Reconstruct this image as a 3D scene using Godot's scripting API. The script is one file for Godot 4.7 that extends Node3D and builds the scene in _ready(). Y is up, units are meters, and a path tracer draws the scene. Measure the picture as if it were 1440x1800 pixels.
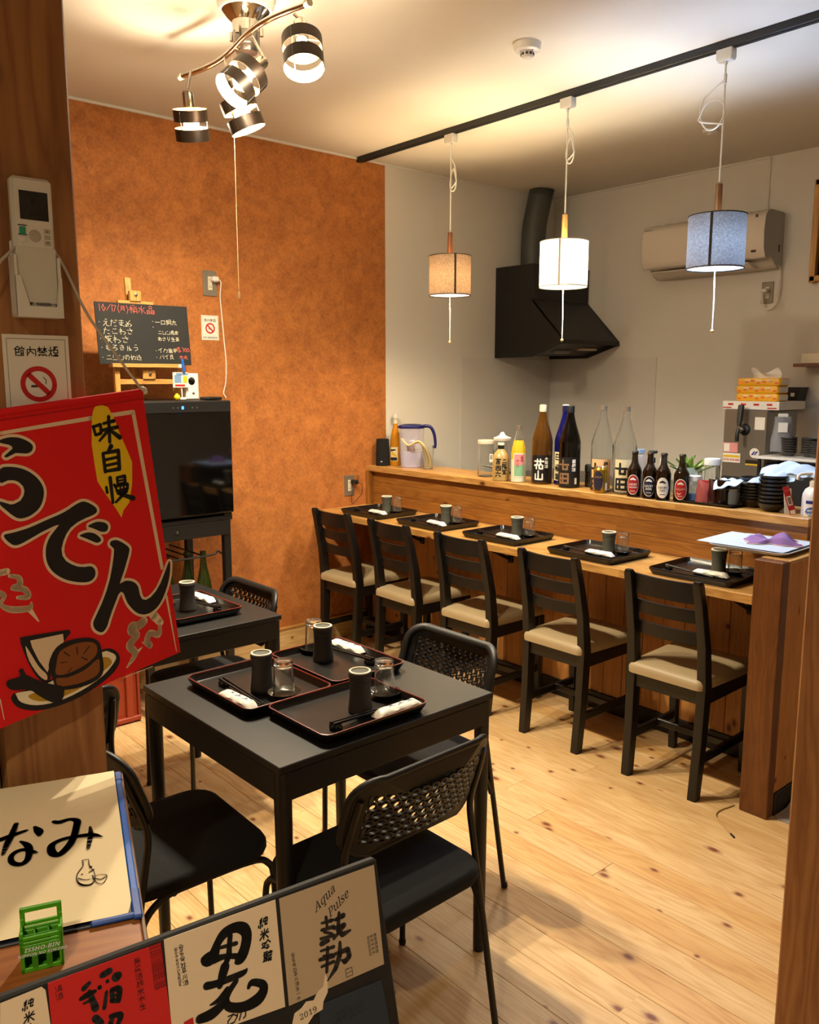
extends Node3D
# A small Japanese eatery seen from its entrance. Axes: x grows away from the orange wall, z grows away from the kitchen wall, y is up, metres.

const WALL_X := -4.1
const WALL_Z := -4.947
const CEIL := 2.837
const RAIL_Z := -3.18

var names := {}
var M := {}
var rng := RandomNumberGenerator.new()
var T := {}

class Geo:
	var v := PackedVector3Array()
	var uv := PackedVector2Array()
	var x := Transform3D()
	var curv := 0.0
	var uo := Vector2.ZERO
	var crease := -2.0

	func m(p: Vector3) -> Vector3:
		if curv > 0.0:
			p = Vector3(sin(p.x / curv) * (curv + p.z), p.y, cos(p.x / curv) * (curv + p.z))
		return x * p

	func tri(a: Vector3, b: Vector3, c: Vector3, ua := Vector2.ZERO, ub := Vector2.ZERO, uc := Vector2.ZERO) -> void:
		v.append(m(a)); v.append(m(c)); v.append(m(b))
		uv.append(ua + uo); uv.append(uc + uo); uv.append(ub + uo)

	func quad(a: Vector3, b: Vector3, c: Vector3, d: Vector3, ua := Vector2.ZERO, ub := Vector2.ZERO, uc := Vector2.ZERO, ud := Vector2.ZERO) -> void:
		tri(a, b, c, ua, ub, uc)
		tri(a, c, d, ua, uc, ud)

	func pq(p: Array, g: int) -> void:   # a flat face with metre coordinates for its texture; g is the axis of the grain
		var nn: Vector3 = (p[1] - p[0]).cross(p[2] - p[0]).abs()
		var ax: int = nn.max_axis_index()
		var va := g
		if ax == g:
			va = (g + 1) % 3
		var ua := 3 - ax - va
		var w := []
		for q in p:
			w.append(Vector2(q[ua], q[va]))
		tri(p[0], p[1], p[2], w[0], w[1], w[2])
		if p.size() > 3:
			tri(p[0], p[2], p[3], w[0], w[2], w[3])

	func box(c: Vector3, s: Vector3, b := 0.0, g := 1) -> void:
		var h := s / 2.0
		b = minf(b, minf(h.x, minf(h.y, h.z)) * 0.9)
		var i := h - Vector3(b, b, b)
		for ax in 3:
			var a1 := (ax + 1) % 3
			var a2 := (ax + 2) % 3
			for sg in [-1.0, 1.0]:
				var p := []
				for k in [[-1, -1], [1, -1], [1, 1], [-1, 1]]:
					var q := Vector3.ZERO
					q[ax] = h[ax] * sg
					q[a1] = i[a1] * k[0]
					q[a2] = i[a2] * k[1]
					p.append(c + q)
				if sg < 0:
					p.reverse()
				pq(p, g)
		if b <= 0.0:
			return
		for ax in 3:
			var a1 := (ax + 1) % 3
			var a2 := (ax + 2) % 3
			for s1 in [-1.0, 1.0]:
				for s2 in [-1.0, 1.0]:
					var p := []
					for k in [[-1, 0], [1, 0], [1, 1], [-1, 1]]:
						var q := Vector3.ZERO
						q[ax] = i[ax] * k[0]
						q[a1] = (h[a1] if k[1] == 0 else i[a1]) * s1
						q[a2] = (i[a2] if k[1] == 0 else h[a2]) * s2
						p.append(c + q)
					if s1 * s2 < 0:
						p.reverse()
					pq(p, g)
		for s1 in [-1.0, 1.0]:
			for s2 in [-1.0, 1.0]:
				for s3 in [-1.0, 1.0]:
					var p := [c + Vector3(h.x * s1, i.y * s2, i.z * s3), c + Vector3(i.x * s1, h.y * s2, i.z * s3), c + Vector3(i.x * s1, i.y * s2, h.z * s3)]
					if s1 * s2 * s3 < 0:
						p.reverse()
					pq(p, g)

	func lathe(prof: Array, seg := 24, a0 := 0.0, a1 := TAU, sx := 1.0, sz := 1.0) -> void:   # profile of Vector2(radius, height), outside going up
		crease = 0.75
		var along := 0.0
		for i in prof.size() - 1:
			var p: Vector2 = prof[i]
			var q: Vector2 = prof[i + 1]
			var l := p.distance_to(q)
			var rr := maxf(p.x, q.x)
			for j in seg:
				var a := a0 + (a1 - a0) * j / seg
				var b := a0 + (a1 - a0) * (j + 1) / seg
				var pa := Vector3(p.x * sin(a) * sx, p.y, p.x * cos(a) * sz)
				var pb := Vector3(p.x * sin(b) * sx, p.y, p.x * cos(b) * sz)
				var qa := Vector3(q.x * sin(a) * sx, q.y, q.x * cos(a) * sz)
				var qb := Vector3(q.x * sin(b) * sx, q.y, q.x * cos(b) * sz)
				if p.x > 0.00001:
					tri(pa, pb, qb, Vector2(a * rr, along), Vector2(b * rr, along), Vector2(b * rr, along + l))
				if q.x > 0.00001:
					tri(pa, qb, qa, Vector2(a * rr, along), Vector2(b * rr, along + l), Vector2(a * rr, along + l))
			along += l

	func tube(path: Array, r: float, seg := 8, r2 := -1.0, flat := 1.0) -> void:
		crease = 0.6
		if r2 < 0.0:
			r2 = r
		var n := path.size()
		var rings := []
		var up := Vector3.UP
		var t0: Vector3 = (path[1] - path[0]).normalized()
		if absf(t0.dot(up)) > 0.9:
			up = Vector3.RIGHT
		var side := t0.cross(up).normalized()
		for k in n:
			var t: Vector3
			if k == 0:
				t = t0
			elif k == n - 1:
				t = (path[k] - path[k - 1]).normalized()
			else:
				t = ((path[k] - path[k - 1]).normalized() + (path[k + 1] - path[k]).normalized()).normalized()
			side = (side - t * side.dot(t)).normalized()
			var o := side.cross(t)
			var rad := lerpf(r, r2, float(k) / (n - 1))
			var ring := []
			for j in seg:
				var a := TAU * j / seg
				ring.append(path[k] + side * cos(a) * rad + o * sin(a) * rad * flat)
			rings.append(ring)
		loft(rings, true, true)

	func loft(rings: Array, closed := true, caps := false) -> void:   # rings of equal size, counter-clockwise seen from the end
		if crease < -1.0:
			crease = 0.6
		var sx: int = rings[0].size()
		var lim := sx if closed else sx - 1
		for k in rings.size() - 1:
			for j in lim:
				var j2 := (j + 1) % sx
				var a: Vector3 = rings[k][j]
				var b: Vector3 = rings[k][j2]
				var c: Vector3 = rings[k + 1][j2]
				var d: Vector3 = rings[k + 1][j]
				var u0 := float(j) / sx
				var u1 := float(j + 1) / sx
				if not a.is_equal_approx(b):
					tri(a, c, b, Vector2(u0, k), Vector2(u1, k + 1), Vector2(u1, k))
				if not c.is_equal_approx(d):
					tri(a, d, c, Vector2(u0, k), Vector2(u0, k + 1), Vector2(u1, k + 1))
		if caps:
			for e in [0, rings.size() - 1]:
				var mid := Vector3.ZERO
				for p in rings[e]:
					mid += p
				mid /= sx
				for j in sx:
					if e == 0:
						tri(mid, rings[e][j], rings[e][(j + 1) % sx])
					else:
						tri(mid, rings[e][(j + 1) % sx], rings[e][j])

	func prism(poly: PackedVector2Array, z0: float, z1: float, sides := true) -> void:   # outline in x, y pulled along z
		if Geometry2D.is_polygon_clockwise(poly):
			poly.reverse()
		var t := Geometry2D.triangulate_polygon(poly)
		for k in range(0, t.size(), 3):
			var q := [poly[t[k]], poly[t[k + 1]], poly[t[k + 2]]]
			if (q[1] - q[0]).cross(q[2] - q[0]) < 0:
				q.reverse()
			tri(Vector3(q[0].x, q[0].y, z1), Vector3(q[1].x, q[1].y, z1), Vector3(q[2].x, q[2].y, z1), q[0], q[1], q[2])
			if sides:
				tri(Vector3(q[0].x, q[0].y, z0), Vector3(q[2].x, q[2].y, z0), Vector3(q[1].x, q[1].y, z0), q[0], q[2], q[1])
		if sides:
			for k in poly.size():
				var a := poly[k]
				var b := poly[(k + 1) % poly.size()]
				var l := a.distance_to(b)
				quad(Vector3(a.x, a.y, z0), Vector3(b.x, b.y, z0), Vector3(b.x, b.y, z1), Vector3(a.x, a.y, z1), Vector2(0, z0), Vector2(l, z0), Vector2(l, z1), Vector2(0, z1))

	func face(poly: PackedVector2Array, z: float) -> void:
		prism(poly, z, z, false)

	func stroke(p: Array, z := 0.0) -> void:   # points Vector3(x, y, half width): a flat brush stroke
		if curv > 0.0:   # short steps round a curved surface
			var o := []
			for k in p.size() - 1:
				var steps := maxi(1, ceili(absf(p[k + 1].x - p[k].x) / 0.003))
				for j in steps:
					o.append(p[k].lerp(p[k + 1], float(j) / steps))
			o.append(p[p.size() - 1])
			p = o
		for k in p.size():
			var c := Vector3(p[k].x, p[k].y, z)
			var seg := 6 if p[k].z < 0.003 else 10
			if k == 0 or k == p.size() - 1 or p[k].z > 0.0012:
				for j in seg:
					var a := TAU * j / seg
					var b := TAU * (j + 1) / seg
					tri(c, c + Vector3(cos(a), sin(a), 0) * p[k].z, c + Vector3(cos(b), sin(b), 0) * p[k].z)
			if k > 0:
				var d := Vector2(p[k].x - p[k - 1].x, p[k].y - p[k - 1].y)
				if d.length() < 0.00001:
					continue
				d = d.normalized().orthogonal()
				var o := Vector3(d.x, d.y, 0)
				var e := Vector3(p[k - 1].x, p[k - 1].y, z)
				quad(e - o * p[k - 1].z, e + o * p[k - 1].z, c + o * p[k].z, c - o * p[k].z)

	func strokes(s: String, z := 0.0, fat := 1.0, soft := false) -> void:
		for st in s.split(";"):
			var p := []
			for q in st.split(" ", false):
				var f := q.split(",")
				p.append(Vector3(f[0].to_float(), f[1].to_float(), f[2].to_float() * fat) * 0.0001)
			if p.size() == 1:
				p.append(p[0])
			if soft and p.size() > 2:
				p = softened(p)
			stroke(p, z)

	func softened(p: Array) -> Array:   # the same stroke through more points, so that it bends like a brush line
		var o := []
		for k in p.size() - 1:
			var a: Vector3 = p[maxi(k - 1, 0)]
			var b: Vector3 = p[k]
			var c: Vector3 = p[k + 1]
			var d: Vector3 = p[mini(k + 2, p.size() - 1)]
			for j in 4:
				o.append(b.cubic_interpolate(c, a, d, j / 4.0).max(Vector3(-9, -9, 0.0001)))
		o.append(p[p.size() - 1])
		return o

	func kanji(s: String, at: Vector2, size: float, w: float, down := false, z := 0.0, italic := 0.0) -> void:   # at is the upper left corner of the first character
		var pen := at
		for ch in s:
			var g: String = GLYPHS.get(ch, "")
			for st in g.split(" ", false):
				var p := []
				for k in range(0, st.length() - 1, 2):
					var px := st[k].to_float() / 9.5
					var py := st[k + 1].to_float() / 9.5
					p.append(Vector3(pen.x + (px + italic * (1.0 - py)) * size, pen.y - py * size, w * (1.0 if k > 0 else 0.8)))
				if p.size() > 1:
					stroke(p, z)
			if down:
				pen.y -= size * 1.18
			else:
				pen.x += size * 1.15

	func text(s: String, at: Vector2, size: float, font: Font, z := 0.0, turn := 0.0, stretch := 1.0, shear := 0.0) -> void:   # centred on at; size is the height of the letters
		var tm := TextMesh.new()
		tm.text = s
		tm.font = font
		tm.font_size = 48
		tm.pixel_size = size / 35.0
		tm.depth = 0.001
		var arr := tm.get_mesh_arrays()
		var vs: PackedVector3Array = arr[Mesh.ARRAY_VERTEX]
		var ns: PackedVector3Array = arr[Mesh.ARRAY_NORMAL]
		var ix: PackedInt32Array = arr[Mesh.ARRAY_INDEX] if arr[Mesh.ARRAY_INDEX] != null else PackedInt32Array()
		if ix.is_empty():
			for k in vs.size():
				ix.append(k)
		for k in range(0, ix.size(), 3):
			if ns[ix[k]].z < 0.5:
				continue
			var q := []
			for j in 3:
				var p := vs[ix[k + j]]
				var f := Vector2(p.x * stretch + p.y * shear, p.y).rotated(turn) + at
				q.append(Vector3(f.x, f.y, z))
			if (q[1] - q[0]).cross(q[2] - q[0]).z < 0:
				q.reverse()
			tri(q[0], q[1], q[2])

	func mesh() -> ArrayMesh:
		var n := PackedVector3Array()
		n.resize(v.size())
		var fn := PackedVector3Array()
		for k in range(0, v.size(), 3):
			var f := -(v[k + 1] - v[k]).cross(v[k + 2] - v[k])
			fn.append(f)
		if crease < -1.0:
			for k in v.size():
				n[k] = fn[k / 3].normalized()
		else:
			var at := {}
			for k in v.size():
				var key := Vector3i((v[k] * 20000.0).round())
				if at.has(key):
					at[key].append(k / 3)
				else:
					at[key] = [k / 3]
			for k in v.size():
				var me := fn[k / 3].normalized()
				var sum := Vector3.ZERO
				for f in at[Vector3i((v[k] * 20000.0).round())]:
					if fn[f].normalized().dot(me) > crease:
						sum += fn[f]
				n[k] = sum.normalized() if sum.length() > 0.0 else me
		var arr := []
		arr.resize(Mesh.ARRAY_MAX)
		arr[Mesh.ARRAY_VERTEX] = v
		arr[Mesh.ARRAY_NORMAL] = n
		arr[Mesh.ARRAY_TEX_UV] = uv
		var am := ArrayMesh.new()
		am.add_surface_from_arrays(Mesh.PRIMITIVE_TRIANGLES, arr)
		return am

# ---------------------------------------------------------------- nodes
func numbered(called: String) -> String:
	if not names.has(called):
		names[called] = 0
		return called
	names[called] += 1
	return "%s_%03d" % [called, names[called]]

func tag(o: Node, label: String, category: String, group := "") -> Node:
	o.set_meta("label", label)
	o.set_meta("category", category)
	if group:
		o.set_meta("group", group)
	return o

func thing(called: String, label: String, category: String, at := Vector3.ZERO, turn := 0.0, group := "") -> Node3D:
	var o := Node3D.new()
	o.name = numbered(called)
	add_child(o)
	o.position = at
	o.rotation.y = turn
	tag(o, label, category, group)
	return o

func part(called: String, g: Geo, mat: Material, parent: Node3D) -> MeshInstance3D:
	var o := MeshInstance3D.new()
	o.mesh = g.mesh()
	o.material_override = mat
	o.name = called
	o.cast_shadow = GeometryInstance3D.SHADOW_CASTING_SETTING_ON
	parent.add_child(o, true)
	return o

func solo(called: String, g: Geo, mat: Material, label: String, category: String, at := Vector3.ZERO, turn := 0.0, group := "") -> MeshInstance3D:
	var o := part(numbered(called), g, mat, self)
	o.position = at
	o.rotation.y = turn
	tag(o, label, category, group)
	return o

func struct(called: String, g: Geo, mat: Material) -> MeshInstance3D:
	var o := part(called, g, mat, self)
	o.set_meta("kind", "structure")
	return o

func copy(root: Node3D, label: String, at: Vector3, turn := 0.0) -> Node3D:
	var r := root.duplicate() as Node3D
	r.name = numbered(String(root.name).rstrip("0123456789").trim_suffix("_"))
	add_child(r)
	r.position = at
	r.rotation.y = turn
	r.set_meta("label", label)
	return r

# ---------------------------------------------------------------- shapes
func G() -> Geo:
	return Geo.new()

func gbox(c: Vector3, s: Vector3, b := 0.0, g := 1) -> Geo:
	var o := G()
	o.box(c, s, b, g)
	return o

func wbox(c: Vector3, s: Vector3, b := 0.0, g := 1) -> Geo:   # a wooden box: its own stretch of the grain texture
	var o := G()
	o.uo = Vector2(rng.randf_range(0, 0.5), rng.randf_range(0, 3.0))
	o.box(c, s, b, g)
	return o

func glathe(prof: Array, seg := 24, sx := 1.0, sz := 1.0) -> Geo:
	var o := G()
	o.lathe(prof, seg, 0.0, TAU, sx, sz)
	return o

func gtube(path: Array, r: float, seg := 8, r2 := -1.0) -> Geo:
	var o := G()
	o.tube(path, r, seg, r2)
	return o

func P(a: Array) -> Array:   # numbers r, y, r, y ... in millimetres to a profile
	var o := []
	for k in range(0, a.size(), 2):
		o.append(Vector2(a[k], a[k + 1]) * 0.001)
	return o

func rrect(w: float, h: float, r: float, seg := 5) -> PackedVector2Array:
	var o := PackedVector2Array()
	for q in 4:
		var c := Vector2(w / 2 - r, h / 2 - r) * Vector2([1, -1, -1, 1][q], [1, 1, -1, -1][q])
		for k in seg + 1:
			var a := PI / 2 * (q + float(k) / seg)
			o.append(c + Vector2(cos(a), sin(a)) * r)
	return o

func ring(w: float, d: float, r: float, y: float, seg := 5, off := Vector3.ZERO) -> Array:   # a rounded rectangle lying at height y, turning so that loft() upwards faces out
	var o := []
	for p in rrect(w, d, r, seg):
		o.append(Vector3(p.x, y, p.y) + off)
	return o

func smooth_path(p: Array, per := 6) -> Array:
	var c := Curve3D.new()
	for k in p.size():
		var a: Vector3 = p[maxi(k - 1, 0)]
		var b: Vector3 = p[mini(k + 1, p.size() - 1)]
		var t := (b - a) / 6.0
		c.add_point(p[k], -t, t)
	var o := []
	var n := (p.size() - 1) * per
	for k in n + 1:
		var f := float(k) / per
		var i := mini(int(f), p.size() - 2)
		o.append(c.sample(i, f - i))
	return o

func hollow(a: Array, wall: float) -> Array:   # a vessel with a real wall: the outside up, the inside down, in millimetres
	var o := P(a)
	var n := o.size()
	for k in range(n - 1, 0, -1):
		o.append(Vector2(maxf(o[k].x - wall * 0.001, 0.0008), maxf(o[k].y, 0.006)))
	o.append(Vector2(0, 0.006))
	return o

func rounded(key: String) -> PackedVector2Array:   # a traced outline with its bends rounded
	var p := traced(key)
	var o := PackedVector2Array()
	var n := p.size()
	for k in n:
		for j in 3:
			o.append(p[k].cubic_interpolate(p[(k + 1) % n], p[(k + n - 1) % n], p[(k + 2) % n], j / 3.0))
	return o

func traced(key: String) -> PackedVector2Array:
	var o := PackedVector2Array()
	for q in TRACED[key].split(" ", false):
		var f: PackedStringArray = q.split(",")
		o.append(Vector2(f[0].to_float(), f[1].to_float()) * 0.0001)
	return o

# ---------------------------------------------------------------- materials
func mat(called: String, c: Color, rough := 0.6, metal := 0.0) -> StandardMaterial3D:
	var m := StandardMaterial3D.new()
	m.resource_name = called
	m.albedo_color = c
	m.roughness = rough
	m.metallic = metal
	M[called] = m
	return m

func tex_mat(called: String, t: Texture2D, scale: Vector3, c := Color.WHITE, rough := 0.6) -> StandardMaterial3D:
	var m := mat(called, c, rough)
	m.albedo_texture = t
	m.uv1_scale = scale
	return m

func glass_mat(called: String, c: Color, alpha: float, rough := 0.03) -> StandardMaterial3D:
	var m := mat(called, Color(c.r, c.g, c.b, alpha), rough)
	m.transparency = BaseMaterial3D.TRANSPARENCY_ALPHA
	return m

func glow_mat(called: String, c: Color, e: float) -> StandardMaterial3D:
	var m := mat(called, c, 0.5)
	m.emission_enabled = true
	m.emission = c
	m.emission_energy_multiplier = e
	return m

func wood_tex(w: int, h: int, sd: int, light: Color, dark: Color, knot: Color, rings: float, wave: float, nk: int, streak: float) -> ImageTexture:   # covers 0.5 m across and 3 m along the grain
	var n1 := FastNoiseLite.new()
	n1.seed = sd
	n1.frequency = 1.0
	n1.noise_type = FastNoiseLite.TYPE_SIMPLEX
	var r := RandomNumberGenerator.new()
	r.seed = sd
	var off := PackedFloat32Array()
	off.resize(w * h)
	var dk := PackedFloat32Array()
	dk.resize(w * h)
	for k in nk:
		var kx := r.randf() * w
		var ky := r.randf() * h
		var ra := r.randf_range(0.003, 0.009) / 0.5 * w
		var rb := ra * r.randf_range(1.0, 1.9) * (h / 3.0) / (w / 0.5)
		for y in range(maxi(0, int(ky - rb * 4)), mini(h, int(ky + rb * 4))):
			for x in range(maxi(0, int(kx - ra * 4)), mini(w, int(kx + ra * 4))):
				var d := Vector2((x - kx) / ra, (y - ky) / rb).length()
				var i := y * w + x
				if d < 4.0:
					off[i] += exp(-d) * 1.6 * signf(x - kx)
					dk[i] = maxf(dk[i], clampf(1.6 - d, 0.0, 1.0) * r.randf_range(0.8, 1.0) + clampf(2.6 - d, 0.0, 1.0) * 0.22)
	var data := PackedByteArray()
	data.resize(w * h * 3)
	for y in h:
		var vy := 3.0 * y / h
		for x in w:
			var i := y * w + x
			var ux := 0.5 * x / w
			var c := ux * rings + n1.get_noise_2d(ux * 5.0, vy * 0.55) * wave + off[i]
			var g := absf(fposmod(c, 1.0) - 0.35)
			g = pow(1.0 - clampf(g * 1.55, 0.0, 1.0), 2.0)
			var f := n1.get_noise_2d(ux * 260.0 + 40.0, vy * 5.0) * 0.5 + 0.5
			var t := clampf(g * 0.6 + (f - 0.5) * streak + 0.2 + n1.get_noise_2d(ux * 9.0, vy * 1.3 + 70.0) * 0.3, 0.0, 1.0)
			var col := light.lerp(dark, t).lerp(knot, dk[i])
			data[i * 3] = int(col.r * 255.0)
			data[i * 3 + 1] = int(col.g * 255.0)
			data[i * 3 + 2] = int(col.b * 255.0)
	var im := Image.create_from_data(w, h, false, Image.FORMAT_RGB8, data)
	return ImageTexture.create_from_image(im)

func plaster_tex(s: int, sd: int, a: Color, b: Color, c: Color) -> ImageTexture:   # mottled wallpaper with brushed flecks, covers 1.6 m
	var n := FastNoiseLite.new()
	n.seed = sd
	n.frequency = 1.0
	n.noise_type = FastNoiseLite.TYPE_SIMPLEX
	var cell := FastNoiseLite.new()
	cell.seed = sd + 1
	cell.frequency = 1.0
	cell.noise_type = FastNoiseLite.TYPE_CELLULAR
	cell.cellular_return_type = FastNoiseLite.RETURN_CELL_VALUE
	cell.domain_warp_enabled = true
	cell.domain_warp_amplitude = 0.6
	cell.domain_warp_frequency = 1.4
	var data := PackedByteArray()
	data.resize(s * s * 3)
	for y in s:
		for x in s:
			var p := Vector2(x, y) * 1.6 / s
			var k := cell.get_noise_2d(p.x * 15.0, p.y * 15.0) * 0.5 + 0.5
			var big := n.get_noise_2d(p.x * 4.0, p.y * 4.0)
			var f1 := n.get_noise_2d((p.x + p.y) * 34.0, (p.x - p.y) * 120.0)
			var f2 := n.get_noise_2d((p.x + p.y) * 110.0 + 50.0, (p.x - p.y) * 30.0)
			var t := clampf(0.5 + (k - 0.5) * 0.5 + big * 0.22 + n.get_noise_2d(p.x * 40.0, p.y * 40.0) * 0.3, 0.0, 1.0)
			var col := a.lerp(b, t)
			col = col.darkened(clampf(-k * 0.0 + n.get_noise_2d(p.x * 11.0 + 30.0, p.y * 11.0) * 0.12, 0.0, 0.2))
			var fl := clampf((maxf(f1, f2) - 0.45) * 2.2, 0.0, 1.0)
			col = col.lerp(c, fl * 0.5)
			var i := (y * s + x) * 3
			data[i] = int(col.r * 255.0)
			data[i + 1] = int(col.g * 255.0)
			data[i + 2] = int(col.b * 255.0)
	return ImageTexture.create_from_image(Image.create_from_data(s, s, false, Image.FORMAT_RGB8, data))

func noise_tex(s: int, sd: int, freq: float, a: Color, b: Color, fy := 1.0) -> ImageTexture:
	var n := FastNoiseLite.new()
	n.seed = sd
	n.frequency = freq
	n.noise_type = FastNoiseLite.TYPE_SIMPLEX
	n.fractal_octaves = 3
	var im := Image.create(s, s, false, Image.FORMAT_RGB8)
	for y in s:
		for x in s:
			im.set_pixel(x, y, a.lerp(b, clampf(n.get_noise_2d(x, y * fy) * 0.9 + 0.5, 0.0, 1.0)))
	return ImageTexture.create_from_image(im)

func weave_tex(s: int, sd: int, a: Color, b: Color) -> ImageTexture:
	var n := FastNoiseLite.new()
	n.seed = sd
	n.frequency = 1.0
	var im := Image.create(s, s, false, Image.FORMAT_RGB8)
	for y in s:
		for x in s:
			var t := n.get_noise_2d(x * 0.9, y * 0.04) * 0.5 + n.get_noise_2d(x * 0.04 + 90.0, y * 0.9) * 0.5
			im.set_pixel(x, y, a.lerp(b, clampf(t + 0.5, 0.0, 1.0)))
	return ImageTexture.create_from_image(im)

# ---------------------------------------------------------------- strokes of the characters on a grid of ten by ten, x y x y ...
const GLYPHS := {
	"館": "3003 3052 1343 1319 4346 1646 2959 7071 5253 5292 9293 6469 6484 8487 6787 6989 8789", "内": "1319 1393 9399 4044 4427 4477", "禁": "0242 2025 2205 2245 5292 7075 7255 7295 2676 1888 5859 3819 7899",
	"煙": "2026 2609 2639 0314 4334 5090 6053 8053 5393 5356 9396 5696 7679 5898 4999", "純": "3012 1232 3214 1434 2429 0608 4648 5191 5254 5494 9294 7077 7797 9796", "米": "1123 8163 0494 4049 4409 4499",
	"吟": "0226 0232 3236 0636 6043 6093 5575 4787 8768", "醸": "0040 1018 3038 0248 0248 0242 4248 0848 5191 7072 5292 5454 5494 6569 8589 5797 6899", "酒": "0112 0314 0927 3191 4349 4393 9399 4999 5353 7175 4696",
	"清": "0112 0314 0927 4191 6065 4393 3595 4649 4696 9699 4898", "合": "4005 4095 2565 2629 2676 7679 2979", "名": "4003 3170 7017 3639 3676 7679 3979", "会": "4004 4094 2464 1686 4628 2878 6679",
	"社": "1012 0343 4309 2429 5494 7079 4999", "早": "2025 2070 7075 2272 2575 0797 4549", "川": "2126 2609 5158 8189", "花": "0292 3034 6064 3506 2529 7546 5559 5989 8986", "山": "4048 1318 1888 8388", "七": "0494 4048 4888 8886",
	"田": "1119 1191 9199 4149 1595 1999", "吉": "0191 4044 2474 2629 2676 7679 2979", "四": "1219 1292 9299 1999 4245 4526 6266 6686", "六": "4042 0393 3609 6699", "二": "2272 0898", "階": "0009 0030 3023 2344 4426 5054 5272 7054 5559 5595 9599 5797 5999 8090",
	"堂": "4042 1022 8062 0292 0214 3464 3436 6466 3666 4649 2777 0999", "黒": "1191 1115 9195 1595 1393 4148 0797 1989 1819 8899", "白": "4021 1119 1191 9199 1595 1999", "月": "2027 2709 2080 8089 2383 2686",
	"梅": "2029 0343 2306 2346 6040 5292 5459 5494 9499 4797 6668", "水": "4049 0333 3308 8264 4499", "晶": "3033 3060 6063 3363 0509 0535 3539 0737 0939 5559 5595 9599 5797 5999", "え": "3060 1363 6309 3556 5659 5999", "だ": "0242 2009 4474 5989 7072 9092",
	"ま": "1181 1484 5057 5726 2648 4858 5799", "め": "1247 7017 1709 0906 3575 7597 9769 4809", "た": "0343 3009 5484 5889", "こ": "2272 1516 1888", "わ": "2029 0343 4306 3575 7597 9769", "さ": "0383 4075 2628 2868", "板": "2029 0242 2206 2245 4191 5149 5484 8448 5599",
	"も": "3037 3769 6997 9795 1353 1656", "ろ": "1171 7106 0665 6587 8749", "き": "1272 1575 4076 2628 2868", "ゅ": "2229 2555 5588 8868 5259", "う": "3060 1474 7477 7739", "ニ": "2272 0898", "シ": "1122 0425 0989 8993", "ン": "1132 0989 8992",
	"の": "5138 3805 0531 3171 7195 9579", "切": "0444 2028 2848 4393 6139 9398 9878", "込": "1122 0424 2428 0899 6044 5095 5497", "一": "0595", "口": "1219 1282 8288 1888", "明": "0126 0131 3136 0636 0333 5057 5709 5090 9099 5393 5696", "太": "0383 4043 4309 4399 4859",
	"昆": "2024 2070 7074 2474 2272 1519 1545 1727 5559 5999 9997 8566", "布": "0292 4007 2529 2575 7578 5059", "あ": "1272 3037 6347 4718 0544 4484 8497 9759", "り": "2025 2546 7075 7549", "生": "3013 1484 5059 2585 0999", "姜": "2031 7061 1181 2373 0595 4145 4627 2788 7619",
	"イ": "8004 5259", "カ": "1393 9388 8869 4008", "塩": "2027 0343 0847 5046 4292 5455 5484 8486 5686 4749 4797 9799 3999", "辛": "4041 1181 2233 7263 0494 1676 4449", "パ": "3208 6298 8091", "貝": "2027 2070 7077 2272 2474 2777 3819 6799", "各": "4003 2171 7106 3298 3639 3676 7679 3979",
	"び": "0252 5206 0609 0969 6995 9552 8081 9394", "か": "0363 6368 6849 3009 7194", "無": "3013 1484 0696 2026 4046 6066 8086 0809 2829 5859 7889", "原": "1191 1109 5042 2575 2529 7579 2777 5589", "精": "2029 0343 1123 4191 6065 4393 3595 4649 4696 9699 4898", "本": "0393 4049 4307 4397", "日": "1119 1171 7179 1575 1979"
}
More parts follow.
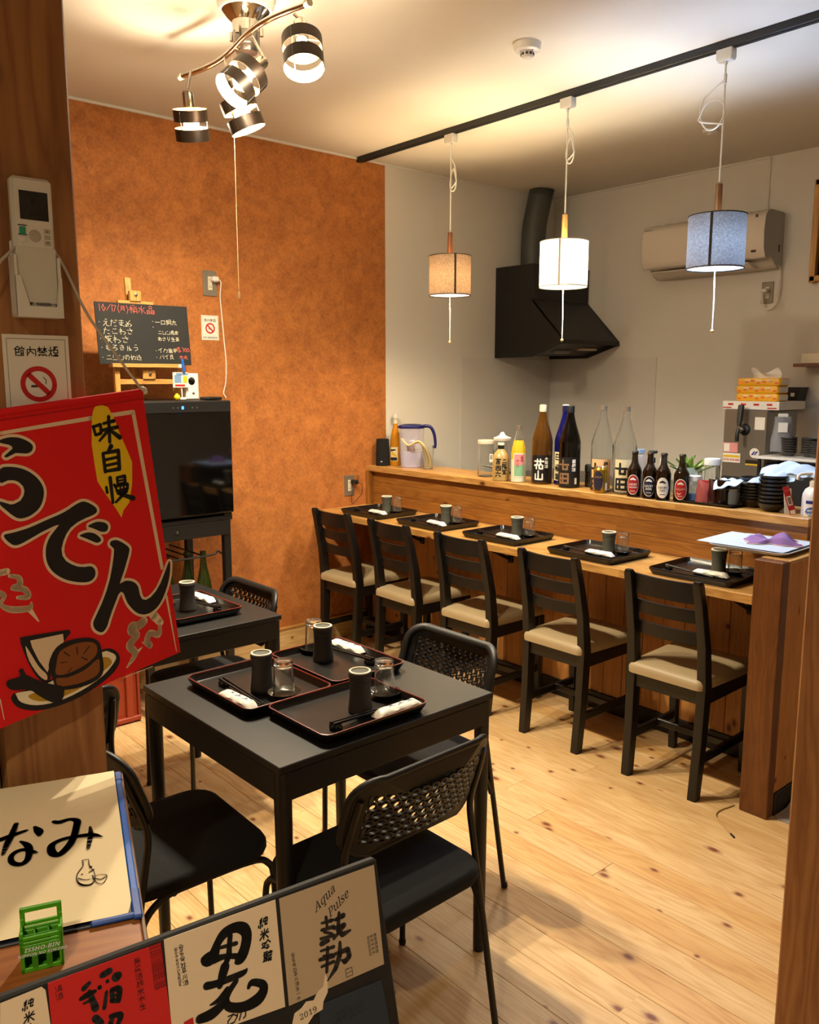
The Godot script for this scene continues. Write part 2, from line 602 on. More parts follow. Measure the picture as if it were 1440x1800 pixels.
const TRACED := {
	"b_o1": "-2424,-416 -2295,-401 -2157,-427 -2039,-495 -1971,-573 -1993,-646 -2072,-675 -2183,-647 -2268,-640 -2375,-677 -2407,-651 -2318,-602 -2267,-555 -2314,-504 -2432,-456",
	"b_o2": "-2501,-822 -2332,-826 -2144,-906 -1994,-1052 -1927,-1213 -1945,-1357 -2032,-1501 -2182,-1583 -2332,-1597 -2437,-1537 -2553,-1393 -2597,-1331 -2588,-1282 -2447,-1360 -2298,-1337 -2221,-1238 -2222,-1136 -2301,-1041 -2423,-1007 -2538,-1017",
	"b_de1": "-2631,-1778 -2481,-1773 -2245,-1760 -1964,-1711 -1674,-1660 -1435,-1578 -1305,-1577 -1158,-1689 -1133,-1773 -1214,-1816 -1418,-1845 -1610,-1921 -1728,-2044 -1812,-2207 -1802,-2364 -1696,-2488 -1549,-2577 -1389,-2608 -1329,-2690 -1354,-2795 -1464,-2842 -1653,-2790 -1859,-2674 -2016,-2503 -2075,-2317 -2044,-2113 -1941,-1958 -1784,-1831 -2022,-1861 -2245,-1923 -2460,-1970 -2565,-1912",
	"b_de2": "-1325,-1968 -1169,-1937 -1025,-1989 -986,-2063 -1031,-2125 -1131,-2105 -1220,-2035",
	"b_de3": "-1486,-2077 -1358,-2063 -1233,-2111 -1149,-2212 -1157,-2258 -1227,-2265 -1316,-2200 -1435,-2121",
	"b_n": "-976,-2306 -857,-2322 -702,-2461 -682,-2549 -766,-2724 -844,-2866 -945,-3034 -835,-3018 -700,-3077 -626,-3184 -615,-3340 -558,-3443 -425,-3435 -252,-3317 -103,-3121 26,-2934 42,-3008 -26,-3248 -163,-3484 -304,-3630 -469,-3697 -618,-3681 -750,-3585 -864,-3395 -905,-3214 -970,-3176 -1062,-3296 -1206,-3514 -1283,-3654 -1382,-3725 -1489,-3647 -1511,-3524 -1429,-3405 -1249,-3169 -1096,-2889 -997,-2624 -948,-2443 -1004,-2363",
	"b_leaf": "-887,-160 -798,-128 -658,-192 -575,-403 -527,-628 -437,-925 -383,-1126 -441,-1466 -547,-1766 -671,-1866 -726,-1976 -801,-1804 -931,-1552 -1041,-1309 -1042,-1031 -1037,-726 -980,-403 -932,-229",
	"b_aji": "-965,-450,26 -947,-590,23;-966,-456,23 -837,-440,27 -850,-575,27 -947,-590,23;-785,-433,23 -595,-419,31;-819,-534,27 -551,-524,31;-677,-342,30 -725,-734,30;-720,-550,30 -897,-689,20;-687,-555,27 -538,-694,41;-714,-807,41 -785,-878,20;-873,-893,27 -883,-1186,30;-873,-893,23 -601,-896,34 -631,-1189,35 -882,-1180,24;-851,-1000,24 -644,-998,24;-857,-1092,24 -649,-1091,24;-818,-1299,34 -836,-1700,27;-909,-1431,24 -908,-1519,27;-763,-1424,27 -745,-1482,21;-696,-1318,24 -702,-1434,24;-696,-1318,21 -556,-1321,28 -567,-1430,28 -701,-1428,21;-702,-1374,17 -565,-1377,18;-740,-1451,21 -738,-1537,21;-740,-1451,21 -529,-1458,28 -543,-1535,28 -737,-1531,21;-664,-1458,17 -670,-1533,17;-601,-1458,17 -605,-1528,18;-727,-1575,24 -566,-1568,32 -784,-1705,21;-694,-1588,28 -465,-1710,43",
	"b_frame": "-2406,-324,25 -982,-321,33 -228,-330,35 -123,-3011,31;-119,-3499,20 -81,-4545,8;-1147,-4616,7 -590,-4636,8;-3132,-4154,9 -3131,-4482,6",
	"b_steam": "-619,-3801,60 -739,-3845,60 -843,-3802,52 -877,-3893,55 -782,-3985,48 -866,-4048,52 -947,-4131,55 -872,-4298,45 -1056,-4469,11;-872,-4298,30 -731,-4236,11;-326,-3991,27 -381,-4130,43 -535,-4039,42 -616,-4160,46 -572,-4261,42 -698,-4154,11;-422,-3755,65 -309,-3934,51;-2782,-2305,39 -2683,-2311,40;-2655,-2388,23 -2528,-2456,32 -2544,-2571,41 -2638,-2578,35 -2476,-2653,38 -2449,-2777,36 -2599,-2740,23;-2838,-2604,39 -2786,-2659,28 -2856,-2770,23 -2720,-2890,40 -2467,-2954,36 -2414,-2880,12;-2468,-2960,33 -2360,-3197,9",
	"b_plate": "-1398,-4013 -1265,-4057 -1163,-4187 -1169,-4322 -1300,-4458 -1563,-4556 -1917,-4626 -2309,-4622 -2641,-4551 -2886,-4402 -2974,-4238 -2927,-4148 -2723,-4171 -2223,-4153 -1608,-4034",
	"b_plate2": "-2892,-4194 -2842,-4326 -2626,-4468 -2295,-4546 -1900,-4533 -1508,-4442 -1272,-4298 -1219,-4200 -1308,-4098 -1439,-4048 -1893,-4122 -2548,-4213 -2870,-4157",
	"b_soup": "-2726,-4265 -2586,-4421 -2287,-4501 -1892,-4486 -1532,-4382 -1305,-4285 -1420,-4139 -1799,-4159 -2404,-4273",
	"b_kon": "-2680,-3377 -2630,-3349 -2003,-3471 -1912,-3503 -1916,-3560 -1979,-3601 -2268,-3877 -2341,-4105 -2387,-4183 -2523,-4079 -2624,-3802 -2682,-3468",
	"b_kon2": "-2542,-3443 -2028,-3519 -2035,-3645 -2257,-3818 -2374,-4028 -2471,-3798 -2533,-3555",
	"b_kon3": "-2629,-3504 -2586,-3597 -2488,-3887 -2394,-4052 -2411,-4141 -2512,-4020 -2613,-3743",
	"b_dai": "-2338,-3914 -2171,-3691 -1908,-3659 -1622,-3731 -1473,-3852 -1452,-4026 -1475,-4354 -1616,-4466 -1889,-4471 -2172,-4402 -2286,-4322 -2317,-4147",
	"b_dai2": "-2220,-3960 -2122,-3773 -1857,-3743 -1603,-3811 -1519,-3918 -1560,-4052 -1763,-4140 -2065,-4168 -2247,-4111",
	"b_dai3": "-2258,-4171 -2076,-4229 -1776,-4217 -1539,-4127 -1524,-4234 -1584,-4378 -1844,-4406 -2131,-4354 -2251,-4304",
	"b_kom": "-2794,-3828 -2733,-3821 -2708,-3925 -2631,-4003 -2419,-4186 -2191,-4329 -2172,-4402 -2230,-4542 -2386,-4523 -2570,-4331 -2695,-4183 -2944,-4079 -3011,-3973 -2971,-3912 -2796,-3921",
	"b_daim": "-1853,-3810,10 -1857,-3922,7;-2065,-3811,10 -1985,-3906,7;-1647,-3870,10 -1763,-3958,7;-2155,-3954,6 -2047,-3980,6;-1717,-4075,10 -1803,-3992,7;-2062,-4153,7 -1988,-4101,7",
	"p_edge": "-1694,156 -316,225 -183,182 -56,7 -49,-482 -77,-1885 -129,-3432 -140,-3605 -181,-3667 -317,-3706 -1460,-3729",
	"p_mi": "-911,-1376,25 -843,-1425,38 -707,-1393,29 -610,-1476,38 -622,-1665,37 -664,-1939,36 -731,-2150,40 -841,-2317,39 -922,-2247,43 -942,-2065,36 -888,-1969,28 -767,-1917,28 -617,-1917,28 -428,-1952,37 -298,-2054,8;-444,-1716,12 -443,-1946,28 -484,-2289,18",
	"p_na": "-1587,-1626,36 -1444,-1562,37 -1261,-1491,21;-1402,-1242,25 -1437,-1503,33 -1488,-1766,32 -1527,-2040,16;-1159,-1427,17 -1104,-1575,45 -1096,-1703,20;-1324,-1773,16 -1237,-1907,36 -1205,-2075,35 -1224,-2293,31 -1300,-2372,34 -1399,-2296,31 -1424,-2138,27 -1368,-2029,27 -1261,-2014,28 -1131,-2143,23",
	"p_flask": "-555,-2571,6 -487,-2573,6;-564,-2578,6 -558,-2708,6 -623,-2860,6 -637,-2992,7 -610,-3105,13 -551,-3169,15 -474,-3176,11 -428,-3077,6 -431,-2902,4 -479,-2740,6 -487,-2591,4;-616,-2984,9 -548,-3045,7 -479,-3056,4;-492,-2895,6 -434,-2848,11;-467,-2774,17 -466,-2774,17;-575,-2907,11 -573,-2908,11;-451,-2981,6 -441,-3071,11;-425,-3009,4 -355,-2996,4 -286,-3048,6 -309,-3159,4 -355,-3215,6 -413,-3157,6 -431,-3075,6;-418,-3063,6 -359,-3111,9 -301,-3069,6",
	"l_ta": "-1166,18 -43,6 -89,-1017 -1201,-926",
	"l_ko": "0,0 1112,-16 1065,-1040 -47,-1026",
	"l_in": "-2174,18 -1198,6 -1192,-796 -2191,-710",
	"l_ju": "-2548,0 -2223,8 -2197,-29 -2182,-628 -2608,-561",
	"l_bl": "265,-1143 1008,-1180 1042,-1867 219,-1685",
	"l_board": "-1204,42 1142,-7 1159,-1704",
	"l_den": "-839,-275,14 -791,-301,52 -727,-276,46 -681,-195,32 -602,-126,39 -492,-107,40 -408,-146,48 -383,-221,44 -416,-325,44 -472,-403,44 -520,-426,18;-545,-163,22 -567,-254,22 -588,-344,25 -643,-421,21;-652,-238,14 -496,-255,18;-734,-322,32 -613,-334,21 -478,-385,25;-635,-424,39 -670,-492,36 -708,-574,25;-831,-526,31 -730,-542,28 -484,-547,25 -427,-527,11;-638,-634,25 -733,-693,21 -821,-706,7;-543,-589,22 -623,-656,25 -667,-719,29 -643,-794,36 -509,-848,40 -364,-840,48 -292,-786,41 -291,-720,34 -392,-664,26 -434,-698,15;-670,-735,29 -816,-788,42 -934,-787,35",
	"l_dou": "415,-385,12 525,-397,21 556,-399,12;473,-344,18 471,-440,16;405,-451,16 545,-466,21;431,-478,16 515,-526,14;382,-530,16 531,-549,19;384,-580,28 466,-578,20;575,-406,19 670,-395,29;625,-352,17 594,-483,23;542,-483,16 665,-491,27 526,-582,16;578,-513,17 630,-576,29 726,-566,13;364,-646,12 514,-657,19;445,-641,20 399,-867,18;342,-724,20 499,-748,19;385,-705,14 483,-724,14;350,-797,14 491,-798,19;502,-732,16 666,-739,29 675,-813,27 617,-845,29 581,-817,12;589,-640,17 570,-757,29 500,-871,27 395,-953,8",
	"l_ine": "-1734,-82,24 -1668,-69,26;-1619,-140,37 -1599,-134,29;-1697,-148,16 -1695,-149,16;-1767,-172,18 -1766,-175,18;-1898,-134,21 -1845,-104,15;-1932,-209,15 -1868,-196,23 -1804,-190,13;-1853,-177,18 -1821,-329,29;-1913,-255,8 -1837,-247,16;-1714,-232,13 -1749,-359,16;-1669,-236,19 -1674,-325,19;-1669,-236,19 -1606,-248,24 -1624,-344,21;-1669,-282,11 -1618,-295,11;-1680,-322,19 -1624,-342,19;-1831,-414,29 -1788,-470,24;-1683,-450,16 -1716,-513,21;-1708,-446,16 -1620,-469,24 -1655,-538,16",
	"l_spots": "-208,-158 -203,-252 -229,-360 -226,-470 -1028,-93 -1065,-87 -589,-913 -1034,-785 965,-795 639,-967 18,-1161 30,-963 532,-161 597,-272 -290,-87",
	"l_spots2": "-2103,-47 -2105,-115 -2352,-91 -2354,-169 -2350,-238 -1433,-79 -1449,-362 -1311,-19 -1206,-58",
}

# ---------------------------------------------------------------- lamps
func omni(at: Vector3, c: Color, e: float, size := 0.03) -> void:
	var l := OmniLight3D.new()
	l.name = "lamp_light"
	l.position = at
	l.light_color = c
	l.light_energy = e
	l.light_size = size
	l.omni_range = 12.0
	l.omni_attenuation = 2.0
	l.shadow_enabled = true
	add_child(l, true)

func _ready() -> void:
	rng.seed = 7
	var cam := Camera3D.new()
	cam.name = "camera"
	add_child(cam)
	cam.position = Vector3(0, 1.57, 0)
	cam.rotation = Vector3(deg_to_rad(-8.853), deg_to_rad(48.917), 0)
	cam.keep_aspect = Camera3D.KEEP_HEIGHT
	cam.fov = 62.06
	cam.near = 0.05
	cam.far = 60.0
	cam.current = true
	var we := WorldEnvironment.new()
	we.name = "surroundings"
	var env := Environment.new()
	env.background_mode = Environment.BG_COLOR
	env.background_color = Color(0.05, 0.05, 0.06)
	env.tonemap_mode = Environment.TONE_MAPPER_LINEAR
	env.tonemap_exposure = EXPOSURE
	env.sdfgi_enabled = true
	env.ssao_enabled = true
	env.ssil_enabled = true
	we.environment = env
	add_child(we)
	materials()
	lamp_materials()
	more_materials()
	spot_fixture()
	pendants()
	entrance_lamp()
	room()
	counter()
	kitchen_wall()
	left_wall_things()
	for k in 5:
		counter_chair(k)
	tables()
	mesh_chairs()
	settings()
	shelf_things()
	kitchen_things()
	fridge_corner()
	pillar_things()
	stand_things()
	small_things()

const EXPOSURE := 1.5
const WARM := Color(1.0, 0.88, 0.68)
const NEUTRAL := Color(1.0, 0.94, 0.82)
const COOL := Color(0.72, 0.84, 1.0)
var sans: SystemFont
var serif: SystemFont

func materials() -> void:
	sans = SystemFont.new()
	sans.font_names = PackedStringArray(["Droid Sans"])
	sans.font_weight = 700
	serif = SystemFont.new()
	serif.font_names = PackedStringArray(["Droid Serif"])
	var u := Vector3(2.0, 0.33333, 1)
	var pine := wood_tex(384, 1024, 11, Color(0.86, 0.73, 0.53), Color(0.76, 0.59, 0.38), Color(0.50, 0.31, 0.19), 16.0, 3.2, 30, 0.26)
	tex_mat("pine", pine, u, Color(1, 1, 1), 0.42)
	tex_mat("pine_pale", pine, u, Color(1.0, 1.0, 1.0).darkened(0.02), 0.45)
	tex_mat("pine_warm", pine, u, Color(0.97, 0.93, 0.86), 0.4)
	var cedar := wood_tex(320, 1024, 23, Color(0.70, 0.49, 0.29), Color(0.52, 0.32, 0.17), Color(0.25, 0.13, 0.07), 26.0, 2.2, 3, 0.16)
	tex_mat("cedar", cedar, u, Color(0.92, 0.92, 0.90), 0.6)
	var board := wood_tex(256, 1024, 31, Color(0.78, 0.60, 0.34), Color(0.60, 0.42, 0.21), Color(0.33, 0.19, 0.09), 12.0, 4.0, 14, 0.35)
	tex_mat("laminated", board, u, Color(1, 1, 1), 0.35)
	tex_mat("laminated_dark", board, u, Color(0.80, 0.70, 0.56), 0.4)
	tex_mat("panel_wood", pine, u, Color(0.88, 0.74, 0.56), 0.55)
	tex_mat("stained", board, u, Color(0.56, 0.44, 0.30), 0.45)
	tex_mat("light_wood", board, u, Color(1.0, 0.98, 0.92), 0.5)
	tex_mat("plinth_board", pine, u, Color(0.93, 0.95, 0.93), 0.55)
	var plaster := plaster_tex(512, 5, Color(0.575, 0.33, 0.13), Color(0.745, 0.468, 0.215), Color(0.82, 0.60, 0.37))
	tex_mat("orange_paper", plaster, Vector3(1 / 1.6, 1 / 1.6, 1), Color(1, 1, 1), 0.75)
	var wt := noise_tex(256, 3, 0.25, Color(0.80, 0.785, 0.75), Color(0.83, 0.815, 0.78))
	tex_mat("white_paper", wt, Vector3(4, 4, 1), Color(1, 1, 1), 0.85)
	tex_mat("ceiling_paper", wt, Vector3(4, 4, 1), Color(1.0, 0.99, 0.97), 0.9)
	mat("white_panel", Color(0.79, 0.775, 0.745), 0.3)
	mat("trim_white", Color(0.82, 0.8, 0.76), 0.5)
	mat("gap", Color(0.17, 0.11, 0.06), 0.9)
	mat("black_wood", Color(0.050, 0.046, 0.040), 0.42)
	tex_mat("seat_vinyl", noise_tex(128, 8, 0.3, Color(0.62, 0.545, 0.41), Color(0.66, 0.585, 0.45)), Vector3(6, 6, 1), Color(1, 1, 1), 0.5)
	mat("black_plastic", Color(0.030, 0.029, 0.028), 0.5)
	mat("black_steel", Color(0.026, 0.025, 0.024), 0.42)
	tex_mat("black_cloth", noise_tex(128, 9, 0.4, Color(0.018, 0.018, 0.018), Color(0.036, 0.035, 0.034)), Vector3(10, 10, 1), Color(1, 1, 1), 0.95)
	mat("table_black", Color(0.058, 0.050, 0.044), 0.45)
	mat("table_edge", Color(0.030, 0.024, 0.020), 0.5)
	mat("lacquer", Color(0.030, 0.025, 0.022), 0.28)
	tex_mat("lacquer_inside", noise_tex(256, 14, 0.35, Color(0.02, 0.018, 0.016), Color(0.14, 0.125, 0.11)), Vector3(8, 8, 1), Color(1, 1, 1), 0.3)
	mat("lacquer_red", Color(0.42, 0.12, 0.06), 0.35)
	mat("lacquer_brown", Color(0.13, 0.085, 0.06), 0.35)
	tex_mat("clay_dark", noise_tex(128, 15, 0.12, Color(0.10, 0.085, 0.07), Color(0.19, 0.155, 0.12)), Vector3(20, 20, 1), Color(1, 1, 1), 0.7)
	tex_mat("clay_grey", noise_tex(128, 16, 0.12, Color(0.21, 0.21, 0.17), Color(0.31, 0.30, 0.24)), Vector3(20, 20, 1), Color(1, 1, 1), 0.6)
	mat("glaze_white", Color(0.86, 0.83, 0.74), 0.3)
	mat("clay_foot", Color(0.27, 0.26, 0.22), 0.7)
	var gl := mat("solid_glass", Color(0.97, 0.98, 0.97, 0.02), 0.02)
	gl.transparency = BaseMaterial3D.TRANSPARENCY_ALPHA
	gl.refraction_enabled = true
	gl.refraction_scale = 0.05
	glass_mat("clear_glass", Color(0.6, 0.63, 0.62), 0.04, 0.03)
	glass_mat("amber_glass", Color(0.10, 0.045, 0.012), 0.80, 0.05)
	glass_mat("cobalt_glass", Color(0.015, 0.03, 0.30), 0.86, 0.05)
	glass_mat("green_glass", Color(0.10, 0.20, 0.05), 0.72, 0.05)
	glass_mat("brown_sake_glass", Color(0.30, 0.18, 0.03), 0.86, 0.05)
	mat("black_glass", Color(0.010, 0.010, 0.011), 0.06)
	glass_mat("clear_plastic", Color(0.85, 0.85, 0.9), 0.22, 0.1)
	glass_mat("violet_plastic", Color(0.80, 0.78, 0.92), 0.15, 0.08)
	mat("paper", Color(0.86, 0.84, 0.79), 0.8)
	mat("white_plastic", Color(0.83, 0.82, 0.79), 0.4)
	mat("cream_plastic", Color(0.80, 0.76, 0.66), 0.45)
	mat("ink", Color(0.035, 0.032, 0.03), 0.75)
	mat("ink_soft", Color(0.24, 0.22, 0.20), 0.8)
	mat("ink_red", Color(0.70, 0.05, 0.05), 0.7)
	mat("ink_blue", Color(0.07, 0.13, 0.45), 0.7)
	mat("ink_white", Color(0.88, 0.87, 0.84), 0.7)
	mat("chrome", Color(0.80, 0.77, 0.73), 0.12, 1.0)
	mat("steel", Color(0.62, 0.60, 0.57), 0.28, 1.0)
	mat("steel_plate", Color(0.52, 0.50, 0.47), 0.4, 0.8)
	mat("brass", Color(0.80, 0.70, 0.50), 0.3, 0.8)
	mat("bronze", Color(0.20, 0.155, 0.115), 0.4, 0.5)
	mat("lamp_inside", Color(0.72, 0.55, 0.30), 0.5)
	mat("rubber", Color(0.03, 0.03, 0.03), 0.7)
	mat("cord_white", Color(0.85, 0.83, 0.78), 0.5)

func spot_fixture() -> void:
	var t := thing("spotlight_fixture", "chrome ceiling fixture with a wavy bar carrying four ringed spotlights", "ceiling light", Vector3(-2.7, CEIL, -1.62))
	part("ceiling_rose", glathe(P([0, -40, 88, -40, 95, -25, 97, 0, 0, 0]), 40), M.white_plastic, t)
	part("cup", glathe(P([0, -108, 46, -108, 46, -100, 47, -75, 62, -62, 80, -42, 82, -36, 0, -36]), 40), M.chrome, t)
	var col := G()
	col.lathe(P([0, -150, 42, -150, 45, -146, 45, -108, 0, -108]), 32)
	col.lathe(P([0, -172, 36, -170, 40, -160, 40, -150, 0, -150]), 32)
	part("collar", col, M.steel, t)
	for k in 4:
		var a := k * PI / 2 + 0.5
		var s := G()
		s.x = Transform3D(Basis(), Vector3(sin(a) * 58, -112, cos(a) * 58) * 0.001)
		s.lathe(P([0, -14, 7, -14, 7, 14, 0, 14]), 10)
		part("knob", s, M.chrome, t)
	var bar := []
	for k in 41:
		var f := k / 40.0
		bar.append(Vector3(-0.39 + 0.815 * f, -0.157, 0.045 + 0.028 * sin((f - 0.5) * TAU)))
	part("bar", gtube(bar, 0.0095, 10), M.chrome, t)
	for e in [0, 40]:
		var s := G()
		var d := -1.0 if e == 0 else 1.0
		s.tube([bar[e] - Vector3(0.004 * d, 0, 0), bar[e] + Vector3(0.016 * d, 0, 0)], 0.0115, 10)
		part("end_cap", s, M.cream_plastic, t)
	part("arm", gtube([Vector3(0, -0.16, 0), Vector3(0.0, -0.157, 0.045)], 0.012, 10), M.chrome, t)
	# each head: stem foot on the bar, centre of the rings, axis of the rings
	var heads := [
		[Vector3(-2.99, 2.672, -1.56), Vector3(-3.03, 2.50, -1.575), Vector3(-0.29, -0.94, -0.24)],
		[Vector3(-2.579, 2.672, -1.57), Vector3(-2.515, 2.505, -1.49), Vector3(-0.03, -0.62, 0.62)],
		[Vector3(-2.80, 2.672, -1.592), Vector3(-2.725, 2.475, -1.61), Vector3(0.12, -0.92, -0.36)],
		[Vector3(-2.342, 2.672, -1.575), Vector3(-2.285, 2.545, -1.565), Vector3(0.34, -0.92, 0.17)]]
	for h in heads:
		var ax: Vector3 = h[2].normalized()
		var b := Basis(Quaternion(Vector3.DOWN, ax))
		var hd := Node3D.new()
		hd.name = "lamp_head"
		t.add_child(hd, true)
		hd.position = h[1] - t.position
		hd.basis = b
		var inv := Transform3D(b, h[1]).affine_inverse()
		var st: Vector3 = inv * h[0]
		part("stem", gtube([st, Vector3(0, 0.115, 0)], 0.005, 8), M.chrome, hd)
		part("socket", glathe(P([0, 40, 17, 40, 21, 46, 21, 104, 18, 112, 0, 112]), 24), M.chrome, hd)
		for q in [[10, 50], [-56, -14]]:
			var y0: float = q[0]
			var y1: float = q[1]
			part("shade_ring", glathe(P([60.5, y0, 61.5, y0, 61.5, y1, 60.5, y1]), 48), M.bronze, hd)
			part("ring_lining", glathe(P([60.2, y1, 60.2, y0]), 48), M.lamp_inside, hd)
		for k in 3:
			var a := k * TAU / 3.0 + 0.4
			var s := G()
			s.box(Vector3(sin(a) * 0.059, -0.003, cos(a) * 0.059), Vector3(0.004, 0.10, 0.004))
			part("spacer", s, M.steel, hd)
			var w := gtube([Vector3(sin(a) * 0.02, 0.045, cos(a) * 0.02), Vector3(sin(a) * 0.06, 0.036, cos(a) * 0.06)], 0.002, 6)
			part("spoke", w, M.steel, hd)
		part("bulb", glathe(P([0, -32, 14, -29, 25, -17, 29, 0, 25, 15, 17, 28, 15, 40, 0, 40]), 24), M.spot_bulb, hd)
		omni(h[1] + ax * 0.004, NEUTRAL, SPOT_BACK, 0.028)
		var sl := SpotLight3D.new()
		sl.name = "head_light"
		sl.light_color = NEUTRAL
		sl.light_energy = SPOT
		sl.spot_angle = 86.0
		sl.spot_angle_attenuation = 0.5
		sl.light_size = 0.028
		sl.spot_range = 12.0
		sl.spot_attenuation = 2.0
		sl.shadow_enabled = true
		add_child(sl, true)
		sl.position = h[1] + ax * 0.006
		sl.basis = Basis(Quaternion(Vector3.FORWARD, ax))
	var ch := G()
	var y := -0.17
	while y > -0.955:
		ch.x = Transform3D(Basis(), Vector3(-0.066, y, 0.02))
		ch.lathe(P([0, -1.6, 1.5, 0, 0, 1.6]), 6)
		y -= 0.0052
	ch.x = Transform3D()
	ch.tube([Vector3(-0.066, -0.168, 0.02), Vector3(-0.066, -0.955, 0.02)], 0.0008, 5)
	part("pull_chain", ch, M.brass, t)
	part("chain_bob", G_at(Vector3(-0.066, -0.97, 0.02), P([0, -12, 4, -10, 4.5, 4, 2, 14, 0, 15]), 10), M.brass, t)

func G_at(at: Vector3, prof: Array, seg := 20) -> Geo:
	var g := G()
	g.x = Transform3D(Basis(), at)
	g.lathe(prof, seg)
	return g

const SPOT := 2.0
const SPOT_BACK := 0.22
const PEND := 1.25

func pendants() -> void:
	var tr := thing("lighting_track", "long black lighting track running across the ceiling above the counter", "lighting track", Vector3(-2.45, CEIL, RAIL_Z))
	var g := G()
	g.box(Vector3(0, -0.015, 0), Vector3(3.28, 0.03, 0.034), 0.002, 0)
	part("track_body", g, M.black_steel, tr)
	part("track_slot", gbox(Vector3(0, -0.0305, 0), Vector3(3.2, 0.002, 0.012)), M.rubber, tr)
	part("end_cap", gbox(Vector3(-1.643, -0.014, 0), Vector3(0.012, 0.03, 0.03), 0.002), M.bronze, tr)
	var spec := [
		[-3.325, M.shade_warm, WARM, PEND, "brown linen drum pendant lamp nearest the orange wall", "warm", 2.325, 0.111],
		[-2.572, M.shade_bright, NEUTRAL, PEND, "glowing white drum pendant lamp in front of the range hood", "bright", 2.31, 0.050],
		[-1.817, M.shade_cool, COOL, PEND, "bluish grey linen drum pendant lamp in front of the air conditioner", "cool", 2.32, 0.031]]
	for s in spec:
		var px: float = s[0]
		var t := thing("pendant_lamp", s[4], "pendant lamp", Vector3(px, CEIL, RAIL_Z), 0.0, "drum pendants on the lighting track")
		var ad := G()
		ad.loft([ring(0.056, 0.034, 0.004, -0.073), ring(0.066, 0.040, 0.005, -0.064), ring(0.066, 0.040, 0.005, -0.034), ring(0.062, 0.036, 0.004, -0.0305)], true, true)
		part("track_adapter", ad, M.white_plastic, t)
		part("adapter_neck", glathe(P([0, -86, 5, -86, 8, -74, 0, -72]), 14), M.white_plastic, t)
		var top: float = s[6] - CEIL
		part("cord", gtube([Vector3(0, -0.08, 0), Vector3(0.002, top * 0.5, 0), Vector3(0, top + 0.005, 0)], 0.0038, 8), M.cord_white, t)
		# spare cord gathered in a loop under the adapter
		var sg := -1.0 if px > -2.0 else 1.0
		var wide := 0.085 if px > -2.0 else 0.035
		var lo := []
		for k in 25:
			var a := TAU * k / 24.0 * 1.15 + 0.6
			lo.append(Vector3(sg * (wide * 0.55 + wide * 0.6 * sin(a)), -0.235 + 0.062 * cos(a) - 0.0015 * k, 0.004 * sin(a * 2.0)))
		lo.insert(0, Vector3(0.0, -0.14, 0.004))
		lo.append(Vector3(0.004, -0.30, 0.004))
		part("cord_loop", gtube(smooth_path(lo, 3), 0.0034, 8), M.cord_white, t)
		part("cord_clip", gbox(Vector3(0.001, -0.135, 0), Vector3(0.012, 0.04, 0.012), 0.003), M.white_plastic, t)
		part("wood_stem", glathe(P([0, top * 1000 - 121, 14, top * 1000 - 121, 12.5, top * 1000 - 4, 11, top * 1000, 0, top * 1000]), 20), M.laminated if s[5] == "bright" else M.stained, t)
		var yt := (top - 0.120) * 1000
		var sh := G()
		sh.crease = 0.6
		var n := 64
		sh.lathe([Vector2(0.109, (yt - 200) * 0.001), Vector2(0.109, (yt - 66) * 0.001), Vector2(0.109, yt * 0.001)], n)
		var shade := part("shade", sh, s[1], t)
		var trim := G()
		for e in [yt, yt - 200]:
			trim.lathe(P([108.2, e - 2, 110.2, e - 2, 110.2, e + 2, 108.2, e + 2, 108.2, e - 2]), n)
		part("shade_rim", trim, M.shade_trim if s[5] != "bright" else M.paper, t)
		var fold := G()
		fold.curv = 0.1096
		fold.face(PackedVector2Array([Vector2(s[7], (yt - 200) * 0.001), Vector2(s[7] + 0.010, (yt - 200) * 0.001), Vector2(s[7] + 0.010, yt * 0.001), Vector2(s[7], yt * 0.001)]), 0.0006)
		part("shade_band", fold, M.shade_band if s[5] != "bright" else M.shade_seam, t)
		var wires := G()
		for k in 3:
			var a := k * TAU / 3.0
			wires.tube([Vector3(0, top - 0.125, 0), Vector3(sin(a) * 0.108, top - 0.125, cos(a) * 0.108)], 0.0018, 6)
		part("shade_spider", wires, M.steel, t)
		part("bulb", G_at(Vector3(0, top - 0.225, 0), P([0, -34, 16, -30, 28, -14, 30, 2, 22, 22, 14, 36, 13, 60, 0, 60]), 20), M["bulb_" + s[5]], t)
		part("diffuser", glathe(P([0, yt - 197, 105, yt - 197, 106, yt - 194, 0, yt - 194]), 48), M["diffuser_" + s[5]], t)
		part("pull_cord", gtube([Vector3(0, (yt - 196) * 0.001, 0), Vector3(0.003, (yt - 330) * 0.001, 0), Vector3(0.002, (yt - 432) * 0.001, 0)], 0.0022, 6), M.cord_white, t)
		part("pull_bead", G_at(Vector3(0.002, (yt - 440) * 0.001, 0), P([0, -8, 5, -6, 8, 0, 5, 6, 0, 8]), 14), M.brass, t)
		omni(Vector3(px, CEIL + top - 0.225, RAIL_Z), s[2], s[3] * UP_SHARE, 0.03)
		var al := SpotLight3D.new()
		al.name = "pendant_light"
		al.light_color = s[2]
		al.light_energy = s[3] * DOWN_SHARE
		al.spot_angle = 80.0
		al.spot_angle_attenuation = 0.6
		al.light_size = 0.10
		al.spot_range = 12.0
		al.spot_attenuation = 2.0
		al.shadow_enabled = true
		al.position = Vector3(px, CEIL + yt * 0.001 - 0.206, RAIL_Z)
		al.rotation.x = -PI / 2
		add_child(al, true)

const UP_SHARE := 0.36
const DOWN_SHARE := 0.8

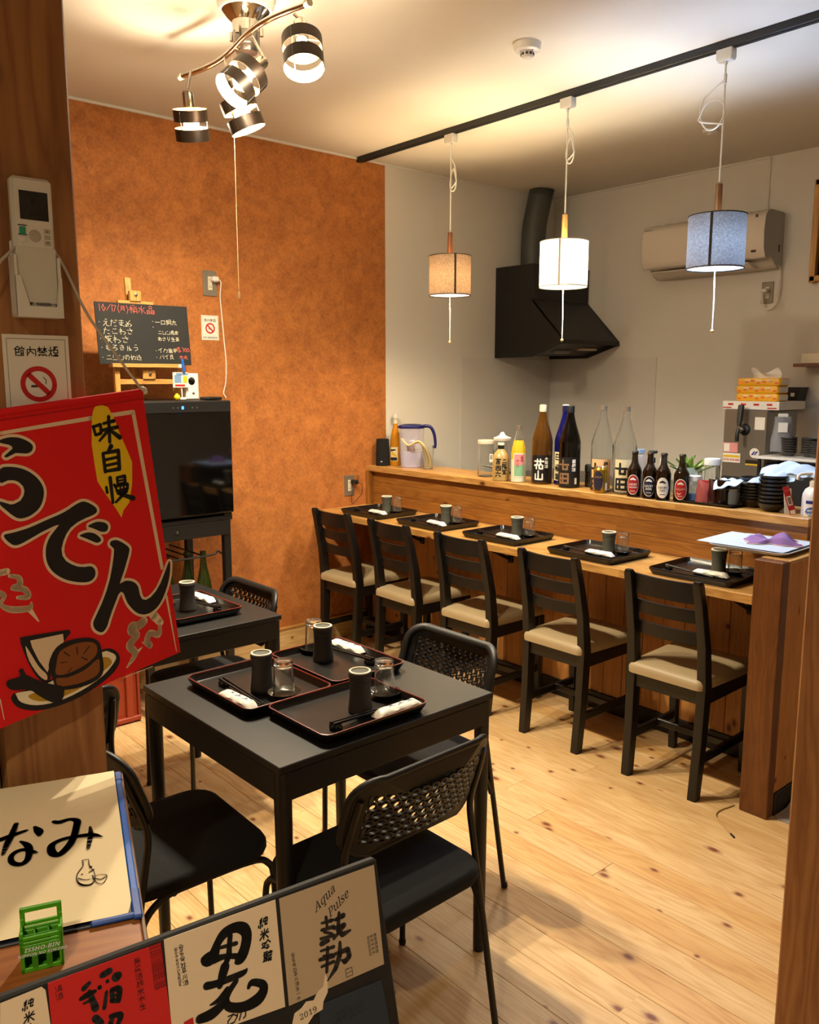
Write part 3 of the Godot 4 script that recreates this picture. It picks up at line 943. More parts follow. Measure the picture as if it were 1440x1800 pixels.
func lamp_materials() -> void:
	glow_mat("spot_bulb", NEUTRAL.lerp(Color.WHITE, 0.5), 8.0)
	for s in [["warm", WARM], ["bright", NEUTRAL], ["cool", COOL]]:
		var c: Color = s[1]
		glow_mat("bulb_" + s[0], c, 6.0)
		glow_mat("diffuser_" + s[0], c.lerp(Color.WHITE, 0.55), 1.6)
	var linen := weave_tex(256, 40, Color(0.26, 0.22, 0.19), Color(0.66, 0.60, 0.54))
	for s in [["shade_warm", Color(1, 1, 1), Color(0.42, 0.38, 0.33)], ["shade_cool", Color(0.88, 0.95, 1.0), Color(0.40, 0.40, 0.42)], ["shade_bright", Color(1, 1, 1), Color(0.60, 0.58, 0.55)]]:
		var m := mat(s[0], s[1], 0.9)
		if s[0] != "shade_bright":
			m.albedo_texture = linen
			m.uv1_scale = Vector3(7, 7, 1)
		else:
			m.albedo_color = Color(0.93, 0.91, 0.86)
		m.backlight_enabled = true
		m.backlight = s[2]
		m.cull_mode = BaseMaterial3D.CULL_DISABLED
	mat("shade_trim", Color(0.22, 0.18, 0.15), 0.8)
	mat("shade_band", Color(0.16, 0.12, 0.10), 0.8)
	mat("shade_seam", Color(0.78, 0.72, 0.62), 0.8)

func entrance_lamp() -> void:
	# recessed downlight over the entrance, behind and left of the viewer
	var at := Vector3(0.1, CEIL, 0.75)
	var t := thing("entrance_downlight", "round recessed ceiling downlight of the entrance, behind the viewer", "ceiling light", at)
	part("trim_ring", glathe(P([52, -2, 62, -4, 66, -2, 66, 0, 52, 0]), 32), M.white_plastic, t)
	part("diffuser", glathe(P([0, -4, 50, -4, 52, -2, 52, 0, 0, 0]), 32), M.entrance_glow, t)
	var l := SpotLight3D.new()
	l.name = "downlight"
	l.light_color = NEUTRAL
	l.light_energy = ENTRY
	l.spot_angle = 66.0
	l.spot_angle_attenuation = 0.7
	l.light_size = 0.05
	l.spot_range = 12.0
	l.spot_attenuation = 2.0
	l.shadow_enabled = true
	add_child(l, true)
	l.position = at + Vector3(0, -0.012, 0)
	l.rotation.x = -PI / 2

const ENTRY := 3.0

func room() -> void:
	var x1 := 1.4
	var z1 := 1.9
	# floor: dark bed and one board per plank in view
	var fl := Node3D.new()
	fl.name = "floor"
	fl.set_meta("kind", "structure")
	add_child(fl)
	part("subfloor", gbox(Vector3((WALL_X + x1) / 2, -0.068, (WALL_Z + z1) / 2), Vector3(x1 - WALL_X + 0.3, 0.1, z1 - WALL_Z + 0.3)), M.gap, fl)
	var row := 0
	var z := -1.98 - 0.1125 * 27
	while z < z1:
		var xa := WALL_X
		var first := true
		while xa < x1:
			var l := 3.64
			if z < -3.4 or z > 0.35:
				l = 6.0
			elif first:
				l = rng.randf_range(0.9, 3.6)
			first = false
			var xb := minf(xa + l, x1)
			if x1 - xb < 0.25:
				xb = x1
			var g := G()
			var za := z + 0.0006
			var zb := z + 0.1125 - 0.0006
			g.uo = Vector2(rng.randf_range(0, 0.38) - z, rng.randf_range(0, maxf(0.0, 3.0 - minf(xb - xa, 3.0))) - xa)
			g.box(Vector3((xa + xb) / 2, -0.009, (za + zb) / 2), Vector3(xb - xa - 0.001, 0.018, zb - za), 0.0007, 0)
			part("plank", g, M[["pine", "pine_pale", "pine_warm", "pine"][rng.randi() % 4]], fl)
			xa = xb
		z += 0.1125
		row += 1
	# walls
	var zo := -3.38
	var w := part("wall_left", gbox(Vector3(WALL_X - 0.06, CEIL / 2, (zo + z1) / 2), Vector3(0.12, CEIL + 0.1, z1 - zo)), M.orange_paper, self)
	w.set_meta("kind", "structure")
	part("white_section", gbox(Vector3(WALL_X - 0.061, CEIL / 2, (WALL_Z - 0.1 + zo) / 2), Vector3(0.12, CEIL + 0.1, zo - WALL_Z + 0.1)), M.white_paper, w)
	struct("wall_back", gbox(Vector3((WALL_X + x1) / 2, CEIL / 2, WALL_Z - 0.06), Vector3(x1 - WALL_X + 0.4, CEIL + 0.1, 0.12)), M.white_paper)
	struct("wall_right", gbox(Vector3(x1 + 0.06, CEIL / 2, (WALL_Z + z1) / 2), Vector3(0.12, CEIL + 0.1, z1 - WALL_Z + 0.2)), M.white_paper)
	struct("wall_front", gbox(Vector3((WALL_X + x1) / 2, CEIL / 2, z1 + 0.06), Vector3(x1 - WALL_X + 0.4, CEIL + 0.1, 0.12)), M.white_paper)
	struct("ceiling", gbox(Vector3((WALL_X + x1) / 2, CEIL + 0.06, (WALL_Z + z1) / 2), Vector3(x1 - WALL_X + 0.4, 0.12, z1 - WALL_Z + 0.4)), M.ceiling_paper)
	struct("trim_1", gbox(Vector3(WALL_X + 0.005, CEIL - 0.006, (WALL_Z + z1) / 2), Vector3(0.012, 0.013, z1 - WALL_Z), 0.002, 2), M.trim_white)
	struct("trim_2", gbox(Vector3(-3.33, CEIL - 0.006, WALL_Z + 0.005), Vector3(1.63, 0.013, 0.012), 0.002, 0), M.trim_white)
	# pale plinth under the orange paper
	var bb := part("baseboard_left", wbox(Vector3(WALL_X + 0.006, 0.066, -1.0), Vector3(0.012, 0.132, 4.5), 0.0, 2), M.plinth_board, self)
	bb.set_meta("kind", "structure")
	part("cap_strip", wbox(Vector3(WALL_X + 0.009, 0.138, -1.0), Vector3(0.018, 0.013, 4.5), 0.002, 2), M.light_wood, bb)
	# white splash panels in the kitchen corner
	var sp := G()
	sp.box(Vector3(WALL_X + 0.002, 1.285, -4.486), Vector3(0.004, 0.86, 0.918))
	var s1 := struct("trim_3", sp, M.white_panel)
	part("panel", gbox(Vector3(-3.652, 1.285, WALL_Z + 0.002), Vector3(0.892, 0.86, 0.004)), M.white_panel, s1)
	# high window in the kitchen wall, cut by the frame's right edge
	var wn := Node3D.new()
	wn.name = "window_1"
	wn.set_meta("kind", "structure")
	add_child(wn)
	for q in [[Vector3(-2.213, 2.38, WALL_Z + 0.02), Vector3(0.034, 0.55, 0.05)], [Vector3(-1.50, 2.38, WALL_Z + 0.02), Vector3(0.034, 0.55, 0.05)]]:
		part("frame", wbox(q[0], q[1], 0.003, 1), M.light_wood, wn)
	for yy in [2.64, 2.125]:
		part("frame", wbox(Vector3(-1.856, yy, WALL_Z + 0.02), Vector3(0.74, 0.03, 0.05), 0.003, 0), M.light_wood, wn)
	part("pane", gbox(Vector3(-1.856, 2.38, WALL_Z + 0.006), Vector3(0.69, 0.5, 0.006)), M.black_glass, wn)
	var rs := thing("wall_shelf", "short brown shelf board on the kitchen wall beside the right pillar", "shelf", Vector3(-2.0, 1.64, WALL_Z))
	part("board", wbox(Vector3(0, 0.008, 0.08), Vector3(0.458, 0.018, 0.16), 0.001, 0), M.stained, rs)
	part("bracket", gbox(Vector3(0.1, -0.04, 0.05), Vector3(0.012, 0.08, 0.1), 0.002), M.steel, rs)
	solo("cardboard_box", gbox(Vector3(0, 0.028, 0), Vector3(0.40, 0.055, 0.12), 0.002), M.cream_plastic, "flat cream carton lying on the short wall shelf", "box", Vector3(-2.0, 1.6575, WALL_Z + 0.07))
	# pillars of the opening the photograph was taken through
	var pl := G()
	pl.uo = Vector2(0.32, 0.0)
	pl.box(Vector3(0, CEIL / 2, 0), Vector3(0.156, CEIL, 0.156), 0.003, 1)
	solo("wooden_pillar", pl, M.cedar, "thick square cedar pillar at the left edge, carrying remote and no smoking notice", "pillar", Vector3(-1.35 - 0.078, 0, -0.4255))
	pl = G()
	pl.uo = Vector2(0.05, 0.0)
	pl.box(Vector3(0, CEIL / 2, 0), Vector3(0.13, CEIL, 0.13), 0.005, 1)
	solo("wooden_pillar", pl, M.cedar, "plain wooden pillar at the right edge, in front of the counter end", "pillar", Vector3(-0.757 + 0.065, 0, -1.75 - 0.065))
	struct("wall_side", gbox(Vector3(-1.43, CEIL / 2, 0.0), Vector3(0.09, CEIL, 0.69)), M.green_wall)

const CT := 0.81      # counter top
const CF := -2.85     # its front edge
const SH := 1.048     # upper shelf top

func counter() -> void:
	var t := thing("bar_counter", "long wooden bar counter with raised back shelf and knotty board front", "counter", Vector3(-2.75, 0, -3.2))
	var o := -t.position
	# worktop of three long laminated boards
	for k in 4:
		var g := wbox(o + Vector3((WALL_X - 1.416) / 2, CT - 0.0165, CF - 0.0515 - k * 0.103), Vector3(-1.416 - WALL_X, 0.033, 0.1025), 0.001, 0)
		part("worktop_board", g, M.laminated, t)
	# back boards between worktop and shelf
	for k in 3:
		var h := 0.0685
		part("back_board", wbox(o + Vector3((WALL_X - 1.416) / 2, CT + h * (k + 0.5), -3.275), Vector3(-1.416 - WALL_X, h - 0.0012, 0.03), 0.0012, 0), M.laminated_dark, t)
	part("shelf_board", wbox(o + Vector3((WALL_X - 1.40) / 2, SH - 0.016, -3.372), Vector3(-1.40 - WALL_X, 0.032, 0.30), 0.0015, 0), M.laminated, t)
	part("side_cheek", wbox(o + Vector3(WALL_X + 0.012, 0.913, -3.24), Vector3(0.024, 0.206, 0.05), 0.001, 1), M.laminated_dark, t)
	# upright boards under the worktop
	var x := WALL_X
	while x < -1.42:
		var wd := minf(0.104, -1.416 - x)
		part("front_board", wbox(o + Vector3(x + wd / 2, 0.43, -3.27), Vector3(wd - 0.002, 0.70, 0.02), 0.003, 1), M.panel_wood, t)
		x += 0.104
	part("panel_backing", gbox(o + Vector3((WALL_X - 1.416) / 2, 0.5, -3.295), Vector3(-1.416 - WALL_X, 0.98, 0.02)), M.gap, t)
	part("kickboard", gbox(o + Vector3((WALL_X - 1.416) / 2, 0.042, -3.255), Vector3(-1.416 - WALL_X, 0.084, 0.012), 0.002, 0), M.black_wood, t)
	for bx in [-3.62, -2.93, -2.03, -1.62]:
		var b := G()
		b.box(o + Vector3(bx, 0.70, -3.252), Vector3(0.03, 0.15, 0.016), 0.004)
		b.box(o + Vector3(bx, 0.765, -3.12), Vector3(0.03, 0.02, 0.27), 0.004)
		b.tube([o + Vector3(bx, 0.645, -3.247), o + Vector3(bx, 0.752, -3.03)], 0.009, 8)
		part("bracket", b, M.black_steel, t)
	# end wall
	var e := thing("counter_end_post", "dark brown upright post closing the near end of the bar counter", "post", Vector3(-1.363, 0, -2.9))
	part("front_board", wbox(Vector3(0, 0.473, 0.0285), Vector3(0.105, 0.945, 0.05), 0.003, 1), M.stained, e)
	for k in 5:
		part("side_board", wbox(Vector3(0.042, 0.515, -0.047 - k * 0.1), Vector3(0.018, 0.86, 0.098), 0.003, 1), M.panel_wood, e)
	part("core", gbox(Vector3(-0.005, 0.47, -0.25), Vector3(0.09, 0.93, 0.5)), M.gap, e)
	part("top_board", wbox(Vector3(0, 0.94, -0.247), Vector3(0.105, 0.012, 0.5), 0.001, 2), M.laminated, e)
	part("kickboard", gbox(Vector3(0.054, 0.043, -0.247), Vector3(0.008, 0.086, 0.5), 0.002), M.black_wood, e)

func counter_chair(k: int) -> void:
	var xs := [-3.815, -3.315, -2.795, -2.262, -1.712]
	var turns := [0.03, -0.02, 0.02, 0.0, 0.02]
	var at := Vector3(xs[k], 0, -2.79)
	var label: String = ["black ladder-back counter chair closest to the orange wall", "second black ladder-back counter chair out from the orange wall", "middle one of the five black ladder-back counter chairs", "fourth black ladder-back counter chair out from the orange wall", "black ladder-back counter chair closest to the brown end post"][k]
	if k > 0:
		copy(T.counter_chair, label, at, turns[k])
		return
	var t := thing("counter_chair", label, "chair", at, turns[0], "black wooden chairs at the bar counter")
	T.counter_chair = t
	for s in [-1.0, 1.0]:
		var rings := []
		for q in [[0.0, 0.004, 0.146, 0.036, 0.040], [0.22, -0.016, 0.149, 0.037, 0.046], [0.44, -0.024, 0.151, 0.038, 0.050], [0.60, -0.008, 0.150, 0.036, 0.044], [0.74, 0.022, 0.147, 0.034, 0.038], [0.838, 0.046, 0.144, 0.033, 0.034], [0.850, 0.050, 0.144, 0.024, 0.024]]:
			rings.append(ring(q[3], q[4], 0.005, q[0], 2, Vector3(s * q[2], 0, q[1])))
		var g := G()
		g.loft(rings, true, true)
		g.crease = 0.8
		part("rear_leg", g, M.black_wood, t)
		g = G()
		g.loft([ring(0.030, 0.030, 0.004, 0.0, 2, Vector3(s * 0.158, 0, -0.36)), ring(0.038, 0.038, 0.005, 0.40, 2, Vector3(s * 0.160, 0, -0.36)), ring(0.038, 0.038, 0.005, 0.425, 2, Vector3(s * 0.160, 0, -0.36))], true, true)
		g.crease = 0.8
		part("front_leg", g, M.black_wood, t)
		g = G()
		g.box(Vector3(s * 0.158, 0.402, -0.185), Vector3(0.022, 0.055, 0.35), 0.002, 2)
		part("side_rail", g, M.black_wood, t)
		part("stretcher", gbox(Vector3(s * 0.155, 0.155, -0.185), Vector3(0.018, 0.034, 0.35), 0.003, 2), M.black_wood, t)
	part("cross_stretcher", gbox(Vector3(0, 0.158, -0.22), Vector3(0.30, 0.03, 0.018), 0.003, 0), M.black_wood, t)
	part("back_rail", gbox(Vector3(0, 0.40, -0.020), Vector3(0.28, 0.062, 0.022), 0.002, 0), M.black_wood, t)
	part("front_rail", gbox(Vector3(0, 0.402, -0.36), Vector3(0.30, 0.055, 0.022), 0.002, 0), M.black_wood, t)
	for q in [[0.797, 0.076, 0.034], [0.706, 0.050, 0.012], [0.618, 0.050, -0.006]]:
		var rings := []
		for j in 9:
			var f := j / 8.0 - 0.5
			var bow := -0.022 + 0.088 * f * f   # bowed away from the sitter
			var c := Vector3(f * 0.268, q[0], q[2] - bow * 0.9 - 0.012)
			var hh: float = q[1] / 2
			rings.append([c + Vector3(0, -hh, -0.007), c + Vector3(0, -hh, 0.007), c + Vector3(0, hh, 0.010), c + Vector3(0, hh, -0.004)])
		var g := G()
		g.loft(rings, true, true)
		g.crease = 0.8
		part("slat", g, M.black_wood, t)
	# padded seat: crowned on top, wider in front
	var rings := []
	for q in [[0.430, 0.99, 1.0], [0.440, 1.0, 1.0], [0.452, 1.0, 1.0], [0.466, 0.975, 0.97], [0.474, 0.91, 0.9], [0.479, 0.72, 0.72], [0.481, 0.4, 0.4], [0.4815, 0.05, 0.05]]:
		var r := []
		for p in rrect(0.345, 0.40, 0.03, 4):
			var pw := Vector2(p.x * (1.0 - p.y * 0.25), p.y)   # narrower towards the back
			r.append(Vector3(pw.x * q[1], q[0], pw.y * q[2] - 0.185))
		rings.append(r)
	var sg := G()
	sg.loft(rings, true, true)
	part("seat_cushion", sg, M.seat_vinyl, t)

func tables() -> void:
	var spots := [[Vector3(-1.81, 0, -1.245), 0.012, "square black dining table in the foreground set with three trays"], [Vector3(-2.825, 0, -1.238), 0.0, "square black dining table by the cooler, partly behind the red banner"]]
	for k in 2:
		if k == 1:
			copy(T.table, spots[1][2], spots[1][0], spots[1][1])
			return
		var t := thing("dining_table", spots[0][2], "table", spots[0][0], spots[0][1], "square black dining tables")
		T.table = t
		part("tabletop", gbox(Vector3(0, 0.741, 0), Vector3(0.67, 0.018, 0.67), 0.002, 0), M.table_black, t)
		for q in 4:
			var a := q * PI / 2
			var g := G()
			g.x = Transform3D(Basis(Vector3.UP, a), Vector3.ZERO)
			g.box(Vector3(0, 0.699, 0.327), Vector3(0.628, 0.066, 0.014), 0.002, 0)
			part("apron", g, M.table_edge, t)
			g = G()
			var c := Vector3([1, -1, -1, 1][q] * 0.314, 0, [1, 1, -1, -1][q] * 0.314)
			g.loft([ring(0.028, 0.028, 0.012, 0.0, 3, c), ring(0.030, 0.030, 0.013, 0.01, 3, c), ring(0.037, 0.037, 0.014, 0.731, 3, c)], true, true)
			part("leg", g, M.table_edge, t)

func mesh_chairs() -> void:
	var spots := [
		[Vector3(-1.425, 0, -1.152), PI / 2 + 0.02, "black tube chair with perforated back nearest the camera, facing the set table"],
		[Vector3(-1.845, 0, -1.63), PI, "black tube chair with perforated back on the counter side of the set table"],
		[Vector3(-1.868, 0, -0.82), -0.03, "black tube chair beside the pillar, its back hidden by the paper clipboard"],
		[Vector3(-2.84, 0, -1.50), PI, "black tube chair with perforated back at the table by the cooler"],
		[Vector3(-2.29, 0, -0.64), PI / 2, "black tube chair almost wholly hidden behind the cedar pillar"]]
	for k in 5:
		if k > 0:
			copy(T.tube_chair, spots[k][2], spots[k][0], spots[k][1])
		else:
			make_tube_chair(spots[0])

func make_tube_chair(s: Array) -> void:
	var t := thing("tube_chair", s[2], "chair", s[0], s[1], "black tube chairs with perforated backs")
	T.tube_chair = t
	for sd in [-1.0, 1.0]:
		var rear := smooth_path([Vector3(sd * 0.190, 0.0, 0.205), Vector3(sd * 0.189, 0.25, 0.162), Vector3(sd * 0.188, 0.50, 0.118), Vector3(sd * 0.187, 0.565, 0.108), Vector3(sd * 0.186, 0.61, 0.112), Vector3(sd * 0.184, 0.68, 0.136), Vector3(sd * 0.180, 0.735, 0.154)], 4)
		part("rear_leg", gtube(rear, 0.0082, 10), M.black_steel, t)
		var front := smooth_path([Vector3(sd * 0.188, 0.0, -0.212), Vector3(sd * 0.186, 0.20, -0.208), Vector3(sd * 0.184, 0.355, -0.205), Vector3(sd * 0.183, 0.402, -0.19), Vector3(sd * 0.182, 0.422, -0.145), Vector3(sd * 0.181, 0.424, 0.0), Vector3(sd * 0.183, 0.420, 0.07), Vector3(sd * 0.186, 0.39, 0.118), Vector3(sd * 0.188, 0.335, 0.142)], 5)
		part("front_leg", gtube(front, 0.0082, 10), M.black_steel, t)
		for z in [0.205, -0.212]:
			part("foot", G_at(Vector3(sd * (0.192 if z > 0 else 0.188), 0.006, z), P([0, -6, 8, -6, 10, -3, 10, 8, 0, 8]), 10), M.rubber, t)
	part("cross_bar", gtube([Vector3(-0.182, 0.418, 0.05), Vector3(0.182, 0.418, 0.05)], 0.008, 8), M.black_steel, t)
	var rings := []
	for q in [[0.424, 0.96], [0.426, 0.985], [0.434, 1.0], [0.446, 1.0], [0.456, 0.975], [0.460, 0.93], [0.462, 0.7], [0.462, 0.05]]:
		var r := []
		for p in rrect(0.385, 0.385, 0.07, 5):
			var dish: float = -0.006 * (1.0 - q[1]) if q[1] < 0.9 else 0.0
			r.append(Vector3(p.x * q[1] * (1.0 - 0.06 * p.y), q[0] + dish, p.y * q[1] - 0.018))
		rings.append(r)
	var sg := G()
	sg.loft(rings, true, true)
	part("seat", sg, M.black_cloth, t)
	# perforated back: rows of round holes set off by half a step, a frame round them and a rim folded forward
	var g := G()
	g.crease = 0.5
	var back := Transform3D(Basis(Vector3.RIGHT, deg_to_rad(19.0)), Vector3(0, 0.672, 0.170))
	g.x = back
	var nx := 12
	var ny := 6
	var cw := 0.0262
	var chh := 0.0215
	var w2 := cw * (nx + 0.5) / 2
	var h2 := chh * ny / 2
	var th := 0.003
	var bow := func(p: Vector2) -> float: return -p.x * p.x * 1.2
	for j in ny:
		var y0 := -h2 + j * chh
		var sh := 0.0 if j % 2 == 0 else cw / 2
		for i in nx:
			var c := Vector2(-w2 + sh + (i + 0.5) * cw, y0 + chh / 2)
			for a in 8:
				var a0 := TAU * a / 8 + PI / 8
				var a1 := TAU * (a + 1) / 8 + PI / 8
				var d0 := Vector2(cos(a0), sin(a0))
				var d1 := Vector2(cos(a1), sin(a1))
				var o0 := c + Vector2(signf(d0.x) * cw / 2 if absf(d0.x) > 0.9 else d0.x / absf(d0.y) * cw / 2, signf(d0.y) * chh / 2 if absf(d0.y) > 0.9 else d0.y / absf(d0.x) * chh / 2)
				var o1 := c + Vector2(signf(d1.x) * cw / 2 if absf(d1.x) > 0.9 else d1.x / absf(d1.y) * cw / 2, signf(d1.y) * chh / 2 if absf(d1.y) > 0.9 else d1.y / absf(d1.x) * chh / 2)
				var pa := c + d0 * 0.0079
				var pb := c + d1 * 0.0079
				for sd in [1.0, -1.0]:
					var q := [Vector3(pa.x, pa.y, bow.call(pa) + th * sd), Vector3(o0.x, o0.y, bow.call(o0) + th * sd), Vector3(o1.x, o1.y, bow.call(o1) + th * sd), Vector3(pb.x, pb.y, bow.call(pb) + th * sd)]
					if sd < 0:
						q.reverse()
					g.quad(q[0], q[1], q[2], q[3])
				if a % 2 == 0:   # the corner of the cell
					var cc := c + Vector2(signf(d0.x + d1.x) * cw / 2 if absf(d0.x + d1.x) > 0.1 else 0.0, signf(d0.y + d1.y) * chh / 2 if absf(d0.y + d1.y) > 0.1 else 0.0)
					pass
				g.quad(Vector3(pa.x, pa.y, bow.call(pa) - th), Vector3(pb.x, pb.y, bow.call(pb) - th), Vector3(pb.x, pb.y, bow.call(pb) + th), Vector3(pa.x, pa.y, bow.call(pa) + th))
		# half cell beside the shifted row
		var xh := w2 - cw / 4 if sh == 0.0 else -w2 + cw / 4
		g.box(Vector3(xh, y0 + chh / 2, bow.call(Vector2(xh, 0))), Vector3(cw / 2, chh, th * 2))
	var outer := rrect(0.388, 0.196, 0.062, 8)
	var n := outer.size()
	var inner := PackedVector2Array()
	for p in outer:
		var q := p * minf(w2 / maxf(absf(p.x), 0.0001), h2 / maxf(absf(p.y), 0.0001))
		inner.append(q if absf(p.x) / w2 > 0.6 and absf(p.y) / h2 > 0.6 else Vector2(clampf(p.x, -w2, w2), clampf(p.y, -h2, h2)))
	for k in n:
		var l := (k + 1) % n
		for sd in [1.0, -1.0]:
			var q := []
			for p in [outer[k], outer[l], inner[l], inner[k]]:
				q.append(Vector3(p.x, p.y, bow.call(p) + th * sd))
			if sd < 0:
				q.reverse()
			g.quad(q[0], q[1], q[2], q[3])
	part("backrest", g, M.black_plastic, t)
	var rim := G()
	rim.x = back
	var path := []
	for k in n + 1:
		var p := outer[k % n]
		path.append(Vector3(p.x, p.y, bow.call(p) - 0.006))
	rim.tube(path, 0.0085, 10, -1.0, 1.6)
	part("backrest_rim", rim, M.black_plastic, t)

func tray_geo(w: float, d: float, h: float, r: float) -> Array:
	var f := 0.022   # how far the walls lean out
	var body := G()
	body.loft([ring(w - f, d - f, r * 0.8, 0.0), ring(w, d, r, h * 0.82), ring(w, d, r, h)], true, true)
	var inside := G()
	inside.crease = 0.6
	var a := ring(w - 0.008, d - 0.008, r - 0.004, h + 0.0004)
	var b := ring(w - 0.022, d - 0.022, r * 0.7, 0.0105)
	var c := ring(w - 0.030, d - 0.030, r * 0.6, 0.0085)
	inside.loft([a, b, c], true, false)
	var mid := G()
	mid.uo = Vector2(0.2, 0.3)
	for k in c.size():
		var p: Vector3 = c[k]
		var q: Vector3 = c[(k + 1) % c.size()]
		mid.tri(Vector3(0, 0.0085, 0), q, p, Vector2.ZERO, Vector2(q.x, q.z), Vector2(p.x, p.z))
	var rim := G()
	rim.loft([ring(w - 0.001, d - 0.001, r, h - 0.001), ring(w, d, r, h + 0.0012), ring(w - 0.005, d - 0.005, r - 0.002, h + 0.0018), ring(w - 0.009, d - 0.009, r - 0.004, h - 0.001)])
	# the top of the body is hidden under the inside, so open it
	return [body, inside, mid, rim]

func make_tray(called: String, label: String, w: float, d: float, at: Vector3, turn: float, group: String, red: bool) -> Node3D:
	var t := thing(called, label, "tray", at, turn, group)
	var g := tray_geo(w, d, 0.026, 0.025)
	var body := G()
	var f := 0.022
	body.loft([ring(w - f - 0.03, d - f - 0.03, 0.015, 0.004), ring(w - f, d - f, 0.02, 0.0), ring(w, d, 0.025, 0.021), ring(w, d, 0.025, 0.026)])
	part("body", body, M.lacquer, t)
	part("wall_inside", g[1], M.lacquer, t)
	part("floor_inside", g[2], M.lacquer_inside, t)
	part("rim", g[3], M.lacquer_red if red else M.lacquer_brown, t)
	return t

func make_cup(label: String, at: Vector3, group: String, turned: bool) -> Node3D:
	var t := thing("tea_cup", label, "cup", at, 0.0, group)
	if turned:   # standing on its mouth: the pale foot ring shows on top
		var p := [26, 0, 29.5, 1, 30.5, 6]
		for k in 12:
			var y := 10 + k * 6.4
			var r := 30.3 - 4.6 * sin(PI * clampf((y - 6) / 76.0, 0, 1) * 0.72)
			p.append_array([r + 0.7, y, r - 0.3, y + 3.2])
		p.append_array([28.5, 92, 29.0, 96, 27.5, 101, 26.5, 102])
		part("body", glathe(P(p), 32), M.clay_dark, t)
		part("foot_ring", glathe(P([26.8, 101, 27.2, 104.5, 22.5, 105, 22.0, 100.5]), 32), M.glaze_white, t)
		part("foot", glathe(P([22.2, 101.5, 0, 100.5]), 32), M.clay_foot, t)
		part("mouth_rim", glathe(P([24, 0.2, 26, 0, 26, 3]), 32), M.clay_dark, t)
	else:
		var p := [24, 0, 29, 0, 30.5, 5]
		for k in 10:
			var y := 9 + k * 6.2
			var r := 30.0 - 4.0 * sin(PI * clampf((y - 4) / 74.0, 0, 1))
			p.append_array([r + 0.6, y, r - 0.3, y + 3.1])
		p.append_array([28.5, 76, 31, 84, 31, 92])
		part("body", glathe(P(p), 32), M.clay_grey, t)
		part("lip", glathe(P([31, 92, 31, 95.5, 29.5, 96.5, 25.0, 96, 24.5, 92]), 32), M.glaze_white, t)
		part("foot", glathe(P([24.6, 93, 0, 91]), 32), M.clay_foot, t)
		part("base", glathe(P([0, 0.3, 24, 0]), 32), M.clay_foot, t)
	return t

func make_tumbler(label: String, at: Vector3, group: String, h: float) -> Node3D:
	var g := G()
	# upside down: thick bottom on top
	g.lathe(P([26.5, 0, 27.6, 0.6, 27.6, 2, 24.6, h - 14, 24.8, h - 4, 23.4, h, 12, h - 0.6, 0, h - 2.5]), 32)
	g.lathe(P([0, h - 13, 18, h - 13.5, 22.6, h - 17, 25.4, 3, 26.5, 0]), 32)
	return solo("glass_tumbler", g, M.solid_glass, label, "glass", at, 0.0, group)

func make_saucer(label: String, at: Vector3, group: String) -> Node3D:
	var t := thing("saucer", label, "saucer", at, 0.0, group)
	part("dish", glathe(P([0, 0, 24, 0, 25, 3, 34, 8, 42, 13.5, 43, 14.5]), 32), M.lacquer, t)
	part("glaze", glathe(P([43, 14.5, 42.2, 15.2, 33, 9.6, 24, 5.4, 0, 4.6]), 32), M.saucer_glaze, t)
	return t

func make_towel(label: String, at: Vector3, turn: float, group: String) -> Node3D:
	# rolled wet towel in a thin film wrapper with crimped ends, lying along x
	var t := thing("wet_towel", label, "wet towel", at, turn, group)
	var rings := []
	var n := 22
	for k in n + 1:
		var f := float(k) / n
		var x := (f - 0.5) * 0.145
		var e := clampf(minf(f, 1.0 - f) / 0.14, 0.0, 1.0)
		var ry := 0.0012 + 0.0105 * sqrt(e) * (1.0 + 0.05 * sin(f * 31.0))
		var rz := 0.0155 + 0.0035 * e + 0.001 * sin(f * 23.0)
		var r := []
		for j in 14:
			var a := TAU * j / 14
			var wob := 1.0 + 0.05 * sin(j * 2.3 + f * 17.0)
			r.append(Vector3(x, 0.0115 + sin(a) * ry * wob - (1.0 - e) * 0.006, -cos(a) * rz * wob))
		rings.append(r)
	var g := G()
	g.loft(rings, true, true)
	part("roll", g, M.wrapper, t)
	var pr := G()
	pr.x = Transform3D(Basis(Vector3.RIGHT, -PI / 2), Vector3(0, 0.0236, 0.0))
	for k in 3:
		pr.stroke([Vector3(-0.032 + k * 0.03, -0.004, 0.0018), Vector3(-0.022 + k * 0.03, 0.003, 0.003), Vector3(-0.012 + k * 0.03, -0.002, 0.0012)])
	part("print", pr, M.ink_pale_blue, t)
	return t

func make_chopstick(label: String, a: Vector3, b: Vector3, group: String) -> Node3D:
	var d := b - a
	var g := G()
	g.loft([ring(0.0034, 0.0034, 0.001, 0, 2), ring(0.0066, 0.0066, 0.0016, d.length(), 2)], true, true)
	var o := solo("chopstick", g, M.chopstick, label, "chopstick", a, 0.0, group)
	o.basis = Basis(Quaternion(Vector3.UP, d.normalized()))
	return o

func make_rest(label: String, at: Vector3, turn: float, group: String) -> Node3D:
	var g := G()
	g.lathe(P([0, 0, 15, 0, 17, 3, 17.5, 8, 15, 13, 12, 14.5, 8, 12.5, 0, 11.5]), 24, 0.0, TAU, 1.0, 0.72)
	return solo("chopstick_rest", g, M.rest_glaze, label, "chopstick rest", at, turn, group)

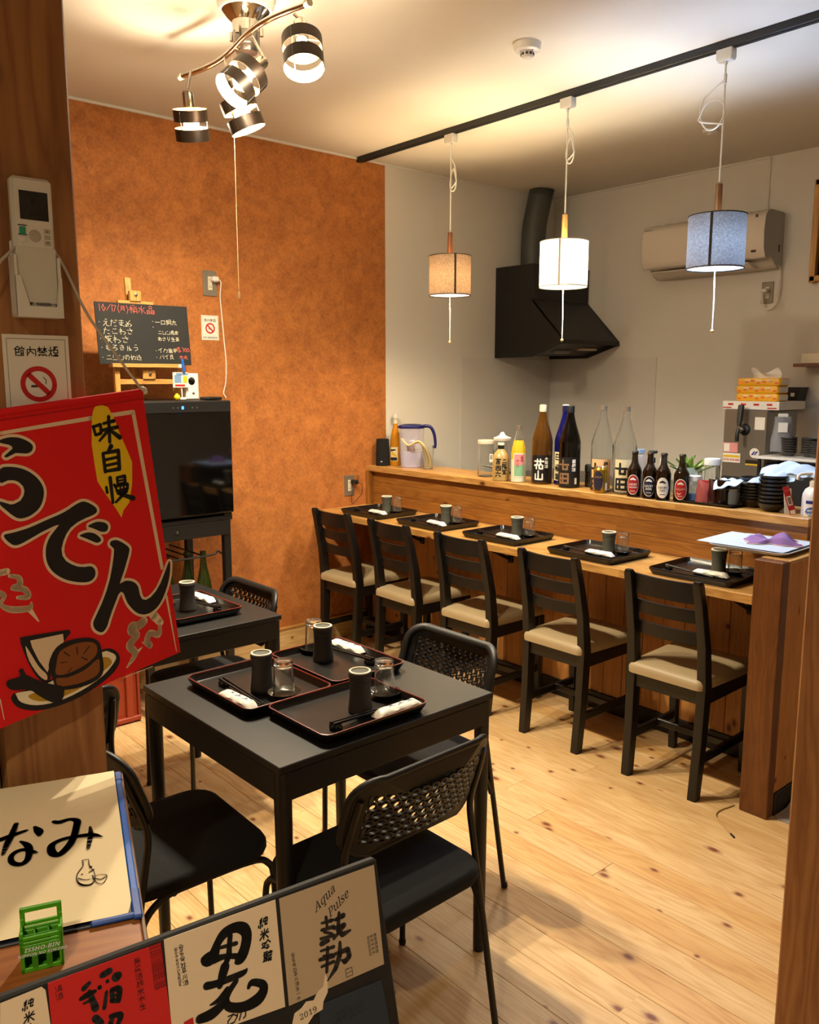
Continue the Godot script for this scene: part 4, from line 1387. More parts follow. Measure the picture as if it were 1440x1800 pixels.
func settings() -> void:
	mat("saucer_glaze", Color(0.20, 0.175, 0.14), 0.18, 0.4)
	mat("wrapper", Color(0.87, 0.85, 0.80), 0.4)
	mat("ink_pale_blue", Color(0.58, 0.62, 0.72), 0.6)
	mat("chopstick", Color(0.05, 0.035, 0.03), 0.3)
	mat("rest_glaze", Color(0.02, 0.02, 0.02), 0.08)
	# five settings on the counter
	var places := ["on the counter nearest the orange wall", "at the second counter seat from the orange wall", "at the middle counter seat", "at the fourth counter seat from the orange wall", "on the counter nearest the brown end post"]
	var tx := [-3.735, -3.245, -2.745, -2.212, -1.692]
	var turns := [0.0, -0.035, 0.0, -0.02, 0.01]
	var first := {}
	for k in 5:
		var tr := Transform3D(Basis(Vector3.UP, turns[k]), Vector3(tx[k], CT, -3.025))
		var fl := Vector3(0, 0.0087, 0)
		var it := [
			["tray", "square-cornered black lacquer tray " + places[k], Vector3.ZERO],
			["cup", "ribbed grey-green tea cup with pale rim " + places[k], Vector3(0.028, 0, -0.035) + fl],
			["saucer", "small dark saucer under an upturned glass " + places[k], Vector3(0.078, 0, -0.068) + fl],
			["glass", "small upturned glass tumbler " + places[k], Vector3(0.078, 0.0048, -0.068) + fl],
			["towel", "white wrapped wet towel roll " + places[k], Vector3(0.036, 0, 0.040) + fl],
			["rest", "tiny black chopstick rest " + places[k], Vector3(-0.138, 0, 0.052) + fl]]
		for q in it:
			var at: Vector3 = tr * (q[2] as Vector3)
			if k == 0:
				match q[0]:
					"tray": first.tray = make_tray("serving_tray", q[1], 0.355, 0.30, at, turns[0], "lacquer trays along the counter", false)
					"cup": first.cup = make_cup(q[1], at, "tea cups along the counter", false)
					"saucer": first.saucer = make_saucer(q[1], at, "saucers along the counter")
					"glass": first.glass = make_tumbler(q[1], at, "upturned tumblers along the counter", 88)
					"towel": first.towel = make_towel(q[1], at, 0.0, "wet towels along the counter")
					"rest": first.rest = make_rest(q[1], at, 0.6, "chopstick rests along the counter")
			else:
				copy(first[q[0]], q[1], at, turns[k] + (0.06 * sin(k * 5.0) if q[0] == "towel" else 0.0))
		for s in 2:
			var a: Vector3 = tr * (Vector3(0.06, 0.0045, 0.066 - 0.009 * s) + fl)
			var b: Vector3 = tr * (Vector3(-0.152, 0.0165, 0.055 - 0.010 * s) + fl)
			make_chopstick("%s black chopstick on the tray %s" % [["front", "rear"][s], places[k]], a, b, "chopsticks along the counter")
	# three settings on the near table and one on the far table
	var g3 := "settings on the black dining tables"
	var sets := [
		["on the left tray of the near table", Vector3(-1.902, 0, -1.124), 0.325, 0.262, Vector3(-1.874, 0, -1.118), Vector3(-1.800, 0, -1.138), Vector3(-1.836, 0, -1.022), 0.06, Vector3(-1.972, 0, -1.060), Vector3(-1.782, 0, -1.062)],
		["on the tray at the counter side of the near table", Vector3(-1.918, 0, -1.394), 0.325, 0.252, Vector3(-1.972, 0, -1.384), Vector3(-2.052, 0, -1.408), Vector3(-2.004, 0, -1.492), 0.06, Vector3(-1.852, 0, -1.462), Vector3(-2.045, 0, -1.460)],
		["on the right tray of the near table", Vector3(-1.615, 0, -1.206), 0.252, 0.322, Vector3(-1.594, 0, -1.228), Vector3(-1.630, 0, -1.335), Vector3(-1.522, 0, -1.290), PI / 2, Vector3(-1.542, 0, -1.115), Vector3(-1.556, 0, -1.33)],
		["on the far table by the cooler", Vector3(-2.745, 0, -1.345), 0.325, 0.262, Vector3(-2.731, 0, -1.336), Vector3(-2.85, 0, -1.30), Vector3(-2.825, 0, -1.440), 0.08, Vector3(-2.645, 0, -1.405), Vector3(-2.845, 0, -1.395)]]
	for k in 4:
		var s: Array = sets[k]
		var y := Vector3(0, 0.7502, 0)
		var fl := Vector3(0, 0.0087, 0) + y
		make_tray("lacquer_tray", "black lacquer tray with red rim, " + ["left one on the near table", "counter-side one on the near table", "right front one on the near table", "half hidden on the far table"][k], s[2], s[3], s[1] + y, 0.01, "red rimmed trays", true)
		make_cup("dark ribbed upturned tea cup " + s[0], s[4] + fl, "upturned dark tea cups", true)
		make_saucer("dark saucer under a glass " + s[0], s[5] + fl, "saucers on the dining tables")
		make_tumbler("upturned thick-bottomed glass tumbler " + s[0], s[5] + fl + Vector3(0, 0.0048, 0), "upturned tumblers on the dining tables", 93)
		make_towel("white film-wrapped wet towel " + s[0], s[6] + fl, s[7], "wet towels on the dining tables")
		make_rest("glossy black chopstick rest " + s[0], s[8] + fl, 0.4, "chopstick rests on the dining tables")
		for c in 2:
			var dir: Vector3 = (s[9] - s[8]).normalized()
			var side := dir.cross(Vector3.UP) * (0.006 if c == 0 else -0.006)
			make_chopstick("%s black chopstick %s" % [["near", "far"][c], s[0]], s[9] + fl + side * 0.7 + Vector3(0, 0.005, 0), s[8] - dir * 0.012 + fl + side + Vector3(0, 0.0175, 0), "chopsticks on the dining tables")

func bottle(called: String, label: String, cat: String, at: Vector3, prof: Array, glass: Material, turn := 0.69, group := "") -> Node3D:
	var t := thing(called, label, cat, at, turn, group)
	part("glass_body", glathe(P(prof) if not prof.is_empty() else hollow(BIG, 3.0), 32), glass, t)
	return t

func patch(t: Node3D, called: String, r: float, w: float, y0: float, y1: float, m: Material, off := 0.0, oval := false) -> Geo:   # a label wrapped on a bottle; returns a Geo for its print
	var g := G()
	g.curv = r + 0.0003
	g.crease = 0.6
	var n := 14
	for k in n:
		var a := (float(k) / n - 0.5) * w + off
		var b := (float(k + 1) / n - 0.5) * w + off
		var ha := 1.0
		var hb := 1.0
		if oval:
			ha = sqrt(maxf(0.0, 1.0 - pow(2.0 * (a - off) / w, 2.0)))
			hb = sqrt(maxf(0.0, 1.0 - pow(2.0 * (b - off) / w, 2.0)))
		var c := (y0 + y1) / 2
		var h := (y1 - y0) / 2
		g.quad(Vector3(a, c - h * ha, 0), Vector3(b, c - h * hb, 0), Vector3(b, c + h * hb, 0), Vector3(a, c + h * ha, 0))
	part(called, g, m, t)
	var p := G()
	p.curv = r + 0.0007
	return p

const BIG := [0, 3, 30, 2, 46, 0, 51, 3, 52.5, 9, 52.5, 212, 51, 228, 46, 250, 38, 276, 29, 304, 22, 330, 17.5, 352, 15.8, 368, 15.5, 380]
const BEER := [0, 2, 26, 0, 31, 2, 32.5, 6, 32.5, 112, 31.5, 120, 27, 132, 20, 144, 15.5, 154, 13.8, 166, 12.8, 190, 13.6, 192, 13.6, 197, 12.6, 198]

func shelf_things() -> void:
	var s := Vector3(0, SH + 0.0003, 0)
	mat("label_cream", Color(0.84, 0.78, 0.62), 0.7)
	mat("label_peach", Color(0.86, 0.66, 0.47), 0.7)
	mat("label_black", Color(0.02, 0.02, 0.022), 0.5)
	mat("label_red", Color(0.62, 0.06, 0.07), 0.6)
	mat("label_navy", Color(0.09, 0.07, 0.17), 0.6)
	mat("label_white", Color(0.84, 0.81, 0.75), 0.6)
	mat("label_gold", Color(0.74, 0.55, 0.22), 0.4, 0.5)
	mat("label_dark_gold", Color(0.35, 0.25, 0.08), 0.5)
	mat("label_pink", Color(0.80, 0.52, 0.50), 0.6)
	mat("label_green", Color(0.48, 0.66, 0.50), 0.6)
	mat("label_blue", Color(0.40, 0.52, 0.66), 0.6)
	mat("jug_glaze", Color(0.66, 0.54, 0.32), 0.3)
	mat("juice_yellow", Color(0.80, 0.66, 0.14), 0.25)
	mat("juice_orange", Color(0.72, 0.47, 0.07), 0.2)
	mat("cloudy_white", Color(0.80, 0.80, 0.70), 0.3)
	mat("lid_blue", Color(0.05, 0.06, 0.33), 0.35)
	mat("bone", Color(0.82, 0.72, 0.50), 0.4)
	mat("cap_silver", Color(0.74, 0.72, 0.68), 0.3, 0.9)
	mat("can_gold", Color(0.72, 0.58, 0.20), 0.28, 0.9)
	mat("filter_core", Color(0.52, 0.40, 0.33), 0.6)
	# speaker
	var t := thing("speaker", "black cylindrical cloth-covered speaker at the wall end of the shelf", "speaker", Vector3(-4.035, SH, -3.30), 0.7)
	part("body", glathe(P([0, 0, 41, 0, 43, 4, 43, 22, 39, 158, 36, 163, 0, 163]), 40), M.black_cloth, t)
	part("top_plate", glathe(P([35, 163.2, 33, 164.5, 0, 164]), 32), M.black_plastic, t)
	var lg := G()
	lg.curv = 0.0433
	lg.stroke([Vector3(-0.004, 0.024, 0.0012), Vector3(0.0, 0.030, 0.0022), Vector3(0.004, 0.027, 0.0018)])
	part("logo", lg, M.ink_white, t)
	part("cable", gtube(smooth_path([Vector3(-0.03, 0.012, -0.03), Vector3(-0.075, 0.018, 0.0), Vector3(-0.095, -0.02, 0.07), Vector3(-0.07, -0.09, 0.13), Vector3(-0.10, -0.15, 0.15), Vector3(-0.125, -0.125, 0.165)].map(func(p): return p.rotated(Vector3.UP, -0.7)), 5), 0.002, 6), M.ink_brown, t)
	# bottles at the wall end
	t = bottle("sake_bottle", "clear glass bottle with a white cap behind the black speaker", "bottle", Vector3(-4.055, SH, -3.42), [0, 2, 34, 0, 36, 5, 36, 150, 33, 175, 24, 215, 15, 250, 13, 285, 13, 300], M.clear_glass)
	part("cap", glathe(P([14.5, 284, 15, 286, 15, 312, 0, 313]), 16), M.white_plastic, t)
	t = bottle("juice_bottle", "amber yellow juice bottle with picture label beside the water pitcher", "bottle", Vector3(-3.985, SH, -3.36), [0, 2, 30, 0, 33, 4, 33, 120, 30, 160, 22, 205, 14, 240, 12.5, 262, 12.5, 268], M.juice_orange)
	part("cap", glathe(P([13.5, 256, 14, 258, 14, 278, 0, 279]), 16), M.cream_plastic, t)
	var p := patch(t, "label", 0.0335, 0.05, 0.03, 0.115, M.label_cream, -0.004)
	p.stroke([Vector3(-0.022, 0.095, 0.006), Vector3(0.004, 0.098, 0.004)])
	p.stroke([Vector3(-0.02, 0.043, 0.010), Vector3(0.008, 0.043, 0.010)])
	part("label_print", p, M.ink, t)
	p = G()
	p.curv = 0.0343
	p.stroke([Vector3(-0.012, 0.078, 0.007), Vector3(-0.002, 0.068, 0.010), Vector3(0.006, 0.062, 0.006)])
	part("label_picture", p, M.juice_yellow, t)
	# water filter pitcher
	t = thing("water_pitcher", "clear water filter pitcher with dark blue lid and handle", "pitcher", Vector3(-3.845, SH, -3.37), 0.75)
	var b := G()
	b.loft([ring(0.085, 0.10, 0.03, 0.003), ring(0.125, 0.105, 0.035, 0.0), ring(0.135, 0.108, 0.04, 0.06), ring(0.15, 0.112, 0.04, 0.235)])
	part("jug", b, M.violet_plastic, t)
	b = G()
	b.loft([ring(0.128, 0.098, 0.034, 0.004), ring(0.138, 0.102, 0.036, 0.098)], true, true)
	part("water", b, M.water_milky, t)
	b = G()
	b.loft([ring(0.05, 0.05, 0.02, 0.13, 5, Vector3(-0.005, 0, 0)), ring(0.108, 0.085, 0.03, 0.165, 5, Vector3(-0.01, 0, 0)), ring(0.125, 0.10, 0.035, 0.232, 5, Vector3(-0.01, 0, 0))])
	part("funnel", b, M.violet_plastic, t)
	part("filter_cartridge", G_at(Vector3(-0.005, 0.05, 0), P([0, 0, 21, 0, 23, 4, 24, 70, 28, 78, 0, 80]), 24), M.filter_core, t)
	b = G()
	b.loft([ring(0.155, 0.118, 0.042, 0.234), ring(0.165, 0.122, 0.046, 0.24, 5, Vector3(-0.004, 0, 0)), ring(0.16, 0.118, 0.044, 0.25), ring(0.10, 0.07, 0.03, 0.258), ring(0.02, 0.02, 0.008, 0.26)], true, true)
	part("lid", b, M.lid_blue, t)
	b = G()
	b.tube(smooth_path([Vector3(0.07, 0.247, 0), Vector3(0.11, 0.243, 0), Vector3(0.133, 0.205, 0), Vector3(0.142, 0.15, 0), Vector3(0.14, 0.115, 0)], 5), 0.011, 10, 0.008)
	part("handle", b, M.lid_blue, t)
	# glass holding two pale salad hands
	t = thing("drinking_glass", "straight drinking glass holding pale bone-coloured serving tongs", "glass", Vector3(-3.70, SH, -3.37))
	part("glass", glathe(P([0, 2, 27, 0, 30, 3, 35, 140, 33.6, 140, 28.5, 12, 0, 10]), 28), M.solid_glass, t)
	t = thing("serving_tongs", "pair of curved bone-coloured serving tongs standing in a glass", "tongs", Vector3(-3.70, SH, -3.37), 0.75)
	for k in 2:
		var q := smooth_path([Vector3(-0.004 + k * 0.02, 0.018, 0.008 * k), Vector3(-0.012 + k * 0.02, 0.08, 0.006), Vector3(-0.034 + k * 0.006, 0.142, 0.004 + 0.012 * k), Vector3(-0.060, 0.158 + 0.006 * k, 0.006 + 0.014 * k), Vector3(-0.115, 0.140, 0.004 + 0.016 * k), Vector3(-0.150 - 0.01 * k, 0.180, 0.012 * k)], 5)
		part("arm", gtube(q, 0.010, 8, 0.003), M.bone, t)
	# faucet behind the shelf
	t = thing("kitchen_faucet", "dark chrome kitchen tap with lever showing just above the shelf", "faucet", Vector3(-3.36, 0.86, -3.62), 0.4)
	part("column", glathe(P([0, 0, 26, 0, 26, 6, 20, 10, 19, 190, 22, 194, 22, 205, 0, 208]), 24), M.chrome, t)
	part("spout", gtube(smooth_path([Vector3(0, 0.15, 0), Vector3(0.0, 0.17, -0.08), Vector3(0, 0.175, -0.18), Vector3(0, 0.155, -0.20)], 5), 0.011, 12), M.chrome, t)
	part("lever", gtube([Vector3(0, 0.205, 0), Vector3(-0.10, 0.222, 0.05)], 0.009, 10, 0.006), M.steel, t)
	# two glass carafes with lids
	t = thing("glass_carafe", "clear wide-mouthed glass carafe with a pale ring lid left of the jug", "carafe", Vector3(-3.205, SH, -3.345))
	part("body", glathe(hollow([0, 2, 38, 0, 44, 4, 45, 90, 42, 140, 40, 165, 43, 192], 2.5), 32), M.solid_glass, t)
	part("lid", glathe(P([42, 178, 45, 179, 46, 194, 44, 198, 0, 196]), 32), M.cream_plastic, t)
	t = thing("glass_carafe", "clear glass carafe with a white pointed lid behind the ochre jug", "carafe", Vector3(-3.155, SH, -3.42))
	part("body", glathe(hollow([0, 2, 38, 0, 42, 4, 43, 100, 40, 150, 38, 185, 41, 204], 2.5), 32), M.solid_glass, t)
	part("lid", glathe(P([41, 192, 47, 200, 48, 210, 30, 216, 16, 224, 12, 234, 6, 240, 0, 240]), 32), M.white_plastic, t)
	# ochre stoneware jug
	t = thing("shochu_jug", "ochre stoneware liquor jug with bold black brush characters", "jug", Vector3(-3.02, SH, -3.265), 0.69)
	part("body", glathe(P([0, 0, 40, 0, 44, 4, 45, 40, 44, 110, 41, 130, 31, 148, 19, 160, 15, 168]), 36), M.jug_glaze, t)
	part("neck", glathe(P([15.2, 162, 16.5, 164, 16.5, 184, 14, 186]), 20), M.label_black, t)
	part("stopper", glathe(P([14, 184, 17, 185, 18, 192, 16, 197, 0, 198]), 20), M.glaze_white, t)
	p = G()
	p.curv = 0.0455
	p.kanji("吉四六", Vector2(-0.026, 0.118), 0.028, 0.0031, true)
	p.kanji("二階堂", Vector2(0.010, 0.118), 0.024, 0.0024, true)
	part("brush_characters", p, M.ink, t)
	part("tag_cord", gtube([Vector3(-0.017, 0.17, 0.006), Vector3(-0.048, 0.138, 0.012)], 0.0012, 5), M.ink, t)
	part("neck_tag", gbox(Vector3(-0.050, 0.118, 0.014), Vector3(0.017, 0.042, 0.002)), M.label_white, t)
	var ng := G()
	ng.x = Transform3D(Basis(), Vector3(-0.050, 0.118, 0.0154))
	ng.kanji("白田", Vector2(-0.005, 0.016), 0.010, 0.001, true)
	part("tag_print", ng, M.ink, t)
	# yuzu liqueur
	t = bottle("liqueur_bottle", "cloudy yellow and white liqueur bottle with pastel label", "bottle", Vector3(-2.92, SH, -3.29), [0, 2, 33, 0, 38, 4, 38.5, 118, 37, 130], M.cloudy_white)
	part("yellow_layer", glathe(P([38.4, 118, 38, 150, 34, 178, 25, 215, 0, 216]), 32), M.juice_yellow, t)
	part("glass_neck", glathe(hollow([24, 216, 25.3, 217, 17, 245, 14, 268, 13.5, 278], 2.0).slice(0, 9), 28), M.solid_glass, t)
	part("cap", glathe(P([14.5, 268, 15.5, 270, 15.5, 290, 0, 291]), 18), M.cap_silver, t)
	p = patch(t, "label", 0.0388, 0.068, 0.028, 0.15, M.label_white, 0.006)
	part("label_field", gpatch(0.0393, -0.022, 0.034, 0.033, 0.09), M.label_green, t)
	part("label_field", gpatch(0.0393, -0.022, 0.034, 0.09, 0.145), M.label_pink, t)
	p = G()
	p.curv = 0.0398
	p.kanji("花白", Vector2(0.012, 0.136), 0.013, 0.0012, true)
	p.kanji("本日", Vector2(-0.012, 0.12), 0.018, 0.0009, true)
	part("label_print", p, M.label_red, t)
	# small clear bottle with blue label
	t = bottle("small_bottle", "small clear bottle with white cap and blue label beside the brown bottle", "bottle", Vector3(-2.877, SH, -3.372), [0, 2, 26, 0, 29, 3, 29, 120, 26, 140, 17, 165, 14, 180, 14, 192], M.clear_glass)
	part("cap", glathe(P([14.5, 180, 16, 182, 16, 202, 0, 203]), 16), M.white_plastic, t)
	p = patch(t, "label", 0.0293, 0.05, 0.055, 0.118, M.label_blue, 0.0)
	p.kanji("白水", Vector2(-0.008, 0.112), 0.02, 0.0016, true)
	part("label_print", p, M.ink, t)
	# three big dark bottles
	t = bottle("sake_bottle", "tall olive brown bottle with black label and white brush characters", "bottle", Vector3(-2.795, SH, -3.325), BIG, M.brown_sake_glass, 0.69, "tall dark liquor bottles")
	part("cap", glathe(P([16.5, 362, 17.5, 364, 17.5, 392, 15, 397, 0, 398]), 20), M.cream_plastic, t)
	p = patch(t, "label", 0.0526, 0.112, 0.012, 0.148, M.label_black)
	p.kanji("花山", Vector2(-0.038, 0.128), 0.050, 0.0042, true)
	p.kanji("本醸酒", Vector2(0.016, 0.138), 0.016, 0.0014, true)
	part("label_print", p, M.ink_white, t)
	t = bottle("sake_bottle", "tall cobalt blue bottle with yellow label, half behind the black one", "bottle", Vector3(-2.704, SH, -3.392), BIG, M.cobalt_glass, 0.5, "tall dark liquor bottles")
	part("cap", glathe(P([16.5, 362, 17.5, 364, 17.5, 392, 15, 397, 0, 398]), 20), M.label_navy_cap, t)
	part("cap_top", glathe(P([17.6, 394, 15, 398.5, 0, 399]), 20), M.cream_plastic, t)
	p = patch(t, "label", 0.0526, 0.11, 0.022, 0.165, M.label_cream)
	p.kanji("白", Vector2(-0.045, 0.155), 0.030, 0.003)
	p.kanji("梅塩", Vector2(-0.045, 0.100), 0.034, 0.0034, true)
	part("label_print", p, M.ink, t)
	t = bottle("sake_bottle", "tall black bottle with silver and white brush characters", "bottle", Vector3(-2.612, SH, -3.315), BIG, M.black_glass, 0.69, "tall dark liquor bottles")
	part("cap", glathe(P([16.5, 362, 17.5, 364, 17.5, 392, 15, 397, 0, 398]), 20), M.black_plastic, t)
	p = patch(t, "label", 0.0526, 0.118, 0.010, 0.150, M.label_black)
	p.kanji("七田", Vector2(-0.056, 0.136), 0.052, 0.0052, true)
	part("label_print", p, M.label_bronze, t)
	p = G()
	p.curv = 0.0534
	p.kanji("黒純酒", Vector2(0.012, 0.140), 0.017, 0.0018, true)
	p.face(PackedVector2Array([Vector2(0.026, 0.020), Vector2(0.038, 0.020), Vector2(0.038, 0.05), Vector2(0.026, 0.05)]), 0.0)
	part("label_print", p, M.ink_white, t)
	# soy sauce pot
	t = thing("sauce_pot", "small dark sauce dispenser with black lid between black and clear bottles", "sauce dispenser", Vector3(-2.545, SH, -3.40))
	part("body", glathe(P([0, 0, 27, 0, 29, 3, 29, 76, 26, 80]), 24), M.amber_glass, t)
	part("lid", glathe(P([28, 76, 31, 78, 31, 104, 28, 110, 0, 112]), 24), M.black_plastic, t)
	# two clear big bottles
	for k in 2:
		t = bottle("clear_sake_bottle", ["empty tall clear bottle with peach label behind the beer can", "empty tall clear bottle with cream label beside the beer bottles"][k], "bottle", [Vector3(-2.432, SH, -3.33), Vector3(-2.300, SH, -3.325)][k], [], M.solid_glass, [0.55, 0.55][k], "tall clear bottles")
		part("cap", glathe(P([16, 378, 17.5, 379, 17.5, 400, 0, 401]), 20), M.cap_silver, t)
		part("neck_ring", glathe(P([16, 352, 18, 354, 18, 360, 16, 362]), 20), M.clear_glass, t)
		p = patch(t, "label", 0.0526, 0.098, 0.014, [0.152, 0.160][k], [M.label_peach, M.label_cream][k], [0.0, 0.004][k])
		p.kanji("七田", Vector2([-0.052, -0.042][k], [0.132, 0.142][k]), 0.056, 0.0062, true)
		if k == 0:
			p.kanji("純米", Vector2(0.014, 0.140), 0.018, 0.0018, true)
		part("label_print", p, M.ink, t)
	# beer can
	t = thing("beer_can", "gold beer can with dark oval label on the shelf edge", "can", Vector3(-2.384, SH, -3.2575), 0.69)
	part("body", glathe(P([26, 1, 30, 8, 32.5, 13, 32.5, 106, 31, 111, 27, 117, 26.5, 119.5]), 32), M.can_gold, t)
	part("lid", glathe(P([26.5, 119.5, 27.5, 121, 25, 121, 24, 118, 0, 118]), 32), M.cap_silver, t)
	p = patch(t, "oval_label", 0.0329, 0.05, 0.014, 0.104, M.label_navy, -0.014, true)
	for k in 3:
		p.stroke([Vector3(-0.030 + k * 0.012, 0.072, 0.0012), Vector3(-0.026 + k * 0.012, 0.080, 0.0014), Vector3(-0.021 + k * 0.012, 0.073, 0.0012)])
	p.face(PackedVector2Array([Vector2(-0.036, 0.048), Vector2(0.008, 0.048), Vector2(0.008, 0.056), Vector2(-0.036, 0.056)]), 0.0)
	part("label_print", p, M.label_gold, t)
	part("label_field", gpatch(0.0333, 0.022, 0.036, 0.014, 0.048), M.label_white, t)
	# plastic bottle behind the second clear bottle
	t = bottle("plastic_bottle", "clear plastic bottle with pale blue cap behind the tall clear bottle", "bottle", Vector3(-2.285, SH, -3.43), [0, 2, 34, 0, 37, 4, 37, 120, 30, 150, 16, 172, 13, 180, 13, 190], M.clear_plastic)
	part("cap", glathe(P([15, 180, 17, 181, 17, 200, 0, 201]), 20), M.cap_pale_blue, t)
	# four beer bottles with oval labels
	var spec := [[Vector3(-2.207, SH, -3.268), M.label_red, "LUCKY", "CHICKEN", M.ink_white, "small brown beer bottle with oval red label, leftmost of the row", -0.008], [Vector3(-2.127, SH, -3.268), M.label_navy, "LUCKY", "DOG", M.ink_white, "small brown beer bottle with oval dark blue label", -0.006],
		[Vector3(-2.055, SH, -3.262), M.label_white, "LUCKY", "CAT", M.ink, "small brown beer bottle with oval white label", -0.006], [Vector3(-1.972, SH, -3.272), M.label_red, "", "", M.label_cream, "small brown beer bottle with oval red label, nearest the tray of jars", -0.008]]
	for q in spec:
		t = bottle("beer_bottle", q[5], "bottle", q[0], BEER, M.amber_glass, 0.66, "small beer bottles in a row")
		part("beer", glathe(P([0, 4, 31, 4, 31, 112, 26, 130, 0, 131]), 24), M.beer_dark, t)
		part("crown_cap", glathe(P([13.8, 196, 15.2, 197, 14.4, 203, 11, 206.5, 0, 207]), 20), M.bronze, t)
		patch(t, "label_border", 0.0327, 0.058, 0.012, 0.102, M.label_white, q[6], true)
		p = patch(t, "label", 0.0331, 0.053, 0.0155, 0.0985, q[1], q[6], true)
		if q[2]:
			p.text(q[2], Vector2(q[6], 0.058), 0.0095, sans)
		else:
			p.kanji("ニシンイカ", Vector2(q[6] - 0.018, 0.062), 0.007, 0.0006)
		if q[3]:
			p.text(q[3], Vector2(q[6], 0.045), 0.0095 if q[3].length() < 5 else 0.007, sans)
		else:
			p.stroke([Vector3(q[6] - 0.014, 0.042, 0.0012), Vector3(q[6] - 0.006, 0.036, 0.002), Vector3(q[6] + 0.004, 0.042, 0.0008)])
		p.stroke([Vector3(q[6] - 0.011, 0.080, 0.003), Vector3(q[6], 0.084, 0.005), Vector3(q[6] + 0.011, 0.079, 0.003)])
		p.stroke([Vector3(q[6] - 0.010, 0.028, 0.0012), Vector3(q[6] + 0.010, 0.028, 0.0012)])
		part("label_print", p, q[4], t)
	# pump bottle, small clear bottle with white cap, lettuce in a bag, jars
	t = thing("pump_bottle", "clear pump dispenser bottle with black head behind the beer bottles", "dispenser", Vector3(-2.215, SH, -3.41), 0.3)
	part("body", glathe(P([0, 2, 30, 0, 32, 4, 32, 110, 26, 128, 14, 138, 13, 146]), 24), M.clear_plastic, t)
	part("collar", glathe(P([14, 142, 18, 143, 18, 164, 12, 168, 5, 170, 5, 186, 0, 186]), 20), M.black_plastic, t)
	part("head", gbox(Vector3(0.006, 0.193, 0.0), Vector3(0.04, 0.014, 0.018), 0.004), M.black_plastic, t)
	t = bottle("small_bottle", "small clear bottle with ribbed white cap between two beer bottles", "bottle", Vector3(-2.15, SH, -3.41), [0, 2, 24, 0, 26, 3, 26, 110, 20, 126, 15, 132], M.clear_plastic)
	part("cap", glathe(P([15.5, 130, 17, 132, 17, 160, 14, 168, 0, 170]), 18), M.white_plastic, t)
	t = thing("lettuce", "green leafy vegetable sprouting from a crinkled clear bag", "vegetable", Vector3(-2.045, SH, -3.44))
	for k in 15:
		var a := k * 2.4
		var rr := 0.008 + 0.0028 * k
		var tilt := 0.25 + 0.055 * k
		var lf := G()
		var rings := []
		for j in 6:
			var f := j / 5.0
			var w := 0.016 * sin(PI * clampf(f * 0.85 + 0.12, 0, 1)) + 0.001
			var out := rr + f * f * 0.045 * tilt * 1.6
			var y := 0.10 + f * (0.088 - 0.0035 * k)
			var r := []
			for i in 5:
				var e := (i - 2) / 2.0
				var q := Vector3(e * w, y + absf(e) * 0.004 + sin(e * 5.0 + k) * 0.002, out - absf(e) * 0.004)
				r.append(q.rotated(Vector3.UP, a))
			rings.append(r)
		lf.loft(rings, false)
		part("leaf", lf, M.leaf_green if k % 3 else M.leaf_pale, t)
	var bag := G()
	var brs := []
	for j in 9:
		var f := j / 8.0
		var r := []
		for i in 18:
			var a := TAU * i / 18
			var rad := 0.052 + 0.012 * sin(f * PI) + 0.006 * sin(a * 5.0 + f * 7.0) + 0.004 * sin(a * 9.0 - f * 11.0)
			if f > 0.8:
				rad *= 1.0 + (f - 0.8) * 0.5
			r.append(Vector3(cos(a) * rad, 0.001 + f * 0.135, sin(a) * rad))
		brs.append(r)
	bag.loft(brs)
	part("bag", bag, M.bag_film, t)
	t = thing("storage_jar", "tall clear storage jar with white lid standing behind the red bag", "jar", Vector3(-1.932, SH, -3.45))
	part("body", glathe(hollow([0, 2, 30, 0, 33, 4, 33, 148, 31, 154], 2.0), 28), M.solid_glass, t)
	part("lid", glathe(P([32, 150, 36, 152, 36, 176, 33, 180, 0, 180]), 28), M.white_plastic, t)
	# tray with condiments
	t = thing("condiment_tray", "low black tray carrying jars and bags at the shelf edge", "tray", Vector3(-1.845, SH, -3.315), 0.0)
	b = G()
	b.loft([ring(0.235, 0.12, 0.02, 0.001), ring(0.255, 0.135, 0.025, 0.012), ring(0.25, 0.13, 0.022, 0.012), ring(0.232, 0.115, 0.02, 0.005), ring(0.02, 0.02, 0.004, 0.005)], true, true)
	part("tray_body", b, M.lacquer, t)
	var ty := SH + 0.0055
	t = thing("spice_jar", "short clear jar with white lid, leftmost on the condiment tray", "jar", Vector3(-1.938, ty, -3.318))
	part("body", glathe(P([0, 1, 22, 0, 25, 4, 25, 80, 22, 86]), 24), M.clear_glass, t)
	part("contents", glathe(P([0, 2, 22, 2, 22, 30, 0, 32]), 20), M.label_blue, t)
	part("lid", glathe(P([24, 84, 27, 86, 27, 106, 24, 108, 0, 108]), 24), M.white_plastic, t)
	sack("condiment_bag", "crumpled red and clear snack bag on the condiment tray", Vector3(-1.892, ty, -3.31), 0.2, Vector3(0.062, 0.088, 0.035), M.bag_pink, M.label_red)
	sack("condiment_bag", "crumpled dark reddish brown bag on the condiment tray", Vector3(-1.855, ty, -3.318), -0.2, Vector3(0.05, 0.095, 0.03), M.bag_brown, M.bag_brown)
	t = thing("spice_jar", "dark brown-filled jar on the condiment tray under the cloth", "jar", Vector3(-1.806, ty, -3.322))
	part("body", glathe(P([0, 1, 24, 0, 27, 3, 27, 88, 26, 100, 0, 101]), 24), M.jar_dark, t)
	part("band", glathe(P([27.4, 60, 28.2, 63, 27.4, 66]), 24), M.clay_grey, t)
	t = thing("spice_jar", "low grey glass pot at the right of the condiment tray", "jar", Vector3(-1.757, ty, -3.325))
	part("body", glathe(P([0, 1, 20, 0, 24, 4, 25, 58, 23, 60]), 24), M.grey_glass, t)
